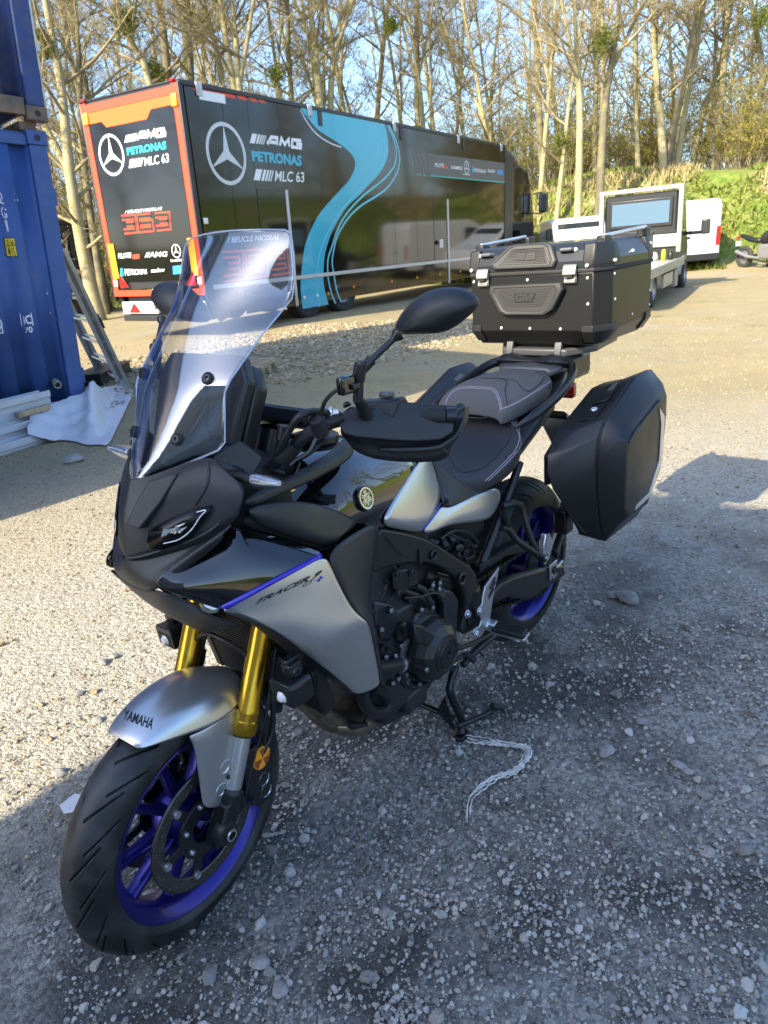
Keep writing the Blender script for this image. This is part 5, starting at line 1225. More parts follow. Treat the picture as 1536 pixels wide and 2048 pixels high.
# ------------------------------------------------------------------ front forks
FAX = V((-.4226, 0, .9063)); FO = V((-.085, 0, .120))
def fpt(z, y): return FO + FAX*((z-FO.z)/FAX.z) + V((0, y, 0))
def fork(s):
    y = .103*s; ax = ST.to_3x3() @ FAX
    z0 = fpt(.190, y); o = ST @ z0
    f = MB().lathe([(.0215, -.002), (.0285, 0), (.0295, .003), (.0295, .030), (.0275, .033), (.0275, .047), (.0285, .049), (.0285, .057), (.0262, .062), (.0262, .19), (.0275, .24), (.0275, .56)], o, ax, 40).build('fork_leg', 'fork_gold', B, ang=25)
    MB().lathe([(.0205, -.15), (.0205, .0)], o, ax, 32).build('fork_tube', 'bright_metal', f)
    MB().lathe([(.022, -.001), (.0275, -.004), (.0275, -.001)], o, ax, 32).build('dust_seal', 'grip_rubber', f)
    b = MB().lathe([(.0235, .0), (.0265, -.004), (.0265, -.045), (.024, -.06), (.024, -.10), (.0, -.105)], ST @ fpt(.075, y), ax, 28)
    b.loft([[ST @ V((x, y+w_*q, z)) for q, w_ in ((1, .021), (1, .021), (-1, .021), (-1, .021))] if False else [ST @ V((x-.03, y+.02, z)), ST @ V((x+.03, y+.02, z)), ST @ V((x+.03, y-.02, z)), ST @ V((x-.03, y-.02, z))] for x, z in ((-.052, .06), (-.038, .03), (-.016, .0), (-.008, -.028))])
    b.build('fork_bottom', 'satin_black', f, bevel=.006, seg=2)
    a_ = ST.to_3x3() @ V((0, s, 0)); c = ST @ V((-.012, y+.020*s, -.004))
    MB().lathe([(.030, -.02), (.030, .0), (.027, .006), (.016, .008), (.016, .013), (.0135, .015), (.0095, .015), (.0085, .007), (0, .007)], c, a_, 28).build('axle_end', 'frame_black', f)
    MB().lathe([(.0145, .0135), (.0135, .0165), (.010, .0165), (.010, .012)], c, a_, 24).build('axle_nut', 'bright_metal', f)
    # caliper behind the leg
    cal = MB().prism([ST @ V(p) for p in ((-.085, y-.012*s, .16), (-.165, y-.012*s, .125), (-.185, y-.012*s, .04), (-.175, y-.012*s, -.03), (-.125, y-.012*s, -.035), (-.095, y-.012*s, .03))], ST.to_3x3() @ V((0, .026*s, 0)))
    cal.box((-.085, y-.005*s, .10), (.06, .02, .03), ST).box((-.08, y-.005*s, .01), (.07, .02, .03), ST)
    cal = cal.build('brake_caliper', 'satin_black', B, bevel=.005)
    for (x, z) in ((-.148, .036), (-.150, .0)):
        c = ST @ V((x, y+.014*s, z)); MB().lathe([(.0125, -.002), (.0155, -.001), (.017, .002), (.017, -.006)], c, a_, 24).lathe([(0, -.001), (.0125, -.001)], c, a_, 20).build('caliper_cap', 'bright_metal', cal)
    for (x, z) in ((-.10, .115), (-.105, .0), (-.17, .10)): MB().bolt(ST @ V((x, y+.014*s, z)), a_, .006, .005).build('caliper_bolt', 'engine_black', cal)
    # reflector, eight wedges
    c = ST @ V(my((-0.1482, 0.118, 0.1007), s)); u = ST.to_3x3() @ V((1, 0, 0)); v = ST.to_3x3() @ V((0, 0, 1)); rr = .0265
    rf = MB().lathe([(.0285, -.004), (.0285, .002), (.0265, .003)], c, a_, 32).lathe([(.0, -.003), (.0285, -.004)], c, a_, 32).build('reflector', 'amber_reflector', B)
    for nm, mt, par in (('bright_wedge', 'amber_reflector', 0), ('dark_wedge', 'amber_dark', 1)):
        b = MB()
        for k in range(6):
            if k % 2 != par: continue
            a0 = R(60*k+15); fan = [c+a_*.0045]+[c+a_*.0035+(u*math.cos(a0+R(60)*t/6)+v*math.sin(a0+R(60)*t/6))*rr for t in range(7)]
            b.add(fan, [(0, t+1, t+2) for t in range(6)])
        b.build(nm, mt, rf, smooth=False)
    MB().box(tuple(FWd(s)), (.012, .008, .06), ST).build('reflector_bracket', 'satin_black', rf, bevel=.002)
def FWd(s): p = V((-0.1482, 0.118, 0.1007)); return V((p.x+.01, (p.y-.008)*s, p.z+.01))
both(fork)
for z, nm in ((.84, 'top_yoke'), (.60, 'bottom_yoke')):
    a, c = fpt(z, .103), fpt(z, -.103); m3 = FAX.to_track_quat('Z', 'Y').to_matrix().to_4x4()
    MB().loft([[ST @ (V((p.x, y, p.z)) + V((.9063*q, 0, .4226*q)) + FAX*h) for q, h in ((-.05, -.02), (.035, -.02), (.035, .02), (-.05, .02))] for y, p in ((-.135, a), (-.06, a), (.06, a), (.135, a))]).build(nm, 'satin_black', B, bevel=.008)
# brake hoses behind the left leg
def hoses():
    for s in (1, -1):
        y = .115*s
        MB().tube([ST @ V(p) for p in spl([(-.31, y*.4, .42), (-.26, y, .34), (-.21, y*1.05, .24), (-.19, y*1.05, .15), (-.155, y*1.02, .11)], 6)], .0065, 10).build('brake_hose', 'hose_rubber', B)
        MB().tube([ST @ V(p) for p in spl([(-.28, y*.9, .40), (-.19, y*1.1, .26), (-.165, y*1.1, .19), (-.16, y*1.05, .13)], 6)], .0045, 8).build('sensor_cable', 'hose_rubber', B)
        for q in (.2, .5): MB().tube([ST @ V((-.215-.02*q, y*1.05, .25+.05*q)), ST @ V((-.195-.02*q, y*1.05, .215+.05*q))], .012, 10).build('hose_clip', 'satin_black', B)
    MB().tube([ST @ V(p) for p in spl([(-.19, .09, .335), (-.17, .05, .375), (-.165, -.02, .385), (-.18, -.085, .34)], 6)], .0055, 10).build('cross_hose', 'hose_rubber', B)
    MB().tube([ST @ V(p) for p in spl([(-.20, .125, .30), (-.175, .13, .23), (-.10, .128, .10), (-.06, .125, .02), (-.03, .115, .025)], 6)], .0022, 8).build('thin_cable', 'hose_rubber', B)
hoses()
# ------------------------------------------------------------------ front mudguard
def mudguard():
    rows = []
    def row(th, sec, xo=0.):
        a = R(th); half = [(0, sec[0][1])]+list(sec[1:])
        full = [(-y, r) for y, r in reversed(half[1:])]+half
        return [ST @ V((r*math.cos(a)+xo, y, r*math.sin(a))) for y, r in full]
    for th, sec in ((69.5, ((0, .319), (.02, .3185), (.036, .317), (.045, .313))), (71, ((0, .326), (.026, .325), (.048, .320), (.057, .309))), (77, ((0, .331), (.035, .328), (.062, .317), (.072, .296))),
                    (86, ((0, .335), (.04, .331), (.073, .317), (.087, .280))), (96, ((0, .339), (.043, .334), (.079, .319), (.097, .268))), (106, ((0, .342), (.043, .336), (.079, .323), (.101, .268))), (115, ((0, .344), (.043, .336), (.074, .325), (.093, .286))), (124, ((0, .345), (.040, .336), (.064, .322), (.074, .300)))):
        rows.append(row(th, sec))
    g = patch(rows, 'mudguard', 'silver_paint', B, sub=3, solid=.003, ang=180)
    rows = [row(th, sec) for th, sec in ((123, ((0, .343), (.040, .334), (.062, .320), (.070, .300))), (132, ((0, .344), (.038, .334), (.056, .318), (.062, .295))), (146, ((0, .346), (.038, .338), (.060, .318), (.068, .285))), (160, ((0, .349), (.035, .342), (.055, .325), (.062, .300))))]
    patch(rows, 'mudguard_rear', 'matte_black', B, sub=2, solid=.003)
    def leg(s):
        L_ = lambda p: ST @ V(my(p, s))
        rws = [[(0.0118, 0.074, 0.2663), (-0.0172, 0.087, 0.261), (-0.0682, 0.092, 0.2608), (-0.1301, 0.086, 0.2574)],
               [(0.0058, 0.082, 0.2495), (-0.0162, 0.0935, 0.2432), (-0.0659, 0.0975, 0.2364), (-0.1277, 0.09, 0.2205)],
               [(0.0051, 0.084, 0.2259), (-0.0161, 0.0945, 0.2169), (-0.0609, 0.0985, 0.205), (-0.1166, 0.091, 0.1896)],
               [(0.008, 0.086, 0.168), (-0.0123, 0.096, 0.1561), (-0.0469, 0.0985, 0.1433), (-0.0861, 0.092, 0.1305)],
               [(0.0132, 0.088, 0.0962), (-0.0021, 0.096, 0.0841), (-0.0265, 0.097, 0.0721), (-0.0549, 0.092, 0.0612)],
               [(0.0126, 0.089, 0.0805), (-0.0012, 0.095, 0.0655), (-0.0209, 0.096, 0.053), (-0.0441, 0.092, 0.0453)]]
        rr = [[L_(p) for p in r] for r in rws]
        if s < 0: rr = [r[::-1] for r in rr]
        lg = patch(rr, 'mudguard_stay', 'silver_paint', g, sub=2, solid=.004)
        for px in ((-0.0541, 0.0985, 0.1403), (-0.0331, 0.0985, 0.0918)):
            c = L_(px); a_ = ST.to_3x3() @ V((0, s, 0)); b_ = MB().lathe([(.0165, -.006), (.0165, .001), (.0145, .003), (.0115, .001), (.0105, -.004)], c, a_, 24).build('stay_boss', 'silver_paint', g)
            MB().lathe([(.0095, -.004), (.0095, .0), (.008, .0015), (.0045, .0015), (.004, -.002), (0, -.002)], c, a_, 18).build('stay_bolt', 'cast_alu', g)
    both(leg)
    bv = bvh_of(g); b = MB()
    word(b, 'YAMAHA', quad(ST @ V((0.0654, -0.035, 0.3259)), ST @ V((0.0507, 0.035, 0.3195)), ST @ V((0.0623, 0.035, 0.3012)), ST @ V((0.0756, -0.035, 0.3087))), .012, .1, bv, .0012)
    b.build('lettering', 'black_print', g, smooth=False, fixn=False)
mudguard()

# ------------------------------------------------------------------ body core that the panels hang on
MB().loft([[(x, y*w_, z0+(z1-z0)*q) for y, q in ((-1, 0), (1, 0), (1, .7), (.7, 1), (-.7, 1), (-1, .7))] for x, w_, z0, z1 in ((.44, .12, .72, .98), (.30, .15, .60, 1.0), (.10, .14, .56, .95), (-.12, .12, .56, .80), (-.30, .10, .62, .80), (-.60, .09, .74, .86), (-.95, .07, .86, .95))]).build('frame_core', 'deep_black', B, bevel=.02)
# ------------------------------------------------------------------ nose
def nose():
    rows = [[(0.6956, 0, 1.0894), (0.6802, 0.035, 1.0929), (0.6454, 0.08, 1.11), (0.5992, 0.125, 1.1247), (0.5916, 0.145, 1.115)],
            [(0.7124, 0, 1.0513), (0.693, 0.035, 1.0662), (0.6545, 0.083, 1.0889), (0.5984, 0.13, 1.113), (0.5886, 0.16, 1.0931)],
            [(0.7273, 0, 1.0208), (0.72, 0.03, 1.0227), (0.6699, 0.085, 1.0667), (0.6139, 0.142, 1.0881), (0.5803, 0.198, 1.0699)],
            [(0.7334, 0, 0.9955), (0.7228, 0.031, 1.0041), (0.6873, 0.075, 1.035), (0.6283, 0.148, 1.0583), (0.5867, 0.203, 1.0586)],
            [(0.738, 0, 0.9629), (0.7298, 0.03, 0.9811), (0.703, 0.065, 1.0013), (0.6421, 0.15, 1.0225), (0.5939, 0.203, 1.0408)],
            [(0.7407, 0, 0.9423), (0.7333, 0.028, 0.9521), (0.7104, 0.075, 0.9683), (0.6532, 0.148, 0.9911), (0.6005, 0.198, 1.0238)],
            [(0.7393, 0, 0.9341), (0.729, 0.03, 0.9379), (0.7, 0.083, 0.9532), (0.6524, 0.144, 0.9701), (0.6004, 0.192, 1.0124)]]
    full = [[my(p, -1) for p in r[:0:-1]]+list(r) for r in rows]
    full[0][4] = tuple(full[0][4])
    n = patch(full, 'nose_cowl', 'matte_black', B, sub=3, solid=.004, ang=180, cr=(5,), cc=(4,))
    # centre beak, a raised blade down the middle
    rb = [[(0.6435, 0.03, 1.0705), (0.6354, 0.058, 1.0773)], [(0.6638, 0.022, 1.0494), (0.6539, 0.052, 1.0489)], [(0.7242, 0.012, 1.0093), (0.7139, 0.036, 1.0038)], [(0.7152, 0.016, 0.9972), (0.716, 0.03, 0.9929)], [(0.7284, 0.01, 0.9635), (0.7284, 0.024, 0.9622)], [(0.7361, 0.006, 0.9396), (0.7335, 0.016, 0.9387)]]
    return n
NOSE = nose(); NB = bvh_of(NOSE)
def beak():
    L = [(296,966), (279,1000), (261,1045)]; Rr = [(352,966), (318,1010), (285,1056)]
    rows = []
    for l, r in (((300,962,.02), (356,944,.075)), ((284,994,.02), (332,992,.062)), ((262,1045,.012), (290,1052,.038))):
        pass
    P = [cast(NB, (0.6747, 0.03, 1.0833), .004), cast(NB, (0.6385, 0.075, 1.0951), .004), cast(NB, (0.6758, 0.055, 1.0421), .009), cast(NB, (0.7095, 0.028, 0.9964), .015), cast(NB, (0.7232, 0.012, 1.0089), .015), cast(NB, (0.6996, 0.022, 1.0507), .009)]
    b = MB(); b.prism(P, (-.022, 0, -.004)); b.build('nose_blade', 'matte_black', NOSE, bevel=.0025, fixn=True)
    for s in (1, -1): MB().tube([my(cast(NB, p, .001), s) for p in spl([(0.7406, 0.002, 0.9384), (0.7255, 0.03, 0.943), (0.7021, 0.08, 0.9598), (0.6756, 0.115, 0.9708), (0.6506, 0.15, 0.9884), (0.6291, 0.17, 1.0051)], 6)], .0035, 8).build('lip_edge', 'matte_black', NOSE)
    for s in (1, -1): MB().tube([my(cast(NB, p, .0005), s) for p in spl([(0.6499, 0.13, 1.0421), (0.6254, 0.14, 1.0712), (0.6094, 0.135, 1.0958), (0.6042, 0.13, 1.1137)], 5)], .0028, 8).build('cowl_crease', 'matte_black', NOSE)
    P = [cast(NB, p, .005) for p in ((0.7194, 0.028, 1.0012), (0.7188, 0.05, 0.9684), (0.7076, 0.075, 0.9609), (0.7241, 0.05, 0.9459), (0.7386, 0.01, 0.9394), (0.7278, 0.015, 0.9697))]
beak()
def lamp(s):
    EL = [(297,1084), (300,1062), (318,1050), (355,1032), (392,1016), (424,1011), (420,1026), (405,1048), (385,1071), (360,1086), (325,1097), (303,1096)]
    dep = [.055, .058, .07, .1, .13, .16, .158, .145, .125, .1, .07, .055]
    E = [(0.7218, 0.06, 0.978), (0.7138, 0.06, 0.9981), (0.7011, 0.075, 1.0088), (0.6762, 0.105, 1.0242), (0.6522, 0.135, 1.0376), (0.6296, 0.155, 1.0385), (0.637, 0.155, 1.0257), (0.6512, 0.145, 1.0063), (0.6649, 0.125, 0.9835), (0.6796, 0.1, 0.9681), (0.7043, 0.075, 0.9606), (0.7184, 0.06, 0.964)]
    P = [cast(NB, p, .0035) for p in E]; c = sum(P, V())/len(P)
    def poly(name, pts, m, parent, th=.003, **k):
        b = MB(); cc = sum(pts, V())/len(pts); pts = [V(my(p, s)) for p in pts]; cc = V(my(cc, s))
        b.add([cc]+pts, [(0, i+1, (i+1) % len(pts)+1) for i in range(len(pts))]); return b.build(name, m, parent, solid=th, **k)
    h = poly('headlight', P, 'lamp_black', NOSE, .006, ang=180)
    MB().tube([my(p, s) for p in P]+[my(P[0], s)], .0022, 8).build('lamp_bezel', 'gloss_black', h)
    # inner reflector facets
    rl = [cast(NB, p, .0058) for p in ((0.7006, 0.075, 0.9815), (0.6937, 0.08, 0.9967), (0.6802, 0.1, 1.0061), (0.6648, 0.115, 1.0096), (0.6653, 0.12, 1.0024), (0.6791, 0.11, 0.991), (0.6867, 0.09, 0.9824))]
    b = MB(); r = random.Random(8); cc = sum(rl, V())/len(rl)
    for i in range(len(rl)):
        a, d = rl[i], rl[(i+1) % len(rl)]; m1 = (a+d)/2
        for t0, t1 in ((0, .45), (.5, .95)):
            p = [cc.lerp(a, t0+.05), cc.lerp(d, t0+.05), cc.lerp(d, t1)+V((r.gauss(0, .0012), 0, r.gauss(0, .0012))), cc.lerp(a, t1)+V((r.gauss(0, .0012), 0, r.gauss(0, .0012)))]
            if r.random() < .75: b.add([my(q, s) for q in p], [(0, 1, 2, 3)])
    b.build('lamp_reflector', 'cast_alu', h, smooth=False)
    dr = [cast(NB, p, .006) for p in ((0.6995, 0.08, 0.9715), (0.6808, 0.105, 0.978), (0.6637, 0.125, 0.9945), (0.6535, 0.148, 1.0221), (0.641, 0.153, 1.0329), (0.6528, 0.14, 1.0306))]
    b = MB(); b.tube([my(p, s) for p in spl(dr, 5)], .0012, 8); b.build('daylight_strip', 'lamp_clear', h)
both(lamp)
# lower lip and chin
def chin():
    rows = [[(0.7421, 0, 0.9363), (0.731, 0.032, 0.9348), (0.6984, 0.085, 0.9509), (0.6515, 0.145, 0.9668), (0.6023, 0.188, 1.0051)],
            [(0.7494, 0, 0.9152), (0.7377, 0.04, 0.9134), (0.7143, 0.085, 0.921), (0.6716, 0.138, 0.9584), (0.6266, 0.186, 0.9908)],
            [(0.7441, 0, 0.8907), (0.7433, 0.04, 0.894), (0.7357, 0.085, 0.9065), (0.6922, 0.13, 0.9438), (0.6375, 0.184, 0.9883)],
            [(0.7305, 0, 0.8712), (0.7339, 0.04, 0.8765), (0.7357, 0.085, 0.887), (0.6927, 0.125, 0.9258), (0.6296, 0.16, 0.9657)]]
    full = [[my(p, -1) for p in r[:0:-1]]+list(r) for r in rows]
    patch(full, 'chin_cowl', 'matte_black', B, sub=2, solid=.004)
    rows = [[(0.7305, 0, 0.8712), (0.7339, 0.04, 0.8765), (0.7357, 0.085, 0.887), (0.7266, 0.115, 0.8812), (0.689, 0.142, 0.8482)],
            [(0.7154, 0, 0.8263), (0.7142, 0.035, 0.8275), (0.7092, 0.075, 0.832), (0.6987, 0.105, 0.8344), (0.6807, 0.145, 0.8306)],
            [(0.6883, 0, 0.7862), (0.6808, 0.035, 0.788), (0.6735, 0.08, 0.7966), (0.6647, 0.115, 0.8004), (0.6612, 0.152, 0.8086)],
            [(0.6152, 0, 0.7077), (0.6177, 0.04, 0.7215), (0.6217, 0.09, 0.7441), (0.6273, 0.14, 0.7673), (0.6202, 0.18, 0.783)]]
    full = [[my(p, -1) for p in r[:0:-1]]+list(r) for r in rows]
    patch(full, 'under_cowl', 'matte_black', B, sub=2, solid=.004)
chin()
# side panels: gloss black upper, silver lower with a blue line
def side(s):
    def pp(rows, name, m, parent=B, **k):
        rr = [[my(p, s) for p in r] for r in rows]
        if s < 0: rr = [r[::-1] for r in rr]
        return patch(rr, name, m, parent, **k)
    g = pp([[(0.7695, 0.142, 0.9349), (0.7572, 0.158, 0.9468), (0.7392, 0.168, 0.9517), (0.7111, 0.175, 0.962), (0.6891, 0.176, 0.9737)][::-1][::-1] if False else
            [(0.7425, 0.093, 0.9094), (0.7384, 0.105, 0.8936), (0.7271, 0.12, 0.8838), (0.6869, 0.148, 0.8511), (0.6634, 0.168, 0.8335)],
            [(0.7331, 0.1, 0.922), (0.7297, 0.116, 0.9054), (0.7182, 0.136, 0.897), (0.6726, 0.164, 0.8621), (0.6513, 0.18, 0.8423)],
            [(0.6631, 0.112, 0.9492), (0.661, 0.136, 0.9302), (0.6498, 0.164, 0.9129), (0.6192, 0.196, 0.8859), (0.6, 0.212, 0.864)],
            [(0.6101, 0.136, 0.9703), (0.606, 0.156, 0.9579), (0.5912, 0.19, 0.9379), (0.553, 0.224, 0.904), (0.5285, 0.24, 0.881)],
            [(0.5891, 0.146, 0.9774), (0.5791, 0.16, 0.9701), (0.5404, 0.192, 0.9402), (0.487, 0.224, 0.9029), (0.455, 0.247, 0.8827)],
            [(0.5746, 0.14, 0.9753), (0.5577, 0.152, 0.9671), (0.5138, 0.184, 0.9361), (0.4639, 0.218, 0.9027), (0.4363, 0.24, 0.8805)]], 'upper_side_panel', 'gloss_black', sub=3, solid=.004, cr=(0, 4), cc=(0, 4))
    v = pp([[(0.6641, 0.169, 0.8341), (0.6087, 0.207, 0.8566), (0.5219, 0.241, 0.8762), (0.4469, 0.249, 0.881)],
            [(0.6545, 0.174, 0.8276), (0.5983, 0.214, 0.8415), (0.5104, 0.248, 0.8606), (0.4415, 0.254, 0.8627)],
            [(0.6257, 0.196, 0.8088), (0.5637, 0.232, 0.8123), (0.4884, 0.258, 0.8191), (0.4337, 0.263, 0.8171)],
            [(0.5853, 0.226, 0.7692), (0.5386, 0.252, 0.7619), (0.4713, 0.272, 0.7561), (0.4135, 0.276, 0.7427)],
            [(0.5451, 0.236, 0.7198), (0.5214, 0.262, 0.7171), (0.4628, 0.282, 0.7211), (0.3871, 0.285, 0.7114)],
            [(0.5314, 0.236, 0.6992), (0.5157, 0.262, 0.6984), (0.4553, 0.281, 0.7023), (0.3751, 0.284, 0.6938)],
            [(0.5131, 0.237, 0.6737), (0.498, 0.258, 0.6727), (0.4417, 0.276, 0.6736), (0.3671, 0.28, 0.6693)],
            [(0.4571, 0.237, 0.5993), (0.4384, 0.25, 0.5986), (0.404, 0.265, 0.6032), (0.3483, 0.27, 0.5956)],
            [(0.4042, 0.236, 0.5252), (0.3931, 0.244, 0.519), (0.36, 0.252, 0.5164), (0.3286, 0.256, 0.5136)],
            [(0.391, 0.234, 0.5055), (0.3822, 0.241, 0.4988), (0.3514, 0.248, 0.493), (0.3248, 0.252, 0.4929)]], 'silver_side_panel', 'silver_paint', sub=3, solid=.005)
    pp([[(0.4429, 0.247, 0.8836), (0.332, 0.222, 0.8798), (0.1979, 0.187, 0.8625)],
        [(0.4302, 0.255, 0.8348), (0.3468, 0.238, 0.8319), (0.2157, 0.192, 0.8023)],
        [(0.4041, 0.268, 0.7358), (0.3573, 0.252, 0.7532), (0.2795, 0.212, 0.7348)],
        [(0.3817, 0.274, 0.7092), (0.3553, 0.262, 0.7043), (0.3012, 0.222, 0.7011)],
        [(0.362, 0.276, 0.6849), (0.3398, 0.262, 0.6787), (0.3035, 0.232, 0.6517)],
        [(0.3369, 0.262, 0.584), (0.318, 0.252, 0.5703), (0.2943, 0.232, 0.5435)],
        [(0.319, 0.248, 0.4866), (0.3036, 0.243, 0.4727), (0.2848, 0.23, 0.4537)]], 'inner_side_panel', 'matte_black', sub=2, solid=.004)
    pp([[(0.677, 0.188, 0.8425), (0.6469, 0.19, 0.8174), (0.6136, 0.19, 0.792)], [(0.6335, 0.206, 0.8111), (0.616, 0.2, 0.7893), (0.5867, 0.18, 0.7497)], [(0.5833, 0.222, 0.7611), (0.5711, 0.21, 0.7393), (0.554, 0.19, 0.7045)], [(0.5289, 0.232, 0.6917), (0.5185, 0.22, 0.6683), (0.5023, 0.2, 0.6334)], [(0.4543, 0.233, 0.591), (0.4408, 0.22, 0.5705), (0.4244, 0.2, 0.5427)], [(0.3908, 0.23, 0.5011), (0.3852, 0.22, 0.4882), (0.3717, 0.205, 0.4684)]], 'inner_lip', 'matte_black', sub=2, solid=.003)
    # decals lie on the left skin and its mirror
    gb, vb = bvh_of(g), bvh_of(v); me = V((EYE.x, EYE.y*s, EYE.z))
    b = MB(); n = 24
    for i in range(n+1):
        t = i/n
    q = quad(my((0.6664, 0.169, 0.8407), s), my((0.4518, 0.246, 0.8869), s), my((0.4488, 0.249, 0.8784), s), my((0.6595, 0.173, 0.8297), s))
    pts = []
    for i in range(n+1):
        for vv in (1, 0): pts.append(cast(vb if vv == 0 else gb, q(i/n, vv), .0018, me))
    b.add(pts, [(2*i, 2*i+1, 2*i+3, 2*i+2) for i in range(n)]); b.build('blue_stripe', 'stripe_blue', v, solid=.0008, ang=180)
    A = [(0.6182, 0.22, 0.8446), (0.5039, 0.25, 0.8515), (0.509, 0.25, 0.8469), (0.6208, 0.22, 0.8381)] if s > 0 else None
    if s > 0:
        b = MB(); word(b, 'TRACER 9', quad((0.6095, 0.222, 0.8456), (0.461, 0.256, 0.8563), (0.471, 0.257, 0.847), (0.6199, 0.222, 0.8382)), .03, .35, vb, .0012); b.build('lettering', 'black_print', v, smooth=False, fixn=False)
        b = MB(); word(b, 'GT', quad((0.5133, 0.25, 0.8465), (0.4862, 0.256, 0.8465), (0.4905, 0.256, 0.838), (0.5176, 0.25, 0.8382)), .02, .35, vb, .0012); b.build('lettering', 'rack_grey', v, smooth=False, fixn=False)
        b = MB(); word(b, '+', quad((0.4806, 0.256, 0.8452), (0.4605, 0.258, 0.845), (0.465, 0.258, 0.8354), (0.4853, 0.256, 0.8346)), .02, .2, vb, .0012); b.build('lettering', 'stripe_blue', v, smooth=False, fixn=False)
    else:
        b = MB(); word(b, 'TRACER 9', quad(my((0.461, 0.256, 0.8563), s), my((0.6095, 0.222, 0.8456), s), my((0.6199, 0.222, 0.8382), s), my((0.471, 0.257, 0.847), s)), .014, .35, vb, .0012, src=me); b.build('lettering', 'black_print', v, smooth=False, fixn=False)
    # cornering lamp under the front of the panel
    b = MB(); P = [V(my(p, s)) for p in ((0.6985, 0.148, 0.8577), (0.6808, 0.156, 0.8461), (0.6647, 0.17, 0.8347), (0.6694, 0.168, 0.8285), (0.6825, 0.16, 0.8292), (0.6922, 0.15, 0.8387))]
    c = MB().prism(P, (-.02, -.012*s, 0)).build('cornering_lamp', 'lens_clear', B, bevel=.002)
    MB().prism([p+V((-.012, -.008*s, 0)) for p in P], (-.008, 0, 0)).build('lamp_bowl', 'bright_metal', c, bevel=.002)
both(side)
# upper side trim: the matte arm from the nose to the tank and the panel below it
def arm(s):
    def pp(rows, name, m, **k):
        rr = [[my(p, s) for p in r] for r in rows]
        if s < 0: rr = [r[::-1] for r in rr]
        return patch(rr, name, m, B, **k)
    pp([[(0.573, 0.196, 1.0233), (0.5881, 0.198, 1.0369), (0.5787, 0.19, 1.0386), (0.5607, 0.178, 1.0348)],
        [(0.4945, 0.196, 1.0244), (0.5019, 0.196, 1.0427), (0.4856, 0.184, 1.0432), (0.4602, 0.17, 1.0375)],
        [(0.3705, 0.186, 1.02), (0.3764, 0.184, 1.0451), (0.3558, 0.17, 1.0485), (0.3182, 0.15, 1.0398)],
        [(0.2734, 0.17, 1.0237), (0.2648, 0.165, 1.0442), (0.2396, 0.146, 1.0528), (0.2145, 0.12, 1.0554)],
        [(0.2253, 0.155, 1.0309), (0.2141, 0.145, 1.0435), (0.2026, 0.125, 1.0552), (0.1919, 0.1, 1.062)],
        [(0.204, 0.125, 1.0458), (0.2008, 0.12, 1.0542), (0.1974, 0.105, 1.0615), (0.1978, 0.09, 1.0674)]], 'tank_trim', 'matte_black', sub=2, solid=.004)
    pp([[(0.5851, 0.196, 1.0253), (0.5005, 0.2, 1.012), (0.4199, 0.196, 0.9821), (0.3265, 0.19, 0.9259), (0.2674, 0.182, 0.8788)],
        [(0.5836, 0.206, 1.0122), (0.5141, 0.212, 0.9973), (0.4348, 0.21, 0.9582), (0.3548, 0.206, 0.9055), (0.3114, 0.2, 0.8786)],
        [(0.558, 0.2, 0.9873), (0.5161, 0.214, 0.9596), (0.4583, 0.22, 0.9214), (0.4056, 0.222, 0.89), (0.3663, 0.215, 0.883)],
        [(0.5511, 0.19, 0.9786), (0.5057, 0.2, 0.9464), (0.447, 0.206, 0.9073), (0.4017, 0.212, 0.8793), (0.3617, 0.206, 0.8721)]], 'air_duct', 'matte_black', sub=2, solid=.004)
    pp([[(0.596, 0.17, 0.9889), (0.5259, 0.185, 0.9487), (0.4502, 0.2, 0.898), (0.4053, 0.21, 0.8637)], [(0.5584, 0.175, 1.0082), (0.4934, 0.185, 0.9765), (0.4202, 0.19, 0.9286), (0.3759, 0.2, 0.8847)]], 'duct_liner', 'deep_black', sub=1, solid=.003)
both(arm)
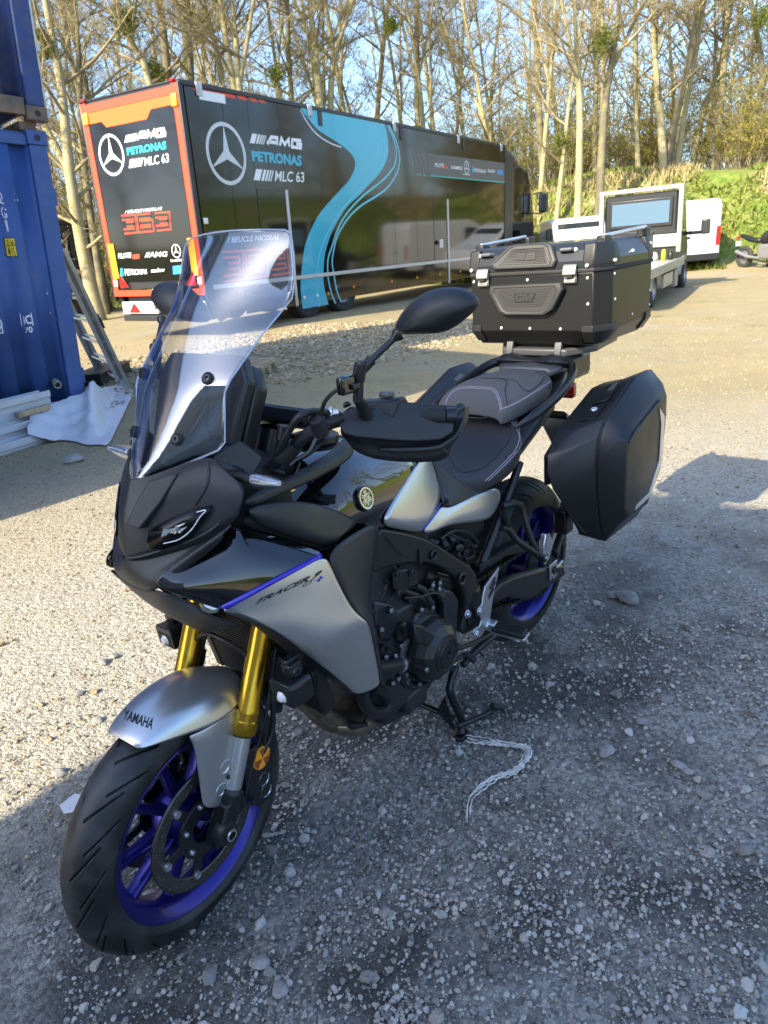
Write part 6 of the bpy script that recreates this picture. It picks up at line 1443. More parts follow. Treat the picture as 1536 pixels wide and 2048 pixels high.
# ------------------------------------------------------------------ tank
def tank():
    secs = [(.44, ((0, .985), (.07, .985), (.12, .975), (.165, .945), (.185, .905), (.18, .86))),
            (.34, ((0, 1.035), (.08, 1.030), (.135, 1.010), (.182, .955), (.197, .900), (.19, .85))),
            (.22, ((0, 1.045), (.08, 1.040), (.13, 1.015), (.172, .955), (.185, .895), (.175, .83))),
            (.10, ((0, 1.025), (.07, 1.020), (.118, .992), (.155, .935), (.168, .880), (.16, .82))),
            (.00, ((0, 1.005), (.07, 1.000), (.115, .975), (.142, .925), (.152, .870), (.145, .80))),
            (-.08, ((0, .960), (.06, .956), (.102, .934), (.128, .890), (.136, .840), (.13, .78))),
            (-.15, ((0, .895), (.06, .892), (.09, .878), (.115, .845), (.122, .805), (.115, .76)))]
    rows = [[(x, -y, z) for y, z in h[:0:-1]]+[(x, y, z) for y, z in h] for x, h in secs]
    t = patch(rows, 'fuel_tank', 'gloss_black', B, sub=3, solid=.003, ang=180)
    tb = bvh_of(t)
    # filler plate and cap on top
    MB().lathe([(.062, -.01), (.062, .004), (.055, .008), (.052, .006), (.04, .010), (0, .011)], (.20, 0, 1.047), (-.05, 0, 1), 36).build('filler_cap', 'satin_black', t)
    # matte top cover
    rows = []
    for x, w_ in ((.42, .10), (.33, .125), (.24, .10), (.17, .06)):
        rows.append([cast(tb, (x, w_*q, 1.2), .003, V((x, w_*q, 1.6))) for q in (-1, -.6, 0, .6, 1)])
    patch(rows, 'tank_cover', 'matte_black', t, sub=2, solid=.006)
    def emb(s):
        me = V((EYE.x, EYE.y*s, EYE.z)); c = cast(tb, my((0.2354, 0.18, 0.9261), s), .0, me); n = (V(my((0.2354, 0.18, 0.9261), s))-c)
        h, nn, i, d = tb.ray_cast(me, (c-me).normalized()); nn = nn if nn.dot(me-c) > 0 else -nn
        e = MB().lathe([(.031, -.006), (.031, .006), (.029, .009), (.027, .008), (0, .008)], c, nn, 40).build('emblem', 'gloss_black', t)
        b = MB(); u = nn.cross(V((0, 0, 1))).normalized(); v = u.cross(nn).normalized()
        if v.z < 0: v = -v
        P = lambda x, y: c+nn*.0095+u*x+v*y
        k = 40; b.add([P(r*math.cos(2*math.pi*j/k), r*math.sin(2*math.pi*j/k)) for r in (.0262, .0222) for j in range(k)], [(j, (j+1) % k, k+(j+1) % k, k+j) for j in range(k)])
        for j in range(3):   # three crossed forks
            a = R(90+120*j); d = (math.cos(a), math.sin(a)); q = (-d[1], d[0])
            def st(p0, p1, w_):
                dx, dy = p1[0]-p0[0], p1[1]-p0[1]; l = math.hypot(dx, dy); nx, ny = -dy/l*w_/2, dx/l*w_/2
                b.add([P(p0[0]+nx, p0[1]+ny), P(p0[0]-nx, p0[1]-ny), P(p1[0]-nx, p1[1]-ny), P(p1[0]+nx, p1[1]+ny)], [(0, 1, 2, 3)])
            f = lambda r, o: (d[0]*r+q[0]*o, d[1]*r+q[1]*o)
            st(f(-.018, .0026), f(.006, .0026), .0026); st(f(-.018, -.0026), f(.006, -.0026), .0026); st(f(.004, 0), f(.021, 0), .0026); st(f(.008, .004), f(.018, .0045), .0022); st(f(.008, -.004), f(.018, -.0045), .0022); st(f(.008, -.0055), f(.008, .0055), .0022)
        b.build('emblem_mark', 'bright_metal', e, smooth=False)
    both(emb)
tank()
# silver cheeks of the tank and the side covers
def cheek(s):
    def pp(rows, name, m, **k):
        rr = [[my(p, s) for p in r] for r in rows]
        if s < 0: rr = [r[::-1] for r in rr]
        return patch(rr, name, m, B, **k)
    pp([[(-0.0795, 0.118, 0.9295), (-0.0928, 0.118, 0.9271), (-0.1085, 0.116, 0.9196), (-0.1219, 0.112, 0.9067)],
        [(-0.0131, 0.134, 0.9187), (-0.0467, 0.134, 0.9059), (-0.0865, 0.13, 0.8907), (-0.1205, 0.124, 0.871)],
        [(0.0518, 0.15, 0.8998), (0.0058, 0.152, 0.8829), (-0.0587, 0.148, 0.8591), (-0.1153, 0.142, 0.8315)],
        [(0.1123, 0.164, 0.8787), (0.0588, 0.168, 0.8588), (-0.0202, 0.164, 0.826), (-0.0884, 0.156, 0.8045)],
        [(0.1645, 0.176, 0.859), (0.1009, 0.18, 0.8238), (0.0299, 0.176, 0.7947), (-0.0371, 0.168, 0.7807)],
        [(0.1679, 0.174, 0.844), (0.104, 0.178, 0.8109), (0.0375, 0.174, 0.7802), (-0.0089, 0.168, 0.7706)],
        [(0.1603, 0.166, 0.8291), (0.0953, 0.168, 0.7961), (0.0332, 0.166, 0.7642), (0.007, 0.162, 0.7551)]], 'tank_side', 'silver_paint', sub=2, solid=.004)
    pp([[(0.0119, 0.164, 0.7544), (-0.0441, 0.166, 0.7779), (-0.0913, 0.16, 0.7954)],
        [(-0.0121, 0.17, 0.7408), (-0.0637, 0.174, 0.7607), (-0.1177, 0.164, 0.7812)],
        [(-0.0572, 0.174, 0.7424), (-0.1149, 0.178, 0.7579), (-0.1737, 0.166, 0.7776)],
        [(-0.1062, 0.176, 0.7368), (-0.1789, 0.178, 0.7506), (-0.2539, 0.164, 0.7721)],
        [(-0.2044, 0.176, 0.7073), (-0.2615, 0.178, 0.7313), (-0.3355, 0.164, 0.7645)],
        [(-0.2952, 0.172, 0.6802), (-0.3391, 0.174, 0.7137), (-0.3757, 0.16, 0.7542)],
        [(-0.3388, 0.166, 0.6798), (-0.3776, 0.168, 0.7094), (-0.4012, 0.158, 0.7327)]], 'side_cover', 'silver_paint', sub=2, solid=.004)
    pp([[(-0.1185, 0.115, 0.9138), (-0.1217, 0.122, 0.9022), (-0.1535, 0.125, 0.8818)],
        [(-0.1238, 0.128, 0.8648), (-0.1445, 0.14, 0.8573), (-0.1792, 0.142, 0.841)],
        [(-0.1091, 0.146, 0.8253), (-0.1582, 0.152, 0.8223), (-0.226, 0.15, 0.8156)],
        [(-0.0921, 0.16, 0.8039), (-0.1565, 0.162, 0.8006), (-0.2603, 0.154, 0.7962)],
        [(-0.0965, 0.166, 0.7888), (-0.1662, 0.168, 0.7834), (-0.2903, 0.158, 0.7749)],
        [(-0.1196, 0.166, 0.7795), (-0.1959, 0.168, 0.7765), (-0.3735, 0.158, 0.7611)]], 'seat_trim', 'matte_black', sub=2, solid=.004)
    c = V(my((-0.1067, 0.168, 0.8019), s)); MB().bolt(c, (0, s, 0), .007, .004).build('trim_bolt', 'satin_black', B)
    MB().tube([my(p, s) for p in spl([(0.0095, 0.171, 0.7607), (-0.0323, 0.175, 0.7837), (-0.0811, 0.168, 0.8061)], 5)], .0016, 6).build('panel_line', 'stripe_blue', B)
both(cheek)
# ------------------------------------------------------------------ seats
def seats():
    def seat(name, m, st):
        rows = [[(x, -y, z) for y, z in h[:0:-1]]+[(x, y, z) for y, z in h] for x, h in st]
        return patch(rows, name, m, B, sub=3, solid=.004, ang=180)
    r_ = seat('rider_seat', 'seat_vinyl', [(-.125, ((0, .905), (.055, .902), (.090, .885), (.104, .850), (.10, .81))), (-.20, ((0, .868), (.07, .865), (.122, .848), (.147, .815), (.14, .775))),
        (-.28, ((0, .848), (.09, .848), (.152, .838), (.180, .808), (.172, .772))), (-.40, ((0, .856), (.11, .857), (.170, .848), (.192, .818), (.184, .782))),
        (-.48, ((0, .884), (.11, .884), (.163, .873), (.184, .838), (.176, .798))), (-.53, ((0, .925), (.10, .923), (.148, .910), (.168, .868), (.16, .815))), (-.555, ((0, .955), (.09, .952), (.128, .938), (.147, .892), (.14, .83)))])
    p_ = seat('passenger_seat', 'seat_cloth', [(-.472, ((0, .948), (.06, .948), (.10, .944), (.122, .936), (.12, .925))), (-.486, ((0, .998), (.07, .995), (.113, .984), (.134, .957), (.128, .925))), (-.54, ((0, 1.022), (.075, 1.020), (.124, 1.006), (.147, .972), (.14, .930))),
        (-.64, ((0, 1.032), (.08, 1.029), (.130, 1.014), (.152, .979), (.146, .937))), (-.76, ((0, 1.032), (.08, 1.029), (.124, 1.014), (.142, .985), (.136, .948))), (-.83, ((0, 1.032), (.07, 1.028), (.106, 1.012), (.118, .986), (.112, .96))), (-.85, ((0, 1.02), (.06, 1.016), (.09, 1.0), (.1, .98), (.096, .96)))])
    rb, pb = bvh_of(r_), bvh_of(p_)
    def seam(b, l, parent, m='thread', r=.0011, off=.0006, name='seam'):
        k = MB(); k.tube([cast(b, p, off) for p in spl(l, 6)], r, 5); k.build(name, m, parent)
    sh = lambda l, d: [V(p)+V(d) for p in l]
    for d in ((0, 0, 0), (.004, -.008, 0)): seam(rb, sh([(-0.4757, 0.12, 0.964), (-0.513, 0.15, 0.923), (-0.5286, 0.165, 0.8789), (-0.4939, 0.17, 0.8434), (-0.3945, 0.175, 0.8178), (-0.3165, 0.17, 0.7966)], d), r_)
    seam(rb, [(-0.4317, 0.02, 0.9501), (-0.4848, 0.05, 0.9369), (-0.4788, 0.1, 0.9553), (-0.4845, 0.12, 0.962)], r_); seam(rb, [(-0.4638, 0, 0.9764), (-0.4883, 0.04, 0.9723), (-0.4842, 0.09, 0.9691), (-0.4845, 0.12, 0.9635)], r_)
    seam(rb, [(-0.1492, 0.1, 0.9221), (-0.2008, 0.12, 0.894), (-0.2037, 0.14, 0.8601), (-0.2539, 0.15, 0.8405), (-0.3402, 0.155, 0.8373), (-0.4565, 0.15, 0.8673), (-0.5049, 0.14, 0.8985), (-0.487, 0.13, 0.9291)], r_, 'deep_black', .0014)
    for d in ((0, 0, 0), (-.003, -.006, -.006)): seam(pb, sh([(-0.3624, 0, 1.0082), (-0.3913, 0, 1.0329), (-0.4254, 0.02, 1.0457), (-0.4769, 0.05, 1.0371), (-0.5095, 0.08, 1.026), (-0.4939, 0.11, 0.9967), (-0.4765, 0.125, 0.9704)], d), p_)
    for d in ((0, 0, 0), (0, -.006, 0)): seam(pb, sh([(-0.4713, 0.13, 0.9751), (-0.5324, 0.14, 0.9779), (-0.6533, 0.14, 0.9873), (-0.7959, 0.13, 0.9978)], d), p_)
    seam(pb, [(-0.5209, 0.12, 0.9727), (-0.5415, 0.1, 1.0175), (-0.5713, 0.09, 1.0331), (-0.5853, 0.06, 1.0415), (-0.4985, 0, 1.0584)], p_, 'deep_black', .0014); seam(pb, [(-0.5958, 0.05, 1.0406), (-0.621, 0.09, 1.0297), (-0.6247, 0.12, 1.0017), (-0.6586, 0.13, 0.9953), (-0.7587, 0.12, 1.0145), (-0.7713, 0.08, 1.0338)], p_, 'deep_black', .0014)
    b = MB(); b.prism([cast(pb, p, .001) for p in ((-0.7588, 0.14, 0.9888), (-0.7943, 0.14, 0.9952), (-0.7944, 0.14, 0.9834), (-0.7588, 0.14, 0.9771))], (.0, .002, 0)); b.build('maker_tag', 'deep_black', p_)
    b = MB(); b.prism([cast(rb, p, .0008) for p in ((-0.4045, 0.175, 0.8465), (-0.4793, 0.175, 0.8528), (-0.4852, 0.175, 0.8448), (-0.4129, 0.175, 0.8363))], (.0, .001, 0)); tg = b.build('seat_tag', 'deep_black', r_)
    b = MB(); word(b, 'comfort', quad(cast(rb, (-0.4162, 0.175, 0.8448), .0025), cast(rb, (-0.4792, 0.175, 0.8496), .0025), cast(rb, (-0.4821, 0.175, 0.844), .0025), cast(rb, (-0.4188, 0.175, 0.8377), .0025))); b.build('tag_lettering', 'thread', tg, smooth=False)
seats()
# ------------------------------------------------------------------ tail, grab rails, carrier
def tail():
    rows = []
    for x, w_, z0, z1 in ((-.44, .168, .82, .765), (-.55, .168, .875, .80), (-.66, .165, .92, .84), (-.80, .15, .955, .885), (-.95, .11, .985, .93), (-1.06, .06, .995, .95)):
        rows.append([(x, -w_*.8, z1), (x, -w_, (z0+z1)/2), (x, -w_, z0), (x, -w_*.7, z0+.012), (x, 0, z0+.015), (x, w_*.7, z0+.012), (x, w_, z0), (x, w_, (z0+z1)/2), (x, w_*.8, z1)])
    patch(rows, 'tail_cowl', 'matte_black', B, sub=2, solid=.004)
    def rail(s):
        pts = spl([(-.50, .158*s, .912), (-.56, .190*s, .938), (-.70, .200*s, .972), (-.82, .188*s, 1.006), (-.89, .158*s, 1.030), (-.925, .10*s, 1.038)], 6)
        n = len(pts); b = MB(); rings = []
        for i, p in enumerate(pts):
            t = (V(pts[min(i+1, n-1)])-V(pts[max(i-1, 0)])).normalized(); u = t.cross(V((0, 0, 1))).normalized(); v = u.cross(t)
            k = .35+.65*min(1, i/6); rings.append([V(p)+u*.013*k*math.cos(a)+v*.017*k*math.sin(a) for a in [2*math.pi*j/12 for j in range(12)]])
        b.loft(rings).build('grab_rail', 'satin_black', B)
    both(rail)
    MB().loft([[(x, y*w_, z+h) for y, h in ((-1, 0), (1, 0), (1, .02), (.8, .03), (-.8, .03), (-1, .02))] for x, w_, z in ((-.84, .10, 1.000), (-.88, .125, 1.010), (-.96, .12, 1.012), (-1.05, .09, 1.012))]).build('carrier_base', 'rack_grey', B, bevel=.006)
    # the winged block in front of the case plate
    MB().loft([[(-.905+dx, y, z) for dx, z in ((.03*f, 1.034), (.045*f, 1.046+h*.3), (.02*f, 1.058+h), (-.10, 1.060+h), (-.12, 1.034))] for y, f, h in ((-.145, .4, -.012), (-.12, .9, .004), (-.08, 1.05, .012), (-.02, .55, -.004), (.02, .55, -.004), (.08, 1.05, .012), (.12, .9, .004), (.145, .4, -.012))]).build('carrier_cover', 'matte_black', B, bevel=.004, bang=20)
    MB().prism([(-.905, -.125, 1.058), (-.905, .125, 1.058), (-1.02, .19, 1.062), (-1.24, .17, 1.066), (-1.24, -.17, 1.066), (-1.02, -.19, 1.062)], (0, 0, .026)).build('case_plate', 'rack_grey', B, bevel=.006)
    MB().prism([(-.95, -.10, 1.085), (-.95, .10, 1.085), (-1.05, .12, 1.089), (-1.05, -.12, 1.089)], (0, 0, .010)).build('plate_pad', 'matte_black', B, bevel=.004)
    for y in (-.095, .095): MB().prism([(-.892, y-.013, 1.050), (-.892, y+.013, 1.050), (-.908, y+.013, 1.108), (-.908, y-.013, 1.108)], (-.018, 0, 0)).build('case_hook', 'rack_grey', B, bevel=.003)
    MB().box((-1.12, 0, .99), (.2, .16, .10)).build('carrier_mount', 'satin_black', B, bevel=.02)
    MB().loft([[(x, y*w_, z+h) for y, h in ((-1, 0), (1, 0), (1, .03), (-1, .03))] for x, w_, z in ((-.98, .09, .82), (-1.12, .08, .74), (-1.22, .07, .60))]).build('plate_holder', 'satin_black', B, bevel=.01)
    MB().box((-1.10, 0, .90), (.04, .14, .06)).build('tail_light', 'lamp_red', B, bevel=.012)
tail()

# ------------------------------------------------------------------ windscreen and cockpit
def screen():
    L = [(264,975,.0), (352,940,.07), (437,901,.135), (450,887,.146), (450,840,.152), (449,785,.152), (461,760,.156), (493,714,.164), (525,669,.172), (556,632,.178), (586,595,.184), (590,557,.186), (588,510,.184), (585,478,.178), (575,461,.166)]
    E = [(0.5792, 0.135, 1.1314), (0.5706, 0.148, 1.1465), (0.5644, 0.152, 1.1914), (0.5557, 0.152, 1.2394), (0.5401, 0.156, 1.2611), (0.5007, 0.164, 1.2975), (0.4607, 0.172, 1.3336), (0.4208, 0.178, 1.3629), (0.3834, 0.183, 1.3912), (0.3718, 0.186, 1.4272), (0.365, 0.184, 1.4699), (0.3597, 0.178, 1.497)]
    Cc = lambda z: .697-(z-1.072)*(.302/.453)+.02*math.sin(math.pi*min(1, (z-1.072)/.45))
    rows = []; N = 12
    tip = V((.697, 0, 1.072))
    for k, e in enumerate(E):
        r = []
        for i in range(2*N+1):
            t = (i-N)/N; y = e[1]*t; zb = e[2]-(max(0, .062*(1-k/3)) if k < 3 else 0)*(1-abs(t))**1.0
            if k == 0: zb = tip.z+(e[2]-tip.z)*abs(t)
            elif k == 1: zb = tip.z+.022+(e[2]-tip.z-.022)*abs(t)**1.1
            elif k == 2: zb = tip.z+.06+(e[2]-tip.z-.06)*abs(t)**1.3
            xc = Cc(zb); x = e[0]+(xc-e[0])*(1-abs(t)**2.0) if k else tip.x+(e[0]-tip.x)*abs(t)
            r.append((x, y, zb))
        rows.append(r)
    # rounded top edge
    e = E[-1]
    for dz, sh in ((.012, .96), (.017, .90)):
        r = []
        for i in range(2*N+1):
            t = (i-N)/N*sh; y = e[1]*t; z = e[2]+dz+.012*(1-t*t); x0 = e[0]-.012*(dz/.017)
            r.append((x0+(Cc(z)-x0)*(1-t*t), y, z))
        rows.append(r)
    o = patch(rows, 'windscreen', 'screen_clear', B, sub=1, solid=.0035, ang=180)
    edge = [rows[0][i] for i in range(2*N+1)]+[rows[k][2*N] for k in range(1, len(rows))]+[rows[-1][i] for i in range(2*N-1, -1, -1)]+[rows[k][0] for k in range(len(rows)-2, 0, -1)]
    MB().tube(edge+[edge[0]], .0016, 6).build('screen_edge', 'lens_edge', o)
    return o
mat('lens_edge', (.40, .46, .58), .15, coat=.5)
SCR = screen()
def screen_mount(s):
    sb = bvh_of(SCR); me = V((EYE.x, EYE.y*s, EYE.z))
    q = [(0.5588, 0.11, 1.2671), (0.5678, 0.09, 1.2486), (0.5719, 0.1, 1.2259), (0.5853, 0.1, 1.18), (0.5865, 0.11, 1.1595), (0.5747, 0.13, 1.1406), (0.581, 0.125, 1.1266), (0.6121, 0.1, 1.105), (0.6473, 0.06, 1.0916), (0.6556, 0.04, 1.1066), (0.6415, 0.04, 1.1483), (0.6154, 0.05, 1.1777), (0.5759, 0.06, 1.2141), (0.5621, 0.075, 1.2515), (0.5534, 0.09, 1.2776)]
    P = [cast(sb, my(p, s), -.012, me) for p in q]
    MB().prism(P, (-.012, 0, -.006)).build('screen_bracket', 'matte_black', B, bevel=.003)
    for p in ((0.5616, 0.115, 1.266), (0.6178, 0.06, 1.1563)):
        c = cast(sb, my(p, s), .001, me); n = (me-c).normalized(); n = V((.85, .25*s, .45)).normalized()
        b = MB().lathe([(.0125, -.012), (.0125, .001), (.0105, .003), (.008, .002)], c, n, 24).build('screen_grommet', 'grip_rubber', SCR)
        MB().lathe([(.008, .001), (.0075, .003), (.0042, .003), (.0038, -.001), (0, -.001)], c, n, 18).build('screen_bolt', 'satin_black', b)
both(screen_mount)
def cockpit():
    # bracket plate and instrument display behind the screen
    m = Matrix.Translation((.475, 0, 1.175)) @ Matrix.Rotation(R(-24), 4, 'Y')
    MB().prism([m @ V(p) for p in ((.052, -.135, -.07), (.052, .135, -.07), (.052, .150, .06), (.052, .12, .11), (.052, -.12, .11), (.052, -.15, .06))], m.to_3x3() @ V((-.026, 0, 0))).build('display_mount', 'matte_black', B, bevel=.006)
    d = MB().prism([m @ V(p) for p in ((.018, -.13, -.08), (.018, .13, -.08), (.018, .138, .055), (.018, .112, .098), (.018, -.112, .098), (.018, -.138, .055))], m.to_3x3() @ V((-.036, 0, 0))).build('display', 'satin_black', B, bevel=.006)
    MB().box((-.0195, 0, .0), (.003, .23, .13), m).build('display_glass', 'van_glass', d, bevel=.002)
    MB().loft([[(x, y*w_, z+h) for y, h in ((-1, -.08), (1, -.08), (1, .04), (.6, .08), (-.6, .08), (-1, .04))] for x, w_, z in ((.60, .11, 1.02), (.50, .15, 1.04), (.42, .13, 1.0))]).build('cockpit_frame', 'deep_black', B, bevel=.01)
    for s in (1, -1):
        MB().lathe([(.014, 0), (.018, .004), (.018, .016), (.012, .02), (0, .02)], (.535, .125*s, 1.095), (-.1, s, .1), 18).build('power_socket', 'satin_black', B)
        MB().prism([(.60, .13*s, 1.03), (.54, .165*s, 1.06), (.50, .17*s, 1.10), (.53, .145*s, 1.14), (.58, .125*s, 1.12)], (0, -.02*s, 0)).build('cockpit_side', 'matte_black', B, bevel=.004)
        MB().bolt(V(my((0.5877, 0.165, 1.1165), s)), (.5, s, .2), .005, .003).build('cockpit_bolt', 'satin_black', B)
cockpit()
def handlebar():
    P = [(.30, 0, 1.075), (.305, .06, 1.075), (.325, .13, 1.105), (.335, .20, 1.142), (.30, .29, 1.150), (.235, .37, 1.148), (.21, .405, 1.147)]
    path = spl([hb(p, -1) for p in P[:0:-1]]+[hb(p, 1) for p in P], 6)
    MB().tube(path, .0135, 14).build('handlebar', 'satin_black', B)
    def grip(s):
        a, b = hb((.288, .305, 1.150), s), hb((.215, .398, 1.146), s)
        MB().tube([a.lerp(b, t) for t in (0, .03, .5, .97, 1)], [.014, .0185, .0165, .0185, .014], 20).build('grip', 'grip_rubber', B)
        MB().tube([b, b.lerp(a, -.18)], [.018, .019], 16).build('bar_weight', 'satin_black', B)
        # switch block
        c = a.lerp(b, -.14); MB().loft([[c+V((dx*.030+q[0], s*q[1], dz*.030+.006)) for dx, dz in ((-1, -.8), (.8, -.9), (1.0, .2), (.5, 1.1), (-.6, 1.2), (-1.1, .4))] for q in ((.022, -.035), (.010, -.008), (-.012, .022), (-.022, .036))]).build('switch_block', 'satin_black', B, bevel=.006, seg=2)
        MB().box(tuple(c+V((-.02, .0, .046))), (.022, .03, .012)).build('switch_button', 'rack_grey', B, bevel=.004)
        # lever
        q = [hb(p, s) for p in ((.296, .262, 1.150), (.290, .30, 1.148), (.258, .345, 1.144), (.225, .39, 1.142))]
        MB().tube(spl(q, 6), [.009]*12+[.007]*7, 10).build('lever', 'satin_black', B)
        # lever perch with adjuster
        MB().tube([hb((.315, .225, 1.148), s), hb((.300, .268, 1.150), s)], [.017, .014], 12).build('lever_perch', 'satin_black', B)
        # mirror clamp column
        cl = hb((.410, .345, 1.235), s); top = V(ms((0.3432, 0.309, 1.2454), s)); bot = V(ms((0.3506, 0.3, 1.177), s))
    both(grip)
handlebar()
def mirrors(s):
    # stalk and housing; the photographer sees its back
    bot = V(ms((0.3434, 0.294, 1.1901), s)); mid = V(ms((0.3402, 0.3, 1.2376), s)); top = V(ms((0.3354, 0.304, 1.2604), s)); tip = V(ms((0.2583, 0.341, 1.307), s))
    MB().tube([bot+V((-.045, -.02*s, -.055)), bot+V((-.02, -.01*s, -.012)), bot, mid], [.015, .013, .011, .010], 12).build('mirror_mount', 'matte_black', B)
    m = MB().tube([mid+V((0, 0, -.012)), mid, top, top+V((0, 0, .006))], [.0115, .0135, .0135, .010], 14).build('mirror_joint', 'satin_black', B, ang=20)
    a = mid.lerp(top, .4); MB().tube([a, a.lerp(tip, .28)], [.012, .0105], 12).tube([a.lerp(tip, .27), a.lerp(tip, .30)], [.0115, .0115], 12).build('stalk_collar', 'satin_black', m)
    MB().tube(spl([a.lerp(tip, .2), a.lerp(tip, .55), a.lerp(tip, .86), tip], 4), [.0066]*8+[.0068, .009, .0125, .013, .014][:5], 12).build('mirror_stalk', 'satin_black', m)
    O = [(0.178, 0.2644, 1.3072), (0.178, 0.2803, 1.3298), (0.174, 0.309, 1.3582), (0.168, 0.3421, 1.3775), (0.162, 0.3757, 1.3846), (0.156, 0.4162, 1.3847), (0.149, 0.4449, 1.371), (0.146, 0.4573, 1.3553), (0.148, 0.4498, 1.3405), (0.152, 0.4231, 1.32), (0.159, 0.3901, 1.2992), (0.165, 0.3614, 1.2938), (0.173, 0.3184, 1.2945), (0.18, 0.2807, 1.29)]
    O = [V(ms(p, s)) for p in O]; c = sum(O, V())/len(O); n = V((.985, .15*s, .05)).normalized(); dn = V((0, 0, -.008))
    ring = lambda k, d, up=0.: [c+(p-c)*k+n*d+V((0, 0, up)) for p in O]
    MB().loft([ring(.90, -.018), ring(1.0, -.016), ring(1.01, -.004), ring(.97, .010), ring(.84, .026, -.004), ring(.60, .040, -.008), ring(.28, .047, -.010)]).build('mirror_housing', 'matte_black', m, sub=2)
    MB().loft([ring(.92, -.0175), ring(.90, -.019)]).build('mirror_glass', 'mirror_glass', m)
both(mirrors)
def guard(s):
    K = lambda *p: V(ms(p if len(p) > 1 else p[0], s))
    top = [(0.3358, 0.237, 1.1573), (0.3199, 0.248, 1.1693), (0.3051, 0.265, 1.1662), (0.3001, 0.277, 1.1545), (0.2835, 0.287, 1.162), (0.2592, 0.303, 1.1715), (0.2133, 0.335, 1.1607), (0.1553, 0.37, 1.1451), (0.1344, 0.385, 1.1394)]
    crs = [(0.3616, 0.249, 1.1414), (0.3617, 0.263, 1.1218), (0.3473, 0.282, 1.1138), (0.3284, 0.296, 1.1083), (0.31, 0.308, 1.1027), (0.2845, 0.325, 1.0946), (0.242, 0.353, 1.0844), (0.1982, 0.383, 1.0794), (0.1753, 0.4, 1.0927)]
    bot = [(0.3446, 0.235, 1.1168), (0.3282, 0.249, 1.0805), (0.317, 0.266, 1.0707), (0.306, 0.278, 1.0636), (0.2895, 0.291, 1.0573), (0.2643, 0.308, 1.049), (0.2222, 0.334, 1.0392), (0.1879, 0.362, 1.0353), (0.1772, 0.379, 1.0467)]
    rings = []
    for t, c, b in zip(top, crs, bot):
        t, c, b = K(*t), K(*c), K(*b); bk = V((-.030, -.008*s, -.022))
        rings.append([t+bk, t+bk*.3, t, t.lerp(c, .5)+V((.003, .002*s, .002)), c, c.lerp(b, .12)+V((-.010, -.006*s, 0)), c.lerp(b, .55)+V((-.010, -.006*s, 0)), b, b+bk*.8, (b+bk).lerp(t+bk, .5)])
    g = MB().loft(rings).build('hand_guard', 'matte_black', B, bevel=.007, seg=4, ang=50, bang=12)
    for p in ((0.3268, 0.242, 1.162), (0.3081, 0.261, 1.1582)): MB().bolt(K(*p)+V((-.004, 0, .010)), (.3, 0, 1), .007, .005).build('guard_bolt', 'satin_black', g)
    # lower lip and the outer end bracket
    MB().tube([K(*p) for p in spl([(0.2954, 0.298, 1.0751), (0.2568, 0.32, 1.066), (0.1987, 0.369, 1.0604), (0.1744, 0.385, 1.069), (0.1492, 0.393, 1.081), (0.1239, 0.393, 1.108)], 5)], [.004]*3+[.0065]*23, 8).build('guard_rib', 'matte_black', g)
    MB().prism([K(*p) for p in ((0.1394, 0.383, 1.136), (0.1179, 0.388, 1.1393), (0.104, 0.39, 1.1319), (0.1147, 0.393, 1.1014), (0.1603, 0.388, 1.0656), (0.1725, 0.381, 1.0479), (0.175, 0.378, 1.055), (0.1552, 0.383, 1.0837), (0.1336, 0.386, 1.0986))], (-.022, -.006*s, -.004)).build('guard_end', 'satin_black', g, bevel=.004)
    MB().tube([K(*(0.1341, 0.383, 1.1315))+V((-.02, 0, 0)), hb((.20, .402, 1.146), s)], .010, 8).build('guard_stay', 'satin_black', g)
    # adjuster wheel and cables
    c = K(*(0.3611, 0.233, 1.1607)); MB().lathe([(.0, -.006), (.012, -.006), (.0155, -.002), (.0155, .003), (.009, .005), (.008, .016), (0, .017)], c, (-.6, .75*s, .1), 20).build('cable_adjuster', 'bright_metal', B)
both(guard)
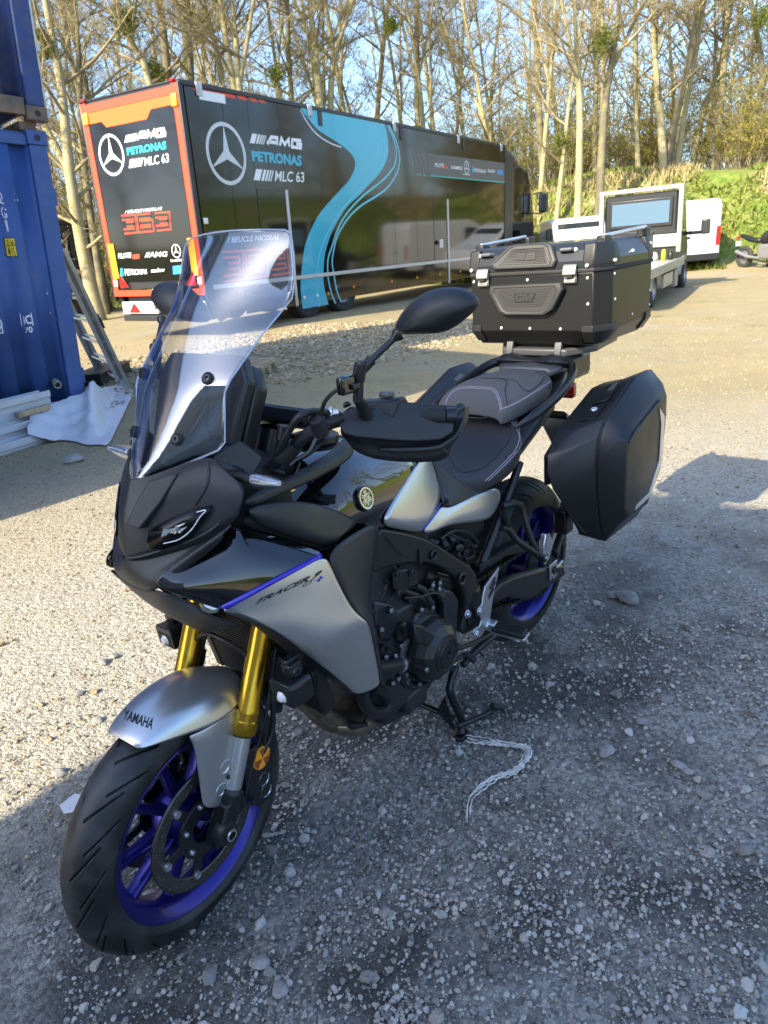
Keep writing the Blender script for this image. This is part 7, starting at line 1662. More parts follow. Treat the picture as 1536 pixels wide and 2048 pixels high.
def cables():
    MB().tube(spl([(0.3616, 0.235, 1.161), (0.408, 0.235, 1.1768), (0.4492, 0.235, 1.1773), (0.4573, 0.21, 1.1509), (0.4629, 0.19, 1.1226), (0.4635, 0.17, 1.0943)], 6), .0075, 10).build('clutch_cable', 'hose_rubber', B)
    MB().tube(spl([(0.3467, 0.245, 1.1521), (0.3846, 0.235, 1.1457), (0.4247, 0.215, 1.1288), (0.4386, 0.18, 1.0993), (0.4568, 0.14, 1.0671)], 6), [.0125]*25, 12).build('cable_loom', 'hose_rubber', B)
    MB().tube(spl([(0.3958, 0.26, 1.1466), (0.4152, 0.235, 1.1346), (0.4281, 0.2, 1.1072), (0.4404, 0.165, 1.0743)], 6), .006, 10).build('cable', 'hose_rubber', B)
    MB().tube(spl([(0.3778, 0.295, 1.2222), (0.3992, 0.285, 1.2171), (0.4115, 0.27, 1.2002), (0.41, 0.255, 1.1759), (0.4081, 0.245, 1.1523), (0.3907, 0.23, 1.1132), (0.4155, 0.21, 1.088), (0.4292, 0.17, 1.0685)], 6), .0042, 8).build('camera_cable', 'hose_rubber', B)
    MB().tube(spl([(0.4161, 0.18, 1.0661), (0.4271, 0.18, 1.0529), (0.438, 0.18, 1.0398)], 4), .003, 6).build('wire', 'hose_rubber', B)
    MB().tube(spl([(0.4165, 0.245, 1.136), (0.419, 0.215, 1.0959), (0.4332, 0.185, 1.077), (0.4431, 0.17, 1.0617)], 5), .0035, 8).build('wire', 'cast_alu', B)
    MB().tube([(0.422, 0.25, 1.1662), (0.4059, 0.245, 1.1312)], .016, 12).build('cable_strap', 'grip_rubber', B)
    MB().tube([(0.4563, 0.165, 1.0789), (0.4345, 0.19, 1.112)], [.019, .021], 14).build('connector_boot', 'hose_rubber', B)
    MB().tube([(0.4504, 0.175, 1.1229), (0.4418, 0.18, 1.1504)], [.014, .0155], 14).build('connector', 'satin_black', B)
    b = MB().box((0, 0, 0), (.040, .020, .036)).build('camera_box', 'gloss_black', B, bevel=.006, seg=3); b.location = (0.3743, 0.295, 1.2263)
    MB().box(tuple(V((0.3623, 0.302, 1.2224))), (.02, .02, .012)).build('camera_mount', 'satin_black', B, bevel=.002)
    MB().tube([(0.4562, 0.13, 1.0602), (0.4365, 0.16, 1.0475), (0.4346, 0.17, 1.0701)], .012, 10).build('loom_clamp', 'satin_black', B)
    # dark rubber bellows and steering head lumps that fill the gap in front of the tank
    MB().loft([[(x, y*w_, z+h) for y, h in ((-1, -.05), (1, -.05), (1, .02), (.5, .05), (-.5, .05), (-1, .02))] for x, w_, z in ((.53, .14, .99), (.46, .16, 1.0), (.42, .15, 1.0))]).build('loom_cover', 'deep_black', B, bevel=.01)
    MB().lathe([(.03, -.05), (.034, -.03), (.034, .04), (.026, .05), (0, .055)], (.345, 0, 1.06), (-.42, 0, .9), 24).build('steering_nut', 'satin_black', B)
cables()
def indicator(s):
    a, b = V(my((0.5639, 0.13, 1.0805), s)), V(my((0.5692, 0.212, 1.0796), s)); tip = V(my((0.5704, 0.3, 1.0852), s))
    st = MB().lathe([(.030, -.03), (.030, 0), (.026, .006), (.020, .010), (.013, .018), (.011, .030)], a+V((-.01, 0, 0)), (b-a), 24)
    st.tube([a, b], [.011, .010], 12); st = st.build('indicator_stem', 'satin_black', B)
    d = (tip-b).normalized(); u = d.cross(V((0, 0, 1))).normalized(); v = u.cross(d); rings = []
    for t, w_, h_ in ((-.02, .007, .010), (0, .0125, .0165), (.25, .0135, .0165), (.6, .0115, .0125), (.9, .0085, .0085), (1, .003, .004)):
        c = b.lerp(tip, t); rings.append([c+u*w_*math.cos(k)+v*h_*math.sin(k) for k in [2*math.pi*j/14 for j in range(14)]])
    MB().loft(rings).build('indicator_lens', 'lens_clear', st, sub=1)
    MB().loft([[b.lerp(tip, t)+(p-b.lerp(tip, t))*1.0 for p in [b.lerp(tip, t)+u*w_*math.cos(k)+v*h_*math.sin(k) for k in [2*math.pi*j/14 for j in range(14)]]] for t, w_, h_ in ((.02, .0095, .0125), (.3, .0105, .0125), (.6, .0085, .009), (.88, .005, .005))]).build('indicator_reflector', 'bright_metal', st)
    for q in (-.005, .005): MB().tube([b.lerp(tip, .05)+v*q-u*.012*0+V((.010, .008*s, .004)), b.lerp(tip, .9)+v*q*.5+V((.007, .006*s, .002))], .0012, 6).build('lens_rib', 'lens_edge', st)
both(indicator)
# ------------------------------------------------------------------ spot lamps, radiator
def spot(s):
    c = V(my((0.5436, 0.216, 0.6052), s)); b = MB()
    m = Matrix.Translation(c) @ Matrix.Rotation(R(4), 4, 'Y')
    h = MB().loft([[m @ V((x, y*.034, z)) for y, z in ((-1, -.024), (-.8, -.030), (.8, -.030), (1, -.024), (1, .022), (.8, .030), (-.8, .030), (-1, .022))] for x in (-.02, .022)]+[[m @ V((.042, y*.034, z)) for y, z in ((-1, -.020), (-.8, -.024), (.8, -.024), (1, -.020), (1, .026), (.8, .034), (-.8, .034), (-1, .026))]]).build('spot_lamp', 'satin_black', B, bevel=.003)
    for k in range(4): MB().box((-.026-.007*k, 0, 0), (.003, .062-.006*k, .050-.005*k), m).build('cooling_fin', 'satin_black', h, bevel=.001)
    MB().box((.041, 0, -.002), (.004, .048, .036), m).build('lamp_face', 'deep_black', h)
    MB().lathe([(.0, .006), (.008, .005), (.012, .0), (.014, -.002)], m @ V((.045, 0, -.003)), m.to_3x3() @ V((1, 0, 0)), 20).build('lamp_lens', 'lamp_clear', h)
    MB().box((.0, 0, .047), (.036, .030, .030), m).box((-.02, -.005*s, .062), (.07, .022, .018), m).build('lamp_bracket', 'satin_black', h, bevel=.003)
    MB().bolt(m @ V((.004, .016*s, .046)), (0, s, 0), .011, .007).build('bracket_bolt', 'engine_black', h)
    MB().tube([m @ V((-.03, 0, .06)), my((.50, .20, .70), s), my((.46, .17, .72), s)], .010, 8).build('lamp_stay', 'satin_black', h)
both(spot)
def radiator():
    m = Matrix.Translation((.475, 0, .62)) @ Matrix.Rotation(R(12), 4, 'Y')
    r_ = MB().box((0, 0, 0), (.03, .36, .30), m).build('radiator', 'deep_black', B, bevel=.004)
    b = MB()
    for k in range(34): b.box((.0165, 0, -.142+.0086*k), (.004, .35, .0022), m)
    b.build('radiator_fin', 'engine_black', r_)['kind'] = 'stuff'
    MB().box((0, .19, 0), (.04, .03, .31), m).box((0, -.19, 0), (.04, .03, .31), m).box((0, 0, -.155), (.03, .36, .012), m).build('radiator_tank', 'satin_black', r_, bevel=.008)
    MB().box((.46, 0, .80), (.06, .26, .05)).build('radiator_shroud', 'matte_black', B, bevel=.01)
radiator()
# ------------------------------------------------------------------ frame and engine
def frame(s):
    K = lambda l: [V(my(p, s)) for p in l]
    o = [(0.2211, 0.165, 0.8052), (0.1621, 0.165, 0.8215), (0.0903, 0.168, 0.7859), (0.0045, 0.172, 0.7373), (-0.0573, 0.177, 0.6894), (-0.1209, 0.18, 0.6325), (-0.1907, 0.182, 0.5739), (-0.2201, 0.182, 0.5319), (-0.2264, 0.182, 0.5024), (-0.2192, 0.18, 0.473), (-0.2039, 0.178, 0.4456), (-0.2291, 0.174, 0.398), (-0.2241, 0.172, 0.363), (-0.2005, 0.172, 0.3467), (-0.1571, 0.172, 0.3549), (-0.1375, 0.172, 0.3787), (-0.153, 0.174, 0.4092), (-0.1692, 0.176, 0.4495), (-0.1593, 0.178, 0.4981), (-0.123, 0.178, 0.5631), (-0.0662, 0.176, 0.6168), (-0.0214, 0.173, 0.6487), (0.0266, 0.17, 0.6724), (0.0869, 0.168, 0.6925), (0.1398, 0.167, 0.7073), (0.1968, 0.166, 0.7158), (0.2274, 0.165, 0.7204)]
    f = MB().prism(K(o), (.0, -.034*s, 0)).build('frame_spar', 'frame_black', B, bevel=.008, seg=3)
    for p, r in (((-0.0211, 0.177, 0.6768), .012), ((-0.1362, 0.186, 0.5561), .015)):
        c = V(my(p, s)); MB().lathe([(r, -.004), (r*1.25, .002), (r, .004), (r*.75, .002), (r*.7, -.008), (0, -.008)], c, (0, s, 0), 24).build('pivot_cap', 'satin_black' , f)
    c = V(my((0.0319, 0.174, 0.6931), s)); MB().prism([c+V((dx, 0, dz)) for dx, dz in ((-.006, -.02), (.006, -.02), (.007, 0), (.006, .02), (-.006, .02), (-.007, 0))], (0, .0015*s, 0)).build('frame_slot', 'deep_black', f, bevel=.001)
    c = V(my((-0.1857, 0.177, 0.4009), s)); MB().prism([c+V((dx, 0, dz)) for dx, dz in ((-.016, -.03), (.010, -.035), (.020, 0), (.014, .035), (-.006, .038), (-.018, .01))], (0, .002*s, 0)).build('frame_slot', 'deep_black', f, bevel=.003)
    MB().bolt(V(my((-0.1612, 0.182, 0.428), s)), (0, s, 0), .011, .008).build('frame_bolt', 'bright_metal', f)
    MB().tube([V(my(p, s)) for p in ((0.1568, 0.169, 0.7948), (0.1122, 0.172, 0.7323), (0.0726, 0.172, 0.7135))], .0012, 5).build('cast_line', 'satin_black', f)
    # subframe tube to the seat
    t = MB().tube([V(my(p, s)) for p in ((-0.5485, 0.145, 0.7838), (-0.4325, 0.152, 0.6748), (-0.3042, 0.158, 0.5548))], [.0125, .0135, .0125], 16).build('subframe_tube', 'satin_black', B)
    MB().tube([V(my(p, s)) for p in ((-0.3104, 0.158, 0.5624), (-0.2711, 0.16, 0.5316))], [.015, .012], 12).lathe([(.016, -.006), (.016, .006), (0, .006)], V(my((-0.2677, 0.166, 0.5378), s)), (0, s, 0), 16).build('tube_clevis', 'satin_black', t)
    MB().bolt(V(my((-0.2556, 0.174, 0.5448), s)), (0, s, 0), .007, .005).build('clevis_bolt', 'engine_black', t)
both(frame)
def engine():
    e = MB().loft([[(x, y*w_, z) for y, z in ((-1, z0), (1, z0), (1, z1), (-1, z1))] for x, w_, z0, z1 in ((.22, .13, .33, .55), (.16, .155, .26, .58), (.0, .15, .24, .57), (-.14, .13, .28, .54), (-.20, .11, .32, .50))]).build('engine', 'engine_black', B, bevel=.02)
    # leaning cylinders and head
    m = Matrix.Translation((.17, 0, .62)) @ Matrix.Rotation(R(32), 4, 'Y')
    MB().box((0, 0, 0), (.20, .30, .20), m).box((.0, 0, .15), (.22, .31, .10), m).build('cylinder_head', 'engine_black', e, bevel=.012)
    for z in (-.05, -.02, .01): MB().box((0, 0, z), (.206, .306, .006), m).build('cooling_fin', 'satin_black', e, bevel=.002)
    # generator cover on the left: stepped dome
    c = V((0.0357, 0.165, 0.4001)); Y = V((0, 1, 0))
    MB().lathe([(.112, -.03), (.112, .0), (.106, .008), (.098, .010)], c, Y, 40).build('cover_flange', 'engine_black', e)
    dome = MB().lathe([(.096, .008), (.092, .030), (.080, .052), (.058, .068), (.050, .070)], c+V((-.012, 0, .006)), Y, 12).build('generator_cover', 'frame_black', e, ang=15)
    MB().lathe([(.054, .066), (.051, .074), (.044, .076), (.042, .073), (.036, .073), (.034, .076), (.012, .076), (.010, .070), (0, .070)], c+V((-.012, 0, .006)), Y, 36).build('cover_cap', 'satin_black', e, ang=25)
    P = [(0.1533, 0.236, 0.5672), (0.1179, 0.238, 0.5443), (0.0757, 0.242, 0.4909), (0.1093, 0.246, 0.4792), (0.1602, 0.242, 0.5198)]
    pl = MB().prism(P, (0, -.03, 0)).build('cover_plate', 'satin_black', e, bevel=.005)
    b = MB(); word(b, 'CP3', quad(V((0.132, 0.2475, 0.5113)), V((0.1205, 0.2455, 0.5331)), V((0.1026, 0.2485, 0.5129)), V((0.1193, 0.2515, 0.497))), .0); b.build('lettering', 'deep_black', pl, smooth=False)
    # side casting with its ring of bolts
    P = [(0.0851, 0.165, 0.4898), (0.0547, 0.165, 0.5214), (0.0351, 0.165, 0.5337), (-0.0107, 0.165, 0.5277), (-0.0322, 0.165, 0.5048), (-0.0457, 0.165, 0.443), (-0.0635, 0.165, 0.4209), (-0.1011, 0.17, 0.3489), (-0.0868, 0.17, 0.3047), (-0.0385, 0.17, 0.2832), (0.0484, 0.17, 0.2994), (0.111, 0.165, 0.3442), (0.1355, 0.165, 0.4001), (0.1231, 0.165, 0.4659)]
    MB().prism(P, (0, -.04, 0)).build('crankcase_cover', 'engine_black', e, bevel=.008, seg=3)
    for p in ((824,1257), (842,1219), (864,1214), (884,1258), (828,1300), (852,1339), (811,1350), (814,1362), (838,1369), (801,1291), (771,1314), (790,1311), (781,1221), (762,1259), (785,1366), (796,1357)):
        c_ = V((0, 0, 0))
        q = {(824,1257): (0.0884, 0.172, 0.5014), (842,1219): (0.0414, 0.17, 0.5366), (864,1214): (-0.0079, 0.17, 0.521), (884,1258): (-0.0448, 0.172, 0.4325), (828,1300): (0.0944, 0.178, 0.4392), (852,1339): (0.1106, 0.228, 0.4041), (811,1350): (0.127, 0.168, 0.374), (814,1362): (0.1229, 0.168, 0.3522), (838,1369): (0.0728, 0.168, 0.3113), (801,1291): (0.1369, 0.168, 0.4726), (771,1314): (0.1968, 0.165, 0.4685), (790,1311): (0.1625, 0.168, 0.4554), (781,1221): (0.1684, 0.172, 0.595), (762,1259): (0.2112, 0.172, 0.5605), (785,1366): (0.1738, 0.16, 0.3725), (796,1357): (0.15, 0.16, 0.373)}[p]
        MB().bolt(q, Y, .0068, .006).build('engine_bolt', 'cast_alu', e)
        MB().tube([V(q)+V((0, -.035, 0)), V(q)], [.011, .0095], 12).build('bolt_boss', 'engine_black', e)
    # cylinder side cover, clutch of ribs and lugs
    P = [(0.2075, 0.158, 0.6398), (0.1468, 0.162, 0.6039), (0.113, 0.165, 0.5498), (0.1304, 0.165, 0.5128), (0.1785, 0.162, 0.5018), (0.2244, 0.158, 0.5171)]
    MB().prism(P, (0, -.03, 0)).build('cam_chain_cover', 'engine_black', e, bevel=.012, seg=3)
    for r_, y in ((.050, .168), (.038, .172)): 
        MB().lathe([(r_, -.012), (r_, 0), (r_-.006, .002), (r_-.008, -.006)], V((0.1773, 0.165, 0.5546)), Y, 28, a0=.5, a1=3.6).build('cast_rib', 'engine_black', e)
    MB().lathe([(.026, -.02), (.026, .012), (.022, .014), (0, .014)], V((0.1338, 0.168, 0.5155)), Y, 24).build('oil_cap', 'satin_black', e)
    # bracket plate with three bolts up under the spar
    P = [(0.1438, 0.172, 0.6918), (0.0933, 0.172, 0.6817), (0.0402, 0.172, 0.6534), (0.0443, 0.172, 0.6164), (0.0791, 0.172, 0.6199), (0.1012, 0.172, 0.6151), (0.1263, 0.172, 0.6177), (0.147, 0.172, 0.6504)]
    br = MB().prism(P, (0, -.010, 0)).build('engine_bracket', 'satin_black', e, bevel=.004)
    for q in ((0.1331, 0.176, 0.6868), (0.0748, 0.176, 0.6647), (0.1359, 0.176, 0.6305)): MB().bolt(q, Y, .0085, .006).build('bracket_bolt', 'engine_black', br)
    for k in range(4): MB().tube([V((0.0876, 0.175, 0.6539))+V((0, 0, -.009*k)), V((0.0633, 0.175, 0.6404))+V((0, 0, -.009*k))], .0014, 5).build('bracket_rib', 'engine_black', br)
    # hoses and wires on the side of the engine
    MB().tube(spl([(0.0533, 0.165, 0.6125), (0.0291, 0.172, 0.5914), (0.0192, 0.176, 0.5634), (0.0033, 0.176, 0.5374)], 5), .0105, 12).build('breather_hose', 'hose_rubber', e)
    MB().tube(spl([(0.1045, 0.165, 0.6206), (0.0648, 0.172, 0.5924), (0.0238, 0.172, 0.5552), (0.0008, 0.17, 0.5282)], 5), .008, 12).build('breather_hose', 'hose_rubber', e)
    MB().tube(spl([(0.1086, 0.17, 0.6031), (0.0541, 0.18, 0.5837), (0.0014, 0.184, 0.5728), (-0.0294, 0.184, 0.5495), (-0.0456, 0.18, 0.5091), (-0.0516, 0.176, 0.4598)], 6), .0042, 8).build('engine_wire', 'hose_rubber', e)
    for a, b_, r in (((-0.0631, 0.165, 0.5224), (-0.0542, 0.168, 0.4199), .010), ((-0.0695, 0.15, 0.573), (-0.0603, 0.16, 0.5223), .012), ((0.1579, 0.14, 0.6439), (0.1297, 0.14, 0.6721), .012), ((0.1618, 0.15, 0.6741), (0.1171, 0.15, 0.6399), .007), ((0.1837, 0.15, 0.4777), (0.1312, 0.155, 0.4037), .012), ((0.1972, 0.15, 0.5001), (0.1836, 0.15, 0.4156), .010), ((-0.0383, 0.12, 0.5947), (-0.1279, 0.13, 0.5259), .020), ((-0.0197, 0.14, 0.5609), (-0.0759, 0.15, 0.5382), .014)):
        MB().tube([a, b_], r, 10).build('engine_pipe', 'engine_black', e)
    for q in ((-0.0235, 0.165, 0.5845), (-0.0586, 0.16, 0.555), (-0.065, 0.16, 0.5711), (-0.0057, 0.165, 0.5707), (0.0824, 0.168, 0.5844)): MB().lathe([(.010, -.02), (.010, .004), (.007, .006), (0, .006)], q, Y, 14).build('sensor', 'satin_black', e)
    for q in ((-0.0163, 0.172, 0.5849), (-0.0582, 0.165, 0.5723), (-0.0528, 0.166, 0.556)): MB().bolt(q, Y, .005, .004).build('engine_bolt', 'cast_alu', e)
    # sprocket cover behind the generator
    P = [(-0.0802, 0.165, 0.5466), (-0.1229, 0.165, 0.5177), (-0.1505, 0.165, 0.4753), (-0.132, 0.165, 0.3793), (-0.1037, 0.165, 0.3562), (-0.0711, 0.165, 0.3936), (-0.0629, 0.165, 0.4674)]
    MB().prism(P, (0, -.05, 0)).build('sprocket_cover', 'engine_black', e, bevel=.010, seg=3)
    # water hose with clamp, sump and lower pieces
    MB().tube(spl([(0.2473, 0.175, 0.4667), (0.2037, 0.175, 0.4452), (0.1501, 0.172, 0.4235), (0.1081, 0.165, 0.4072), (0.0893, 0.15, 0.3654)], 5), .0205, 16).build('water_hose', 'hose_rubber', e)
    MB().tube([(0.1574, 0.173, 0.4263), (0.146, 0.172, 0.4212)], .0225, 18).build('hose_clamp', 'bright_metal', e)
    MB().loft([[(x, y, z) for y, z in ((-.10, z0), (.12, z0), (.13, z1), (-.11, z1))] for x, z0, z1 in ((.18, .21, .34), (.10, .19, .32), (-.02, .20, .30))]).build('sump', 'engine_black', e, bevel=.015)
    MB().box(tuple(V((0.0672, 0.13, 0.2542))), (.10, .05, .07)).build('sump_block', 'engine_black', e, bevel=.012)
    MB().tube(spl([(0.321, 0.19, 0.4495), (0.3041, 0.175, 0.3959), (0.257, 0.155, 0.3288), (0.1968, 0.14, 0.2879), (0.172, 0.135, 0.3), (0.1922, 0.135, 0.3417), (0.2418, 0.15, 0.3961)], 6), .0165, 14).build('overflow_hose', 'hose_rubber', B)
    # dark airbox and electrics under the side cover
    MB().box((-.20, 0, .67), (.34, .26, .14)).build('airbox', 'deep_black', B, bevel=.03)
    r = random.Random(5)
    for q in ((-0.0843, 0.14, 0.6815), (-0.1189, 0.145, 0.6583), (-0.1568, 0.145, 0.6624), (-0.1871, 0.145, 0.6251), (-0.2312, 0.14, 0.6197), (-0.2095, 0.15, 0.6027), (-0.1732, 0.15, 0.6092), (-0.2934, 0.13, 0.5866)):
        MB().lathe([(.013, -.02), (.013, .006), (.008, .008), (0, .008)], q, (r.gauss(0, .5), 1, r.gauss(0, .5)), 12).build('connector', 'satin_black', B)
    MB().tube(spl([(-0.1394, 0.15, 0.6888), (-0.1802, 0.155, 0.6587), (-0.2378, 0.15, 0.6226), (-0.2562, 0.15, 0.5757), (-0.2079, 0.15, 0.5821)], 5), .004, 8).build('wire', 'hose_rubber', B)
    MB().tube(spl([(-0.0907, 0.15, 0.6919), (-0.1523, 0.15, 0.6933), (-0.2271, 0.15, 0.659), (-0.278, 0.15, 0.6102)], 5), .006, 8).build('wire', 'hose_rubber', B)
engine()
def exhaust():
    e = None
    for k, y in enumerate((.085, .0, -.085)):
        pts = spl([(.27, y, .58), (.345, y*.95, .545), (.362, y*.8, .46), (.345, y*.62, .37), (.30, y*.5, .29), (.24, y*.4, .235), (.15, y*.3, .215)], 6)
        o = MB().tube(pts, .0235, 18).build('exhaust_pipe', 'exhaust_steel', B)
        for i in (12, 20): MB().tube([pts[i], V(pts[i]).lerp(V(pts[i+1]), .5)], .0255, 18).build('pipe_collar', 'exhaust_steel', o)
    c = MB().loft([[(x, y*w_, z+h) for y, h in [(math.cos(2*math.pi*j/16), math.sin(2*math.pi*j/16)*hh) for j in range(16)]] for x, w_, z, hh in ((.30, .062, .262, .030), (.25, .080, .225, .042), (.18, .085, .205, .046), (.08, .08, .195, .045), (-.10, .08, .19, .045), (-.22, .06, .20, .04))]).build('collector', 'exhaust_steel', B, ang=50)
    q = V((0.2575, 0.075, 0.2494)); MB().tube([q+V((-.0, -.02, .0)), q, q+V((-.012, .018, .003)), q+V((-.022, .034, .006))], [.012, .012, .008, .006], 12).build('oxygen_sensor', 'engine_black', c)
    MB().tube(spl([q+V((-.022, .034, .006)), V((0.2275, 0.09, 0.2565)), V((0.1701, 0.09, 0.2537)), V((0.1142, 0.08, 0.2492))], 5), .0035, 8).build('sensor_wire', 'hose_rubber', c)
    MB().tube([(-.2, -.1, .2), (-.4, -.14, .22), (-.62, -.17, .30)], [.035, .05, .045], 18).build('silencer', 'engine_black', B)
exhaust()
# ------------------------------------------------------------------ swingarm, chain, foot pegs
def swingarm():
    arm = [(-0.319, 0.128, 0.4083), (-0.3863, 0.13, 0.4293), (-0.4576, 0.134, 0.4213), (-0.5968, 0.14, 0.3862), (-0.7199, 0.146, 0.3518), (-0.7973, 0.148, 0.3241), (-0.8136, 0.148, 0.2761), (-0.7426, 0.146, 0.2775), (-0.6051, 0.14, 0.2849), (-0.5288, 0.136, 0.2992), (-0.426, 0.132, 0.3568), (-0.3551, 0.128, 0.3626)]
    a = MB().prism(arm, (0, .034, 0)).build('swingarm', 'frame_black', B, bevel=.012, seg=3)
    MB().prism(mir(arm), (0, -.034, 0)).build('swingarm', 'frame_black', B, bevel=.012, seg=3)
    MB().box((-.24, 0, .42), (.12, .30, .09)).build('swingarm_pivot', 'engine_black', a, bevel=.02)
    for s in (1, -1):
        c = V(my((-0.7035, 0.182, 0.3435), s)); p = MB().box(tuple(c), (.055, .008, .062)).build('axle_plate', 'cast_alu', a, bevel=.003)
        MB().lathe([(.0165, -.004), (.0165, .010), (.013, .012), (.009, .011), (0, .006)], c, (0, s, 0), 6 if s > 0 else 24).build('axle_nut', 'satin_black', p)
        MB().tube([c+V((-.02, 0, 0)), c+V((-.07, 0, .006))], .006, 8).build('chain_adjuster', 'cast_alu', p)
    # paddock bobbin
    MB().tube([(-.70, -.08, .326), (-.70, .19, .326)], .012, 12).build('rear_axle', 'cast_alu', a)
    # chain: links one by one round both sprockets
    yc = .112; A = V((-.155, yc, .425)); ra = .042; C2 = V((-.75, yc, .326)); rc = .108
    path = []; d = (C2-A); Ld = d.length; th = math.atan2(d.z, d.x); al = math.acos((ra-rc)/Ld)
    pt = lambda c, r, t: V((c.x+r*math.cos(t), yc, c.z+r*math.sin(t)))
    t1, t2 = th+al, th-al
    for i in range(13): t = t1+(2*math.pi-2*al)*i/12; path.append(pt(A, ra, t))
    for i in range(25): t = t2+(2*al)*i/24; path.append(pt(C2, rc, t))
    path.append(path[0])
    L = [0.]
    for p, q in zip(path, path[1:]): L.append(L[-1]+(q-p).length)
    n = int(L[-1]/.0159); pos = []; j = 0
    for i in range(n):
        x = L[-1]*i/n
        while L[j+1] < x: j += 1
        pos.append(path[j].lerp(path[j+1], (x-L[j])/(L[j+1]-L[j])))
    ch = MB().lathe([(.10, -.003), (.111, -.003), (.111, .003), (.10, .003)], C2, (0, 1, 0), 60).build('chain', 'chain_steel', B)
    spr = MB()
    for k in range(45):
        a_ = 2*math.pi*k/45; spr.prism([C2+V((r*math.cos(a_+e), -.003, r*math.sin(a_+e))) for r, e in ((.106, -.045), (.116, -.015), (.116, .015), (.106, .045))], (0, .006, 0))
    spr.lathe([(.045, -.002), (.106, -.003), (.106, .003), (.045, .002)], C2, (0, 1, 0), 60); spr.build('sprocket', 'engine_black', B)
    me = None
    for k in range(n):
        b = MB(); p, q = pos[k], pos[(k+1) % n]; mid = (p+q)/2; ang = math.atan2((q-p).z, (q-p).x)
        if me is None or k == 1:
            for yy in (-.0085, .0085): b.loft([[V((x, yy+t, z)) for x, z in ((-.012, -.003), (-.0095, -.007), (-.004, -.0052), (.004, -.0052), (.0095, -.007), (.012, -.003), (.012, .003), (.0095, .007), (.004, .0052), (-.004, .0052), (-.0095, .007), (-.012, .003))] for t in (-.0013, .0013)])
            b.lathe([(.0045, -.0105), (.0045, .0105)], (-.008, 0, 0), (0, 1, 0), 8); b.lathe([(0, .0106), (.0045, .0106)], (-.008, 0, 0), (0, 1, 0), 8)
            o = b.build('chain_link', 'chain_steel', ch); me = o.data
        else:
            o = bpy.data.objects.new('chain_link', me); COL.objects.link(o); o.parent = ch
        o.location = mid+V((0, .0028*(k % 2), 0)); o.rotation_euler = (0, -ang, 0)
    # chain guard
    MB().prism([(-.30, .10, .520), (-.46, .10, .512), (-.62, .10, .478), (-.66, .10, .450), (-.62, .10, .440), (-.46, .10, .485), (-.30, .10, .495)], (0, .04, 0)).build('chain_guard', 'matte_black', B, bevel=.006)
    # inner mudguard over the wheel
    rows = []
    for a_ in (128, 118, 105, 92, 80):
        t = R(a_); rows.append([(-.75+r*math.cos(R(180)-t), y, .326+r*math.sin(t)) for y, r in ((-.105, .325), (-.08, .345), (0, .352), (.08, .345), (.105, .325))])
    patch([[(p[0]+.0, p[1], p[2]) for p in r] for r in [[(-.75+r*math.cos(R(a_)), y, .326+r*math.sin(R(a_))) for y, r in ((-.105, .325), (-.08, .345), (0, .352), (.08, .345), (.105, .325))] for a_ in (25, 40, 55, 68)]], 'rear_hugger', 'matte_black', B, sub=2)
    MB().prism([(-.77, .17, .355), (-.87, .15, .420), (-.985, .12, .520), (-1.02, .10, .60), (-.985, .10, .605), (-.945, .12, .52), (-.86, .15, .45), (-.76, .17, .39)], (0, -.03, 0)).build('plate_arm', 'matte_black', B, bevel=.008)
    MB().prism([(-.63, .185, .405), (-.79, .165, .505), (-.795, .165, .485), (-.645, .185, .385)], (0, -.012, 0)).build('hugger_stay', 'cast_alu', B, bevel=.003)
swingarm()
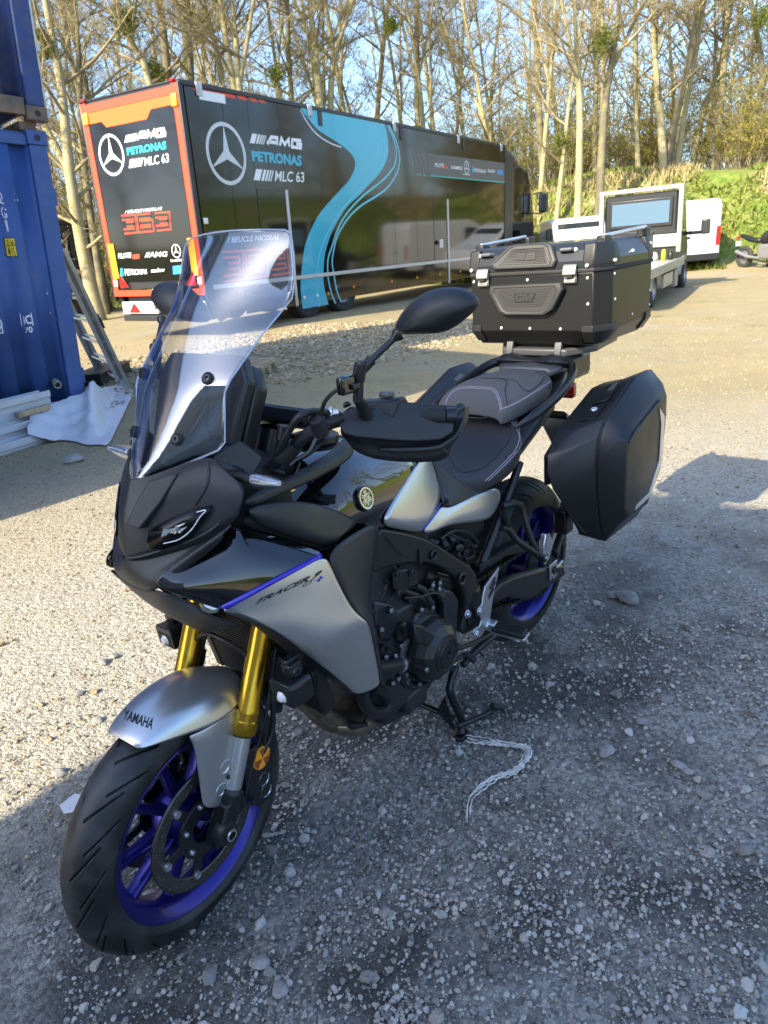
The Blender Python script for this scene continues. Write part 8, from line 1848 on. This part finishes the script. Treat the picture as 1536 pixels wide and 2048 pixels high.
def pegs(s):
    K = lambda l: [V(my(p, s)) for p in l]
    hp = MB().prism(K([(-0.3246, 0.196, 0.5178), (-0.3129, 0.197, 0.4922), (-0.2886, 0.2, 0.459), (-0.2653, 0.202, 0.4114), (-0.253, 0.203, 0.3757), (-0.2704, 0.204, 0.3498), (-0.2578, 0.204, 0.3347), (-0.224, 0.204, 0.35), (-0.1965, 0.203, 0.3375), (-0.1737, 0.202, 0.3473), (-0.1562, 0.202, 0.3718), (-0.1677, 0.202, 0.3797), (-0.1935, 0.203, 0.3773), (-0.2057, 0.203, 0.392), (-0.1908, 0.203, 0.4198), (-0.1893, 0.203, 0.4375), (-0.2118, 0.203, 0.4438), (-0.2175, 0.202, 0.4646), (-0.2362, 0.2, 0.491)]), (0, -.007*s, 0)).build('heel_plate', 'cast_alu', B, bevel=.002, seg=2)
    for a, b in (((-0.2935, 0.2, 0.4962), (-0.2574, 0.202, 0.4735)), ((-0.2928, 0.2, 0.4829), (-0.2476, 0.202, 0.4524)), ((-0.2815, 0.201, 0.4642), (-0.2471, 0.202, 0.4441))): MB().tube(K([a, b]), .0028, 6).build('plate_slot', 'deep_black', hp)
    for p in ((-0.1912, 0.205, 0.4304), (-0.1701, 0.205, 0.3622), (-0.2301, 0.206, 0.3616)): MB().bolt(V(my(p, s)), (0, s, 0), .010, .006).build('plate_bolt', 'bright_metal', hp)
    r0 = V(my((-0.2461, 0.212, 0.3572), s)); 
    pg = MB().box((0, 0, 0), (.044, .105, .018)).build('foot_peg', 'grip_rubber', B, bevel=.005); pg.location = r0+V((-.005, .058*s, -.002)); pg.rotation_euler = (0, R(8), R(6*s))
    for k in range(3): MB().box((-.012+.012*k, 0, .0105), (.004, .085, .004)).build('peg_rib', 'grip_rubber', pg)
    MB().box((0, .002*s, -.012), (.040, .110, .010)).build('peg_core', 'cast_alu', pg, bevel=.003)
    MB().tube([V((0, .05*s, -.012)), V((.0, .056*s, -.035))], [.004, .005], 8).build('peg_feeler', 'bright_metal', pg)
    MB().box((0, -.058*s, 0), (.03, .03, .03)).build('peg_hinge', 'cast_alu', pg, bevel=.005)
    # passenger peg hanger
    H = lambda l, n: MB().tube(K(l), [.011]*len(l), 10).build(n, 'satin_black', hg if n != 'peg_hanger' else B, ang=50)
    hg = H([(-0.3829, 0.175, 0.6957), (-0.4318, 0.185, 0.6907), (-0.472, 0.19, 0.6713), (-0.4693, 0.205, 0.624), (-0.4702, 0.225, 0.5588), (-0.4838, 0.235, 0.5206)], 'peg_hanger')
    H([(-0.382, 0.17, 0.6252), (-0.4159, 0.178, 0.6041), (-0.4322, 0.2, 0.5646), (-0.4605, 0.23, 0.5288), (-0.5047, 0.245, 0.4862)], 'hanger_arm'); H([(-0.3885, 0.175, 0.6872), (-0.4076, 0.176, 0.6169)], 'hanger_arm')
    MB().lathe([(.017, -.01), (.017, .010), (.012, .013), (0, .013)], V(my((-0.502, 0.25, 0.492), s)), (0, s, 0), 20).build('peg_pivot', 'satin_black', hg)
    MB().lathe([(.007, .013), (.006, .016), (0, .016)], V(my((-0.502, 0.25, 0.492), s)), (0, s, 0), 16).build('pivot_pin', 'bright_metal', hg)
    MB().prism(K([(-0.4926, 0.262, 0.4773), (-0.5197, 0.262, 0.4732), (-0.5483, 0.265, 0.5265), (-0.5276, 0.265, 0.5625), (-0.5065, 0.262, 0.5734), (-0.4902, 0.26, 0.5411)]), (0, -.022*s, 0)).build('passenger_peg', 'bright_metal', hg, bevel=.004)
    bb = MB()
    for k in range(8):
        p = V(my((-0.4943, 0.263, 0.5086), s)).lerp(V(my((-0.5074, 0.265, 0.5702), s)), k/7); bb.box(tuple(p), (.016, .006, .005))
    bb.build('peg_teeth', 'bright_metal', hg)
    # pannier rail clamp
    MB().box(tuple(V(my((-0.7461, 0.2, 0.5237), s))), (.06, .05, .09)).build('pannier_clamp', 'satin_black', B, bevel=.008)
    MB().tube(K([(-.86, .20, .58), (-.95, .19, .66), (-.95, .17, .80)]), .013, 10).build('pannier_stay', 'satin_black', B)
both(pegs)
def shifter():
    b = MB().tube(spl([(-0.1263, 0.17, 0.3355), (-0.0786, 0.18, 0.3471), (-0.1968, 0.18, 0.3104), (-0.3283, 0.17, 0.2811)], 5), .007, 10).build('shift_rod', 'satin_black', B)
    MB().tube([(-0.1125, 0.2, 0.3218), (-0.1118, 0.235, 0.3102)], .011, 12).build('shift_peg', 'grip_rubber', b)
    MB().tube([(-0.0711, 0.185, 0.3151), (-0.1176, 0.2, 0.3191)], .008, 10).build('shift_lever', 'satin_black', b)
shifter()
def stands():
    K = lambda p: V(p)
    c = MB().tube(spl([(-0.1739, 0.12, 0.2208), (-0.136, 0.125, 0.1852), (-0.1205, 0.13, 0.1536), (-0.1338, 0.14, 0.093), (-0.1431, 0.15, 0.0435), (-.118, .166, .012)], 5), .0125, 14).build('centre_stand', 'satin_black', B)
    L = [(-.118, .166, .012)]
    MB().tube(mir(spl([(-0.1739, 0.12, 0.2208), (-0.136, 0.125, 0.1852), (-0.1205, 0.13, 0.1536), (-0.1338, 0.14, 0.093), (-0.1431, 0.15, 0.0435), (-.118, .166, .012)], 5)), .0125, 14).build('stand_leg', 'satin_black', c)
    MB().tube([(-.105, .15, .075), (-.105, -.15, .075)], .010, 12).build('stand_cross_bar', 'satin_black', c)
    for s in (1, -1): MB().loft([[(-.118+dx, .166*s+dy, z) for dx, dy in ((-.03, -.016), (.022, -.016), (.022, .016), (-.03, .016))] for z in (-.004, .012)]).build('stand_foot', 'satin_black', c, bevel=.004)
    MB().prism([(-.10, .155, .03), (-.09, .13, .16), (-.085, .10, .09)], (-.004, 0, 0)).build('stand_gusset', 'satin_black', c)
    MB().tube([(-.112, .160, .045), (-0.1913, 0.2, 0.0492), (-0.2887, 0.205, 0.029)], [.010, .009, .009], 12).build('stand_lever', 'satin_black', c)
    MB().tube([(-0.2407, 0.205, 0.0588), (-0.2826, 0.22, 0.031)], .011, 12).build('lever_pad', 'grip_rubber', c)
    q = V((-0.1076, 0.15, 0.2721)); MB().lathe([(.020, -.012), (.020, .012), (.012, .016), (0, .016)], q, (0, 1, 0), 20).build('stand_pivot', 'engine_black', c)
    MB().lathe([(.007, 0), (.012, .003), (.012, .008), (.007, .010)], V((-0.0917, 0.168, 0.2978)), (.2, 1, .4), 14, a0=0, a1=4.6).build('spring_hook', 'bright_metal', c, solid=.002)
    # folded side stand along the left
    sd = MB().tube(spl([(-0.1879, 0.135, 0.2183), (-0.2681, 0.14, 0.2357), (-0.359, 0.15, 0.244), (-0.4223, 0.15, 0.2347)], 5), .012, 12).build('side_stand', 'satin_black', B)
    MB().tube([(-0.2605, 0.145, 0.2377), (-0.2739, 0.16, 0.2132)], .005, 8).build('stand_tang', 'satin_black', sd)
    MB().tube([(-0.37, 0.2, 0.2449), (-0.3926, 0.22, 0.2264)], [.006, .0065], 10).build('stand_tip', 'bright_metal', sd)
stands()

# ================================================================== LUGGAGE
mat('latch_metal', (.42, .40, .35), .34, .7)
def top_case():
    t = thing('top_case', 'large black aluminium top case with silver rivets and padded backrest on the motorcycle tail', 'top case')
    fp = lambda k=0., f=0.: [(-.880+f+k, -.232-k*.4), (-.880+f+k, .232+k*.4), (-.945+k*.4, .270+k), (-1.275-k*.4, .270+k), (-1.335-k, .232+k*.4), (-1.335-k, -.232-k*.4), (-1.275-k*.4, -.270-k), (-.945+k*.4, -.270-k)]
    rg = lambda z, k=0., f=0.: [(x, y, z) for x, y in fp(k, f)]
    b = MB().loft([rg(1.098, -.045), rg(1.102, -.035), rg(1.150, 0), rg(1.336, 0)]).build('body', 'case_alu_black', t, bevel=.003, ang=20)
    MB().loft([rg(1.336, .004), rg(1.343, .005), rg(1.350, .002)]).build('seal', 'grip_rubber', t, bevel=.0015)
    lid = MB().loft([rg(1.348, .004), rg(1.372, .004), rg(1.404, -.010), rg(1.424, -.030), rg(1.430, -.048), rg(1.424, -.060)]).build('lid', 'lid_black', t, bevel=.003, ang=18)
    for z in (1.424,): MB().loft([[(x, y, 1.425+h) for x, y in ((-.965, -.165), (-.965, .165), (-1.26, .185), (-1.26, -.185))] for h in (0, .0035)]).build('lid_panel', 'lid_top', lid, bevel=.002)
    bb, lb = bvh_of(b), bvh_of(lid)
    # corner caps
    for sy in (1, -1):
        for ends in ((-.880, -.945), (-1.335, -1.275)):
            x0, x1 = ends; o = .005 if ends[0] > -1 else -.005
            for z0, z1, dx in ((1.352, 1.408, .0), (1.118, 1.168, .0)):
                ring = lambda z, k: [(x0+o-(.012 if z > 1.39 else 0)*(1 if o > 0 else -1), (.195)*sy, z), (x0+o-(.012 if z > 1.39 else 0)*(1 if o > 0 else -1), .234*sy, z), (x1+o*.4, (.275-(.014 if z > 1.39 else 0))*sy, z), (x1-.045*(1 if o > 0 else -1), (.275-(.014 if z > 1.39 else 0))*sy, z), (x1-.045*(1 if o > 0 else -1), .24*sy, z), (x0-.02*(1 if o > 0 else -1), .195*sy, z)]
                if z0 < 1.2:
                    r0, r1 = ring(z1, 0), ring(z0+.03, 0); low = [(x-.03*(1 if o > 0 else -1) if i < 2 else x, y*(.90 if i in (2, 3) else .97), z0-.008) for i, (x, y, z) in enumerate(ring(z0, 0))]
                    MB().loft([r0, r1, low]).build('corner_cap', 'case_black', t, bevel=.004)
                else: MB().loft([ring(z0, 0), ring(1.375, 0), ring(z1+.016, 0)]).build('corner_cap', 'case_black', lid, bevel=.005)
    # roof rails
    for sy in (1, -1):
        MB().tube([(-.955, .232*sy, 1.440), (-1.285, .238*sy, 1.454)], .0068, 10).build('roof_rail', 'aluminium', lid)
        for x, z in ((-.955, 1.434), (-1.29, 1.446)): MB().loft([[(x+dx, (.232+dy)*sy, zz) for dx, dy in ((-.03, -.02), (.02, -.02), (.02, .014), (-.03, .014))] for zz in (1.405, z+.008)]).build('rail_foot', 'case_black', lid, bevel=.006)
    # backrest pads
    def pad(P, q, th, nm, par, bv, lift=0.):
        P = [V(p) for p in P]; c = sum(P, V())/len(P); n = V((1, 0, .18)).normalized() if par is lid else V((1, 0, 0)); f = [p+n*th for p in P]
        rings = [P, [p+n*th*.75 for p in P], [c+(p-c)*.965+n*th for p in P], [c+(p-c)*.86+n*(th+.002) for p in P], [c+(p-c)*.84+n*(th-.001) for p in P]]
        o = MB().loft(rings).build(nm, 'grip_pad', par, bevel=.002, ang=25)
        # studs
        r = random.Random(1); st = MB(); qd = quad(*[c+(V(p)-c)*.82+n*(th-.001) for p in q])
        for i in range(30):
            for j in range(10):
                u, v = (i+.5*(j % 2)+.25)/30.5, (j+.5)/10
                if .30 < u < .72 and .30 < v < .72: continue
                p = qd(u, v); st.add([p+V((0, -.0028, 0)), p+V((0, 0, -.0022)), p+V((0, .0028, 0)), p+V((0, 0, .0022)), p+n*.0022], [(0, 1, 4), (1, 2, 4), (2, 3, 4), (3, 0, 4)])
        st.build('stud', 'grip_pad', o, smooth=False)['kind'] = 'stuff'
        return o, qd, n
    P1 = [(-0.88, -0.1418, 1.3059), (-0.88, 0.1297, 1.3085), (-0.88, 0.137, 1.2862), (-0.88, 0.1012, 1.2227), (-0.88, 0.0717, 1.205), (-0.88, -0.0836, 1.2061), (-0.88, -0.1077, 1.2183), (-0.88, -0.1467, 1.284)]
    o, qd, n = pad(P1, ((-0.88, -0.1338, 1.3006), (-0.88, 0.1297, 1.3022), (-0.88, 0.0791, 1.2295), (-0.88, -0.0952, 1.2284)), .026, 'backrest_pad', b, bb)
    w_ = MB(); pq = lambda u, v: qd(.33+.36*u, .32+.40*v)+n*.0006
    bx_ = MB().prism([pq(-.08, 1.12), pq(1.08, 1.12), pq(1.08, -.12), pq(-.08, -.12)], n*.001).build('badge', 'case_black', o)
    word(w_, 'GIVI', lambda u, v: pq(u, v)+n*.0022, .035, .12); w_.build('lettering', 'grip_pad', o, smooth=False, fixn=False)
    P2 = [(-0.905, -0.0811, 1.4253), (-0.91, -0.0604, 1.4334), (-0.91, 0.06, 1.4319), (-0.905, 0.0843, 1.4212), (-0.888, 0.1092, 1.3743), (-0.884, 0.0988, 1.3533), (-0.884, -0.1263, 1.3553), (-0.886, -0.1474, 1.3711)]
    o, qd, n = pad(P2, ((-0.904, -0.0728, 1.4232), (-0.904, 0.074, 1.422), (-0.884, 0.0988, 1.358), (-0.884, -0.1302, 1.3605)), .024, 'backrest_pad', lid, lb)
    for u0, s_ in ((.29, 'TREKKER'), (.53, 'OUTBACK')):
        pq = lambda u, v: qd(u0+.20*u, .33+.34*v)+n*.0008
        MB().prism([pq(-.06, 1.12), pq(1.06, 1.12), pq(1.06, -.12), pq(-.06, -.12)], n*.001).build('badge', 'case_black', o)
        w_ = MB(); word(w_, s_, lambda u, v: pq(u, v)+n*.0022, .02); w_.build('lettering', 'grip_pad', o, smooth=False, fixn=False)
    # latches
    for y in ((-0.88, -0.1754, 1.346), (-0.88, 0.1559, 1.3371)):
        y = y[1]
        l = MB().prism([(-.876, y-.022, 1.362), (-.876, y+.022, 1.362), (-.876, y+.022, 1.304), (-.876, y-.022, 1.304)], (.006, 0, 0)).build('latch', 'latch_metal', b, bevel=.002)
        MB().prism([(-.870, y-.023, 1.364), (-.862, y-.023, 1.356), (-.858, y-.023, 1.332), (-.870, y-.023, 1.326)], (0, .046, 0)).build('latch_lever', 'latch_metal', l, bevel=.002)
        MB().prism([(-.870, y-.020, 1.322), (-.864, y-.020, 1.318), (-.864, y-.020, 1.306), (-.870, y-.020, 1.303)], (0, .040, 0)).build('latch_keeper', 'latch_metal', l, bevel=.0015)
        MB().box((-.858, y, 1.327), (.010, .030, .006)).build('latch_slot', 'deep_black', l)
        for dy in (-.012, .012): MB().lathe([(.004, 0), (.003, .002), (0, .002)], (-.8635, y+dy, 1.313), (1, 0, 0), 10).build('latch_rivet', 'rivet_white', l)
    # small loops on the lid
    for p in ((-0.895, -0.166, 1.4063), (-0.895, 0.1374, 1.4062)):
        p = V(p); MB().tube([p+V((.004, -.025, .0)), p+V((.018, -.018, .002)), p+V((.018, .018, .003)), p+V((.004, .025, 0))], [.006, .006, .006, .006], 8).build('strap_loop', 'rack_grey', lid)
        MB().lathe([(.006, -.004), (.006, .004), (0, .005)], p+V((.006, .028 if p.y > 0 else -.028, 0)), (1, 0, .3), 12).build('loop_screw', 'rivet_white', lid)
    for p in ((-0.88, -0.2206, 1.3204), (-0.88, -0.0049, 1.3196), (-0.88, 0.2114, 1.318), (-0.88, -0.2172, 1.1588), (-0.88, -0.1114, 1.1593), (-0.88, 0.0027, 1.1582), (-0.88, 0.118, 1.1571), (-0.88, 0.2216, 1.1545), (-0.88, 0.2147, 1.2372), (-0.88, -0.2136, 1.2387), (-0.95, 0.2713, 1.3235), (-1.12, 0.2605, 1.3389), (-1.28, 0.2577, 1.3558), (-0.95, 0.2801, 1.1612), (-1.12, 0.2674, 1.1756), (-1.28, 0.266, 1.1893), (-1.29, 0.2616, 1.2389), (-0.95, 0.2756, 1.244)):
        h, nn, i, d = bb.ray_cast(EYE, (V(p)-EYE).normalized())
        if h: MB().lathe([(.0046, -.002), (.0046, .0015), (.003, .0026), (0, .0028)], h+nn*.0005 if nn.dot(EYE-h) > 0 else h-nn*.0005, nn if nn.dot(EYE-h) > 0 else -nn, 12).build('rivet', 'rivet_white', b)
    for p in ((-0.88, -0.2273, 1.36), (-0.88, 0.2106, 1.3561), (-0.95, 0.2699, 1.3647), (-1.12, 0.2587, 1.3822), (-1.28, 0.2573, 1.3975)):
        h, nn, i, d = lb.ray_cast(EYE, (V(p)-EYE).normalized())
        if h: nn = nn if nn.dot(EYE-h) > 0 else -nn; MB().lathe([(.0058, -.002), (.0058, .0065), (.004, .0078), (0, .008)], h, nn, 12).build('rivet', 'rivet_white', lid)
top_case()
def pannier(s, label):
    t = thing('pannier', label, 'pannier', group='hard panniers of the touring motorcycle')
    def ring(pts, y): return [(x, (yy if yy else y)*s, z) for x, yy, z in pts]
    r0 = ring([(-1.02, 0, .955), (-.914, 0, .955), (-.64, 0, .862), (-.575, .225, .812), (-.552, .235, .765), (-.556, .255, .705), (-.62, .29, .590), (-.68, .315, .520), (-.95, 0, .520), (-1.07, 0, .66), (-1.09, 0, .85)], .215)
    r0b = ring([(-1.03, 0, .970), (-.914, 0, .967), (-.66, 0, .878), (-.598, 0, .828), (-.575, 0, .772), (-.580, 0, .705), (-.635, 0, .585), (-.69, 0, .505), (-.96, 0, .505), (-1.085, 0, .655), (-1.105, 0, .855)], .285)
    r1 = ring([(-1.05, 0, 1.002), (-.91, 0, 1.000), (-.695, 0, .912), (-.655, 0, .862), (-.641, 0, .790), (-.645, 0, .700), (-.664, 0, .600), (-.700, 0, .494), (-.97, 0, .488), (-1.10, 0, .64), (-1.12, 0, .86)], .360)
    body = MB().loft([r0, r0b, r1]).build('body', 'case_black', t, bevel=.006, seg=3, ang=40)
    gap = lambda r, k, dy: [(p[0]+(-.86-p[0])*k, p[1]+dy*s, p[2]+(.74-p[2])*k) for p in r]
    MB().loft([gap(r1, .012, -.002), gap(r1, .012, .006)]).build('seal', 'deep_black', t)
    r2 = ring([(-1.035, 0, .960), (-.935, 0, .958), (-.725, 0, .895), (-.680, 0, .858), (-.668, 0, .800), (-.670, 0, .690), (-.678, 0, .610), (-.705, 0, .565), (-.90, 0, .555), (-1.02, 0, .665), (-1.04, 0, .85)], .416)
    r3 = ring([(-1.01, 0, .925), (-.940, 0, .922), (-.745, 0, .872), (-.690, 0, .846), (-.678, 0, .80), (-.678, 0, .690), (-.684, 0, .622), (-.715, 0, .590), (-.88, 0, .580), (-.99, 0, .672), (-1.015, 0, .85)], .440)
    lid = MB().loft([gap(r1, 0, .004), gap(r1, .004, .012), r2, r3, gap(r3, .08, .003)]).build('lid', 'case_black', t, bevel=.005, seg=3, ang=40)
    MB().tube([(p[0], p[1]+.0025*s, p[2]) for p in (r3[1], r3[2], r3[3])]+[], .004, 6).build('lid_edge', 'case_black', lid)
    MB().prism([(-.93, .4425*s, .900), (-.985, .4425*s, .86), (-.985, .4425*s, .70), (-.89, .4425*s, .605), (-.76, .4425*s, .600), (-.775, .4425*s, .614), (-.88, .4425*s, .622), (-.955, .4425*s, .71), (-.955, .4425*s, .84)], (0, .004*s, 0)).build('silver_insert', 'silver_paint', lid, bevel=.001)
    # recessed top strip with handle, lock and ribs
    q = lambda u, v: V((-.925+.235*u, (.265+.07*v)*s, .9915-.0965*u-.0*v+.012*v))
    bb = bvh_of(body); top = lambda p: cast(bb, p, .0012, V((p[0], p[1], 1.6)))
    def plate(u0, u1, v0, v1, nm, m, th=.003):
        P = [top(q(u, v)) for u, v in ((u0, v0), (u1, v0), (u1, v1), (u0, v1))]; MB().prism(P, (0, 0, th)).build(nm, m, body, bevel=.0015)
    plate(.05, .55, .12, .88, 'handle', 'satin_black', .004); plate(.07, .27, .25, .75, 'badge', 'rack_grey', .0052); plate(.60, .95, .12, .88, 'lock_plate', 'satin_black', .003)
    c = top(q(.72, .5)); MB().lathe([(.0115, 0), (.0115, .006), (.009, .008), (.0085, .005), (0, .005)], c, (.3, 0, 1), 20).build('lock', 'bright_metal', body)
    MB().box(tuple(c+V((.0016, 0, .0062))), (.002, .009, .001)).build('key_slot', 'deep_black', body)
    MB().prism([(-.60, .20*s, .80), (-.60, .20*s, .70), (-1.0, .20*s, .70), (-1.0, .20*s, .90), (-.75, .20*s, .88)], (0, .02*s, 0)).build('mount_plate', 'satin_black', body, bevel=.006)
pannier(1, 'left black hard pannier of the touring motorcycle, nearest the camera')
pannier(-1, 'right black hard pannier on the far side of the touring motorcycle')

# ================================================================== SMALL THINGS ON THE GROUND
mat('frayed_cord', (.60, .58, .53), .9, var=.3, vscale=30)
def cord():
    r = random.Random(9); b = MB(); P = [V(p) for p in spl([(-0.1053, 0.1791, 0.008), (-0.1175, 0.2269, 0.01), (-0.1375, 0.2777, 0.012), (-0.1595, 0.335, 0.012), (-0.1647, 0.3749, 0.012), (-0.1168, 0.3898, 0.012), (-0.0597, 0.3842, 0.012), (-0.0121, 0.3543, 0.012), (0.053, 0.3366, 0.012), (0.1018, 0.34, 0.012), (0.1614, 0.3742, 0.008)], 8)]
    for k in range(15):
        o = V((r.gauss(0, .006), r.gauss(0, .006), 0)); a = r.randrange(0, 40); e = min(len(P), a+r.randrange(25, 80)); ph = r.uniform(0, 6)
        l = [p+o+V((.005*math.sin(i*.22+ph), .005*math.cos(i*.19+ph), abs(.006*math.sin(i*.8+ph)))) for i, p in enumerate(P[a:e])]
        if len(l) > 3: b.tube(l, .0019, 4, cap=False)
    tag(b.build('cord', 'frayed_cord', fixn=False), 'frayed white cord lying on the gravel by the centre stand', 'cord')
cord()
def stones():
    r = random.Random(21); base = []
    stone_material('stone_large', [(.20, .19, .17), (.26, .25, .23), (.30, .29, .27), (.17, .165, .16)])
    for k in range(5):
        bm = bmesh.new(); bmesh.ops.create_icosphere(bm, subdivisions=3, radius=.5); off = V((k*7.1, k*3.3, k))
        for v in bm.verts:
            n = v.co.normalized(); d = 1+.32*noise.noise(n*1.3+off)+.12*noise.noise(n*3+off); v.co = n*.5*d; v.co.z *= .6
            for ax in (V((.7, .5, .5)), V((-.6, .6, .4)), V((.2, -.8, .5))):
                ax = ax.normalized(); t = v.co.dot(ax)
                if t > .36: v.co -= ax*(t-.36)*.8
        me = bpy.data.meshes.new('stone'); bm.to_mesh(me); bm.free(); me.materials.append(MATS['stone_large']); me.polygons.foreach_set('use_smooth', [True]*len(me.polygons)); me.set_sharp_from_angle(angle=R(32)); base.append(me)
    L = [((-1.2265, 0.2569, 0.01), .11, 'large flat grey stone on the shaded gravel to the right of the rear wheel'), ((-1.2313, 0.1946, 0.005), .055, 'small stone touching the large flat grey stone'), ((-0.358, 0.7565, 0.005), .05, 'pale fist-sized stone low at the right edge'), ((-0.3489, 0.7831, 0.005), .035, 'pale pebble beside the fist-sized stone at the right'), ((-0.2993, 0.5634, 0.005), .055, 'bluish angular stone right of the frayed cord'), ((-0.4905, 0.5953, 0.004), .04, 'round pale stone right of the frayed cord, higher up'), ((-0.2839, 0.8504, 0.004), .04, 'brownish stone near the right edge below the pale ones'), ((0.3039, -1.2772, 0.01), .05, 'reddish stone on the sunlit gravel left of the front mudguard'), ((0.2561, -1.2833, 0.01), .045, 'yellowish stone touching the reddish one left of the front mudguard'), ((0.4716, -1.1558, 0.005), .035, 'pale stone on the sunlit gravel further left of the mudguard'), ((0.5164, -0.936, 0.005), .04, 'sandy stone just left of the mudguard tip'), ((0.7298, -0.7863, 0.005), .05, 'pale stone by the edge of the shade at left'), ((0.8197, -0.1361, 0.004), .06, 'stone seen through the front wheel spokes'), ((0.8532, 0.1536, 0.004), .045, 'pale stone just below the front tyre'), ((0.7672, 0.2222, 0.004), .05, 'grey stone in the foreground right of the front tyre'), ((0.7825, 0.3054, 0.004), .04, 'pale stone at the bottom edge near the middle'), ((-0.3867, 0.4477, 0.004), .03, 'rusty brown pebble right of the centre stand'), ((-0.1521, 0.9847, 0.004), .05, 'pale stone far right in the shade'), ((-1.1374, -4.2725, 0.02), .16, 'lump of broken rock under the white panels'), ((-0.6379, 0.6179, 0.004), .05, 'weathered stone right of the cord, in the open shade')]
    for i, (p, s, lb) in enumerate(L):
        o = bpy.data.objects.new('stone', base[i % 5]); COL.objects.link(o); o.location = (p[0], p[1], gz(p[0], p[1])+s*.14); o.scale = (s, s*r.uniform(.6, .9), s*r.uniform(.5, .8)); o.rotation_euler = (r.uniform(-.2, .2), r.uniform(-.2, .2), r.uniform(0, 6)); tag(o, lb, 'stone', 'larger stones lying on the gravel')
stones()
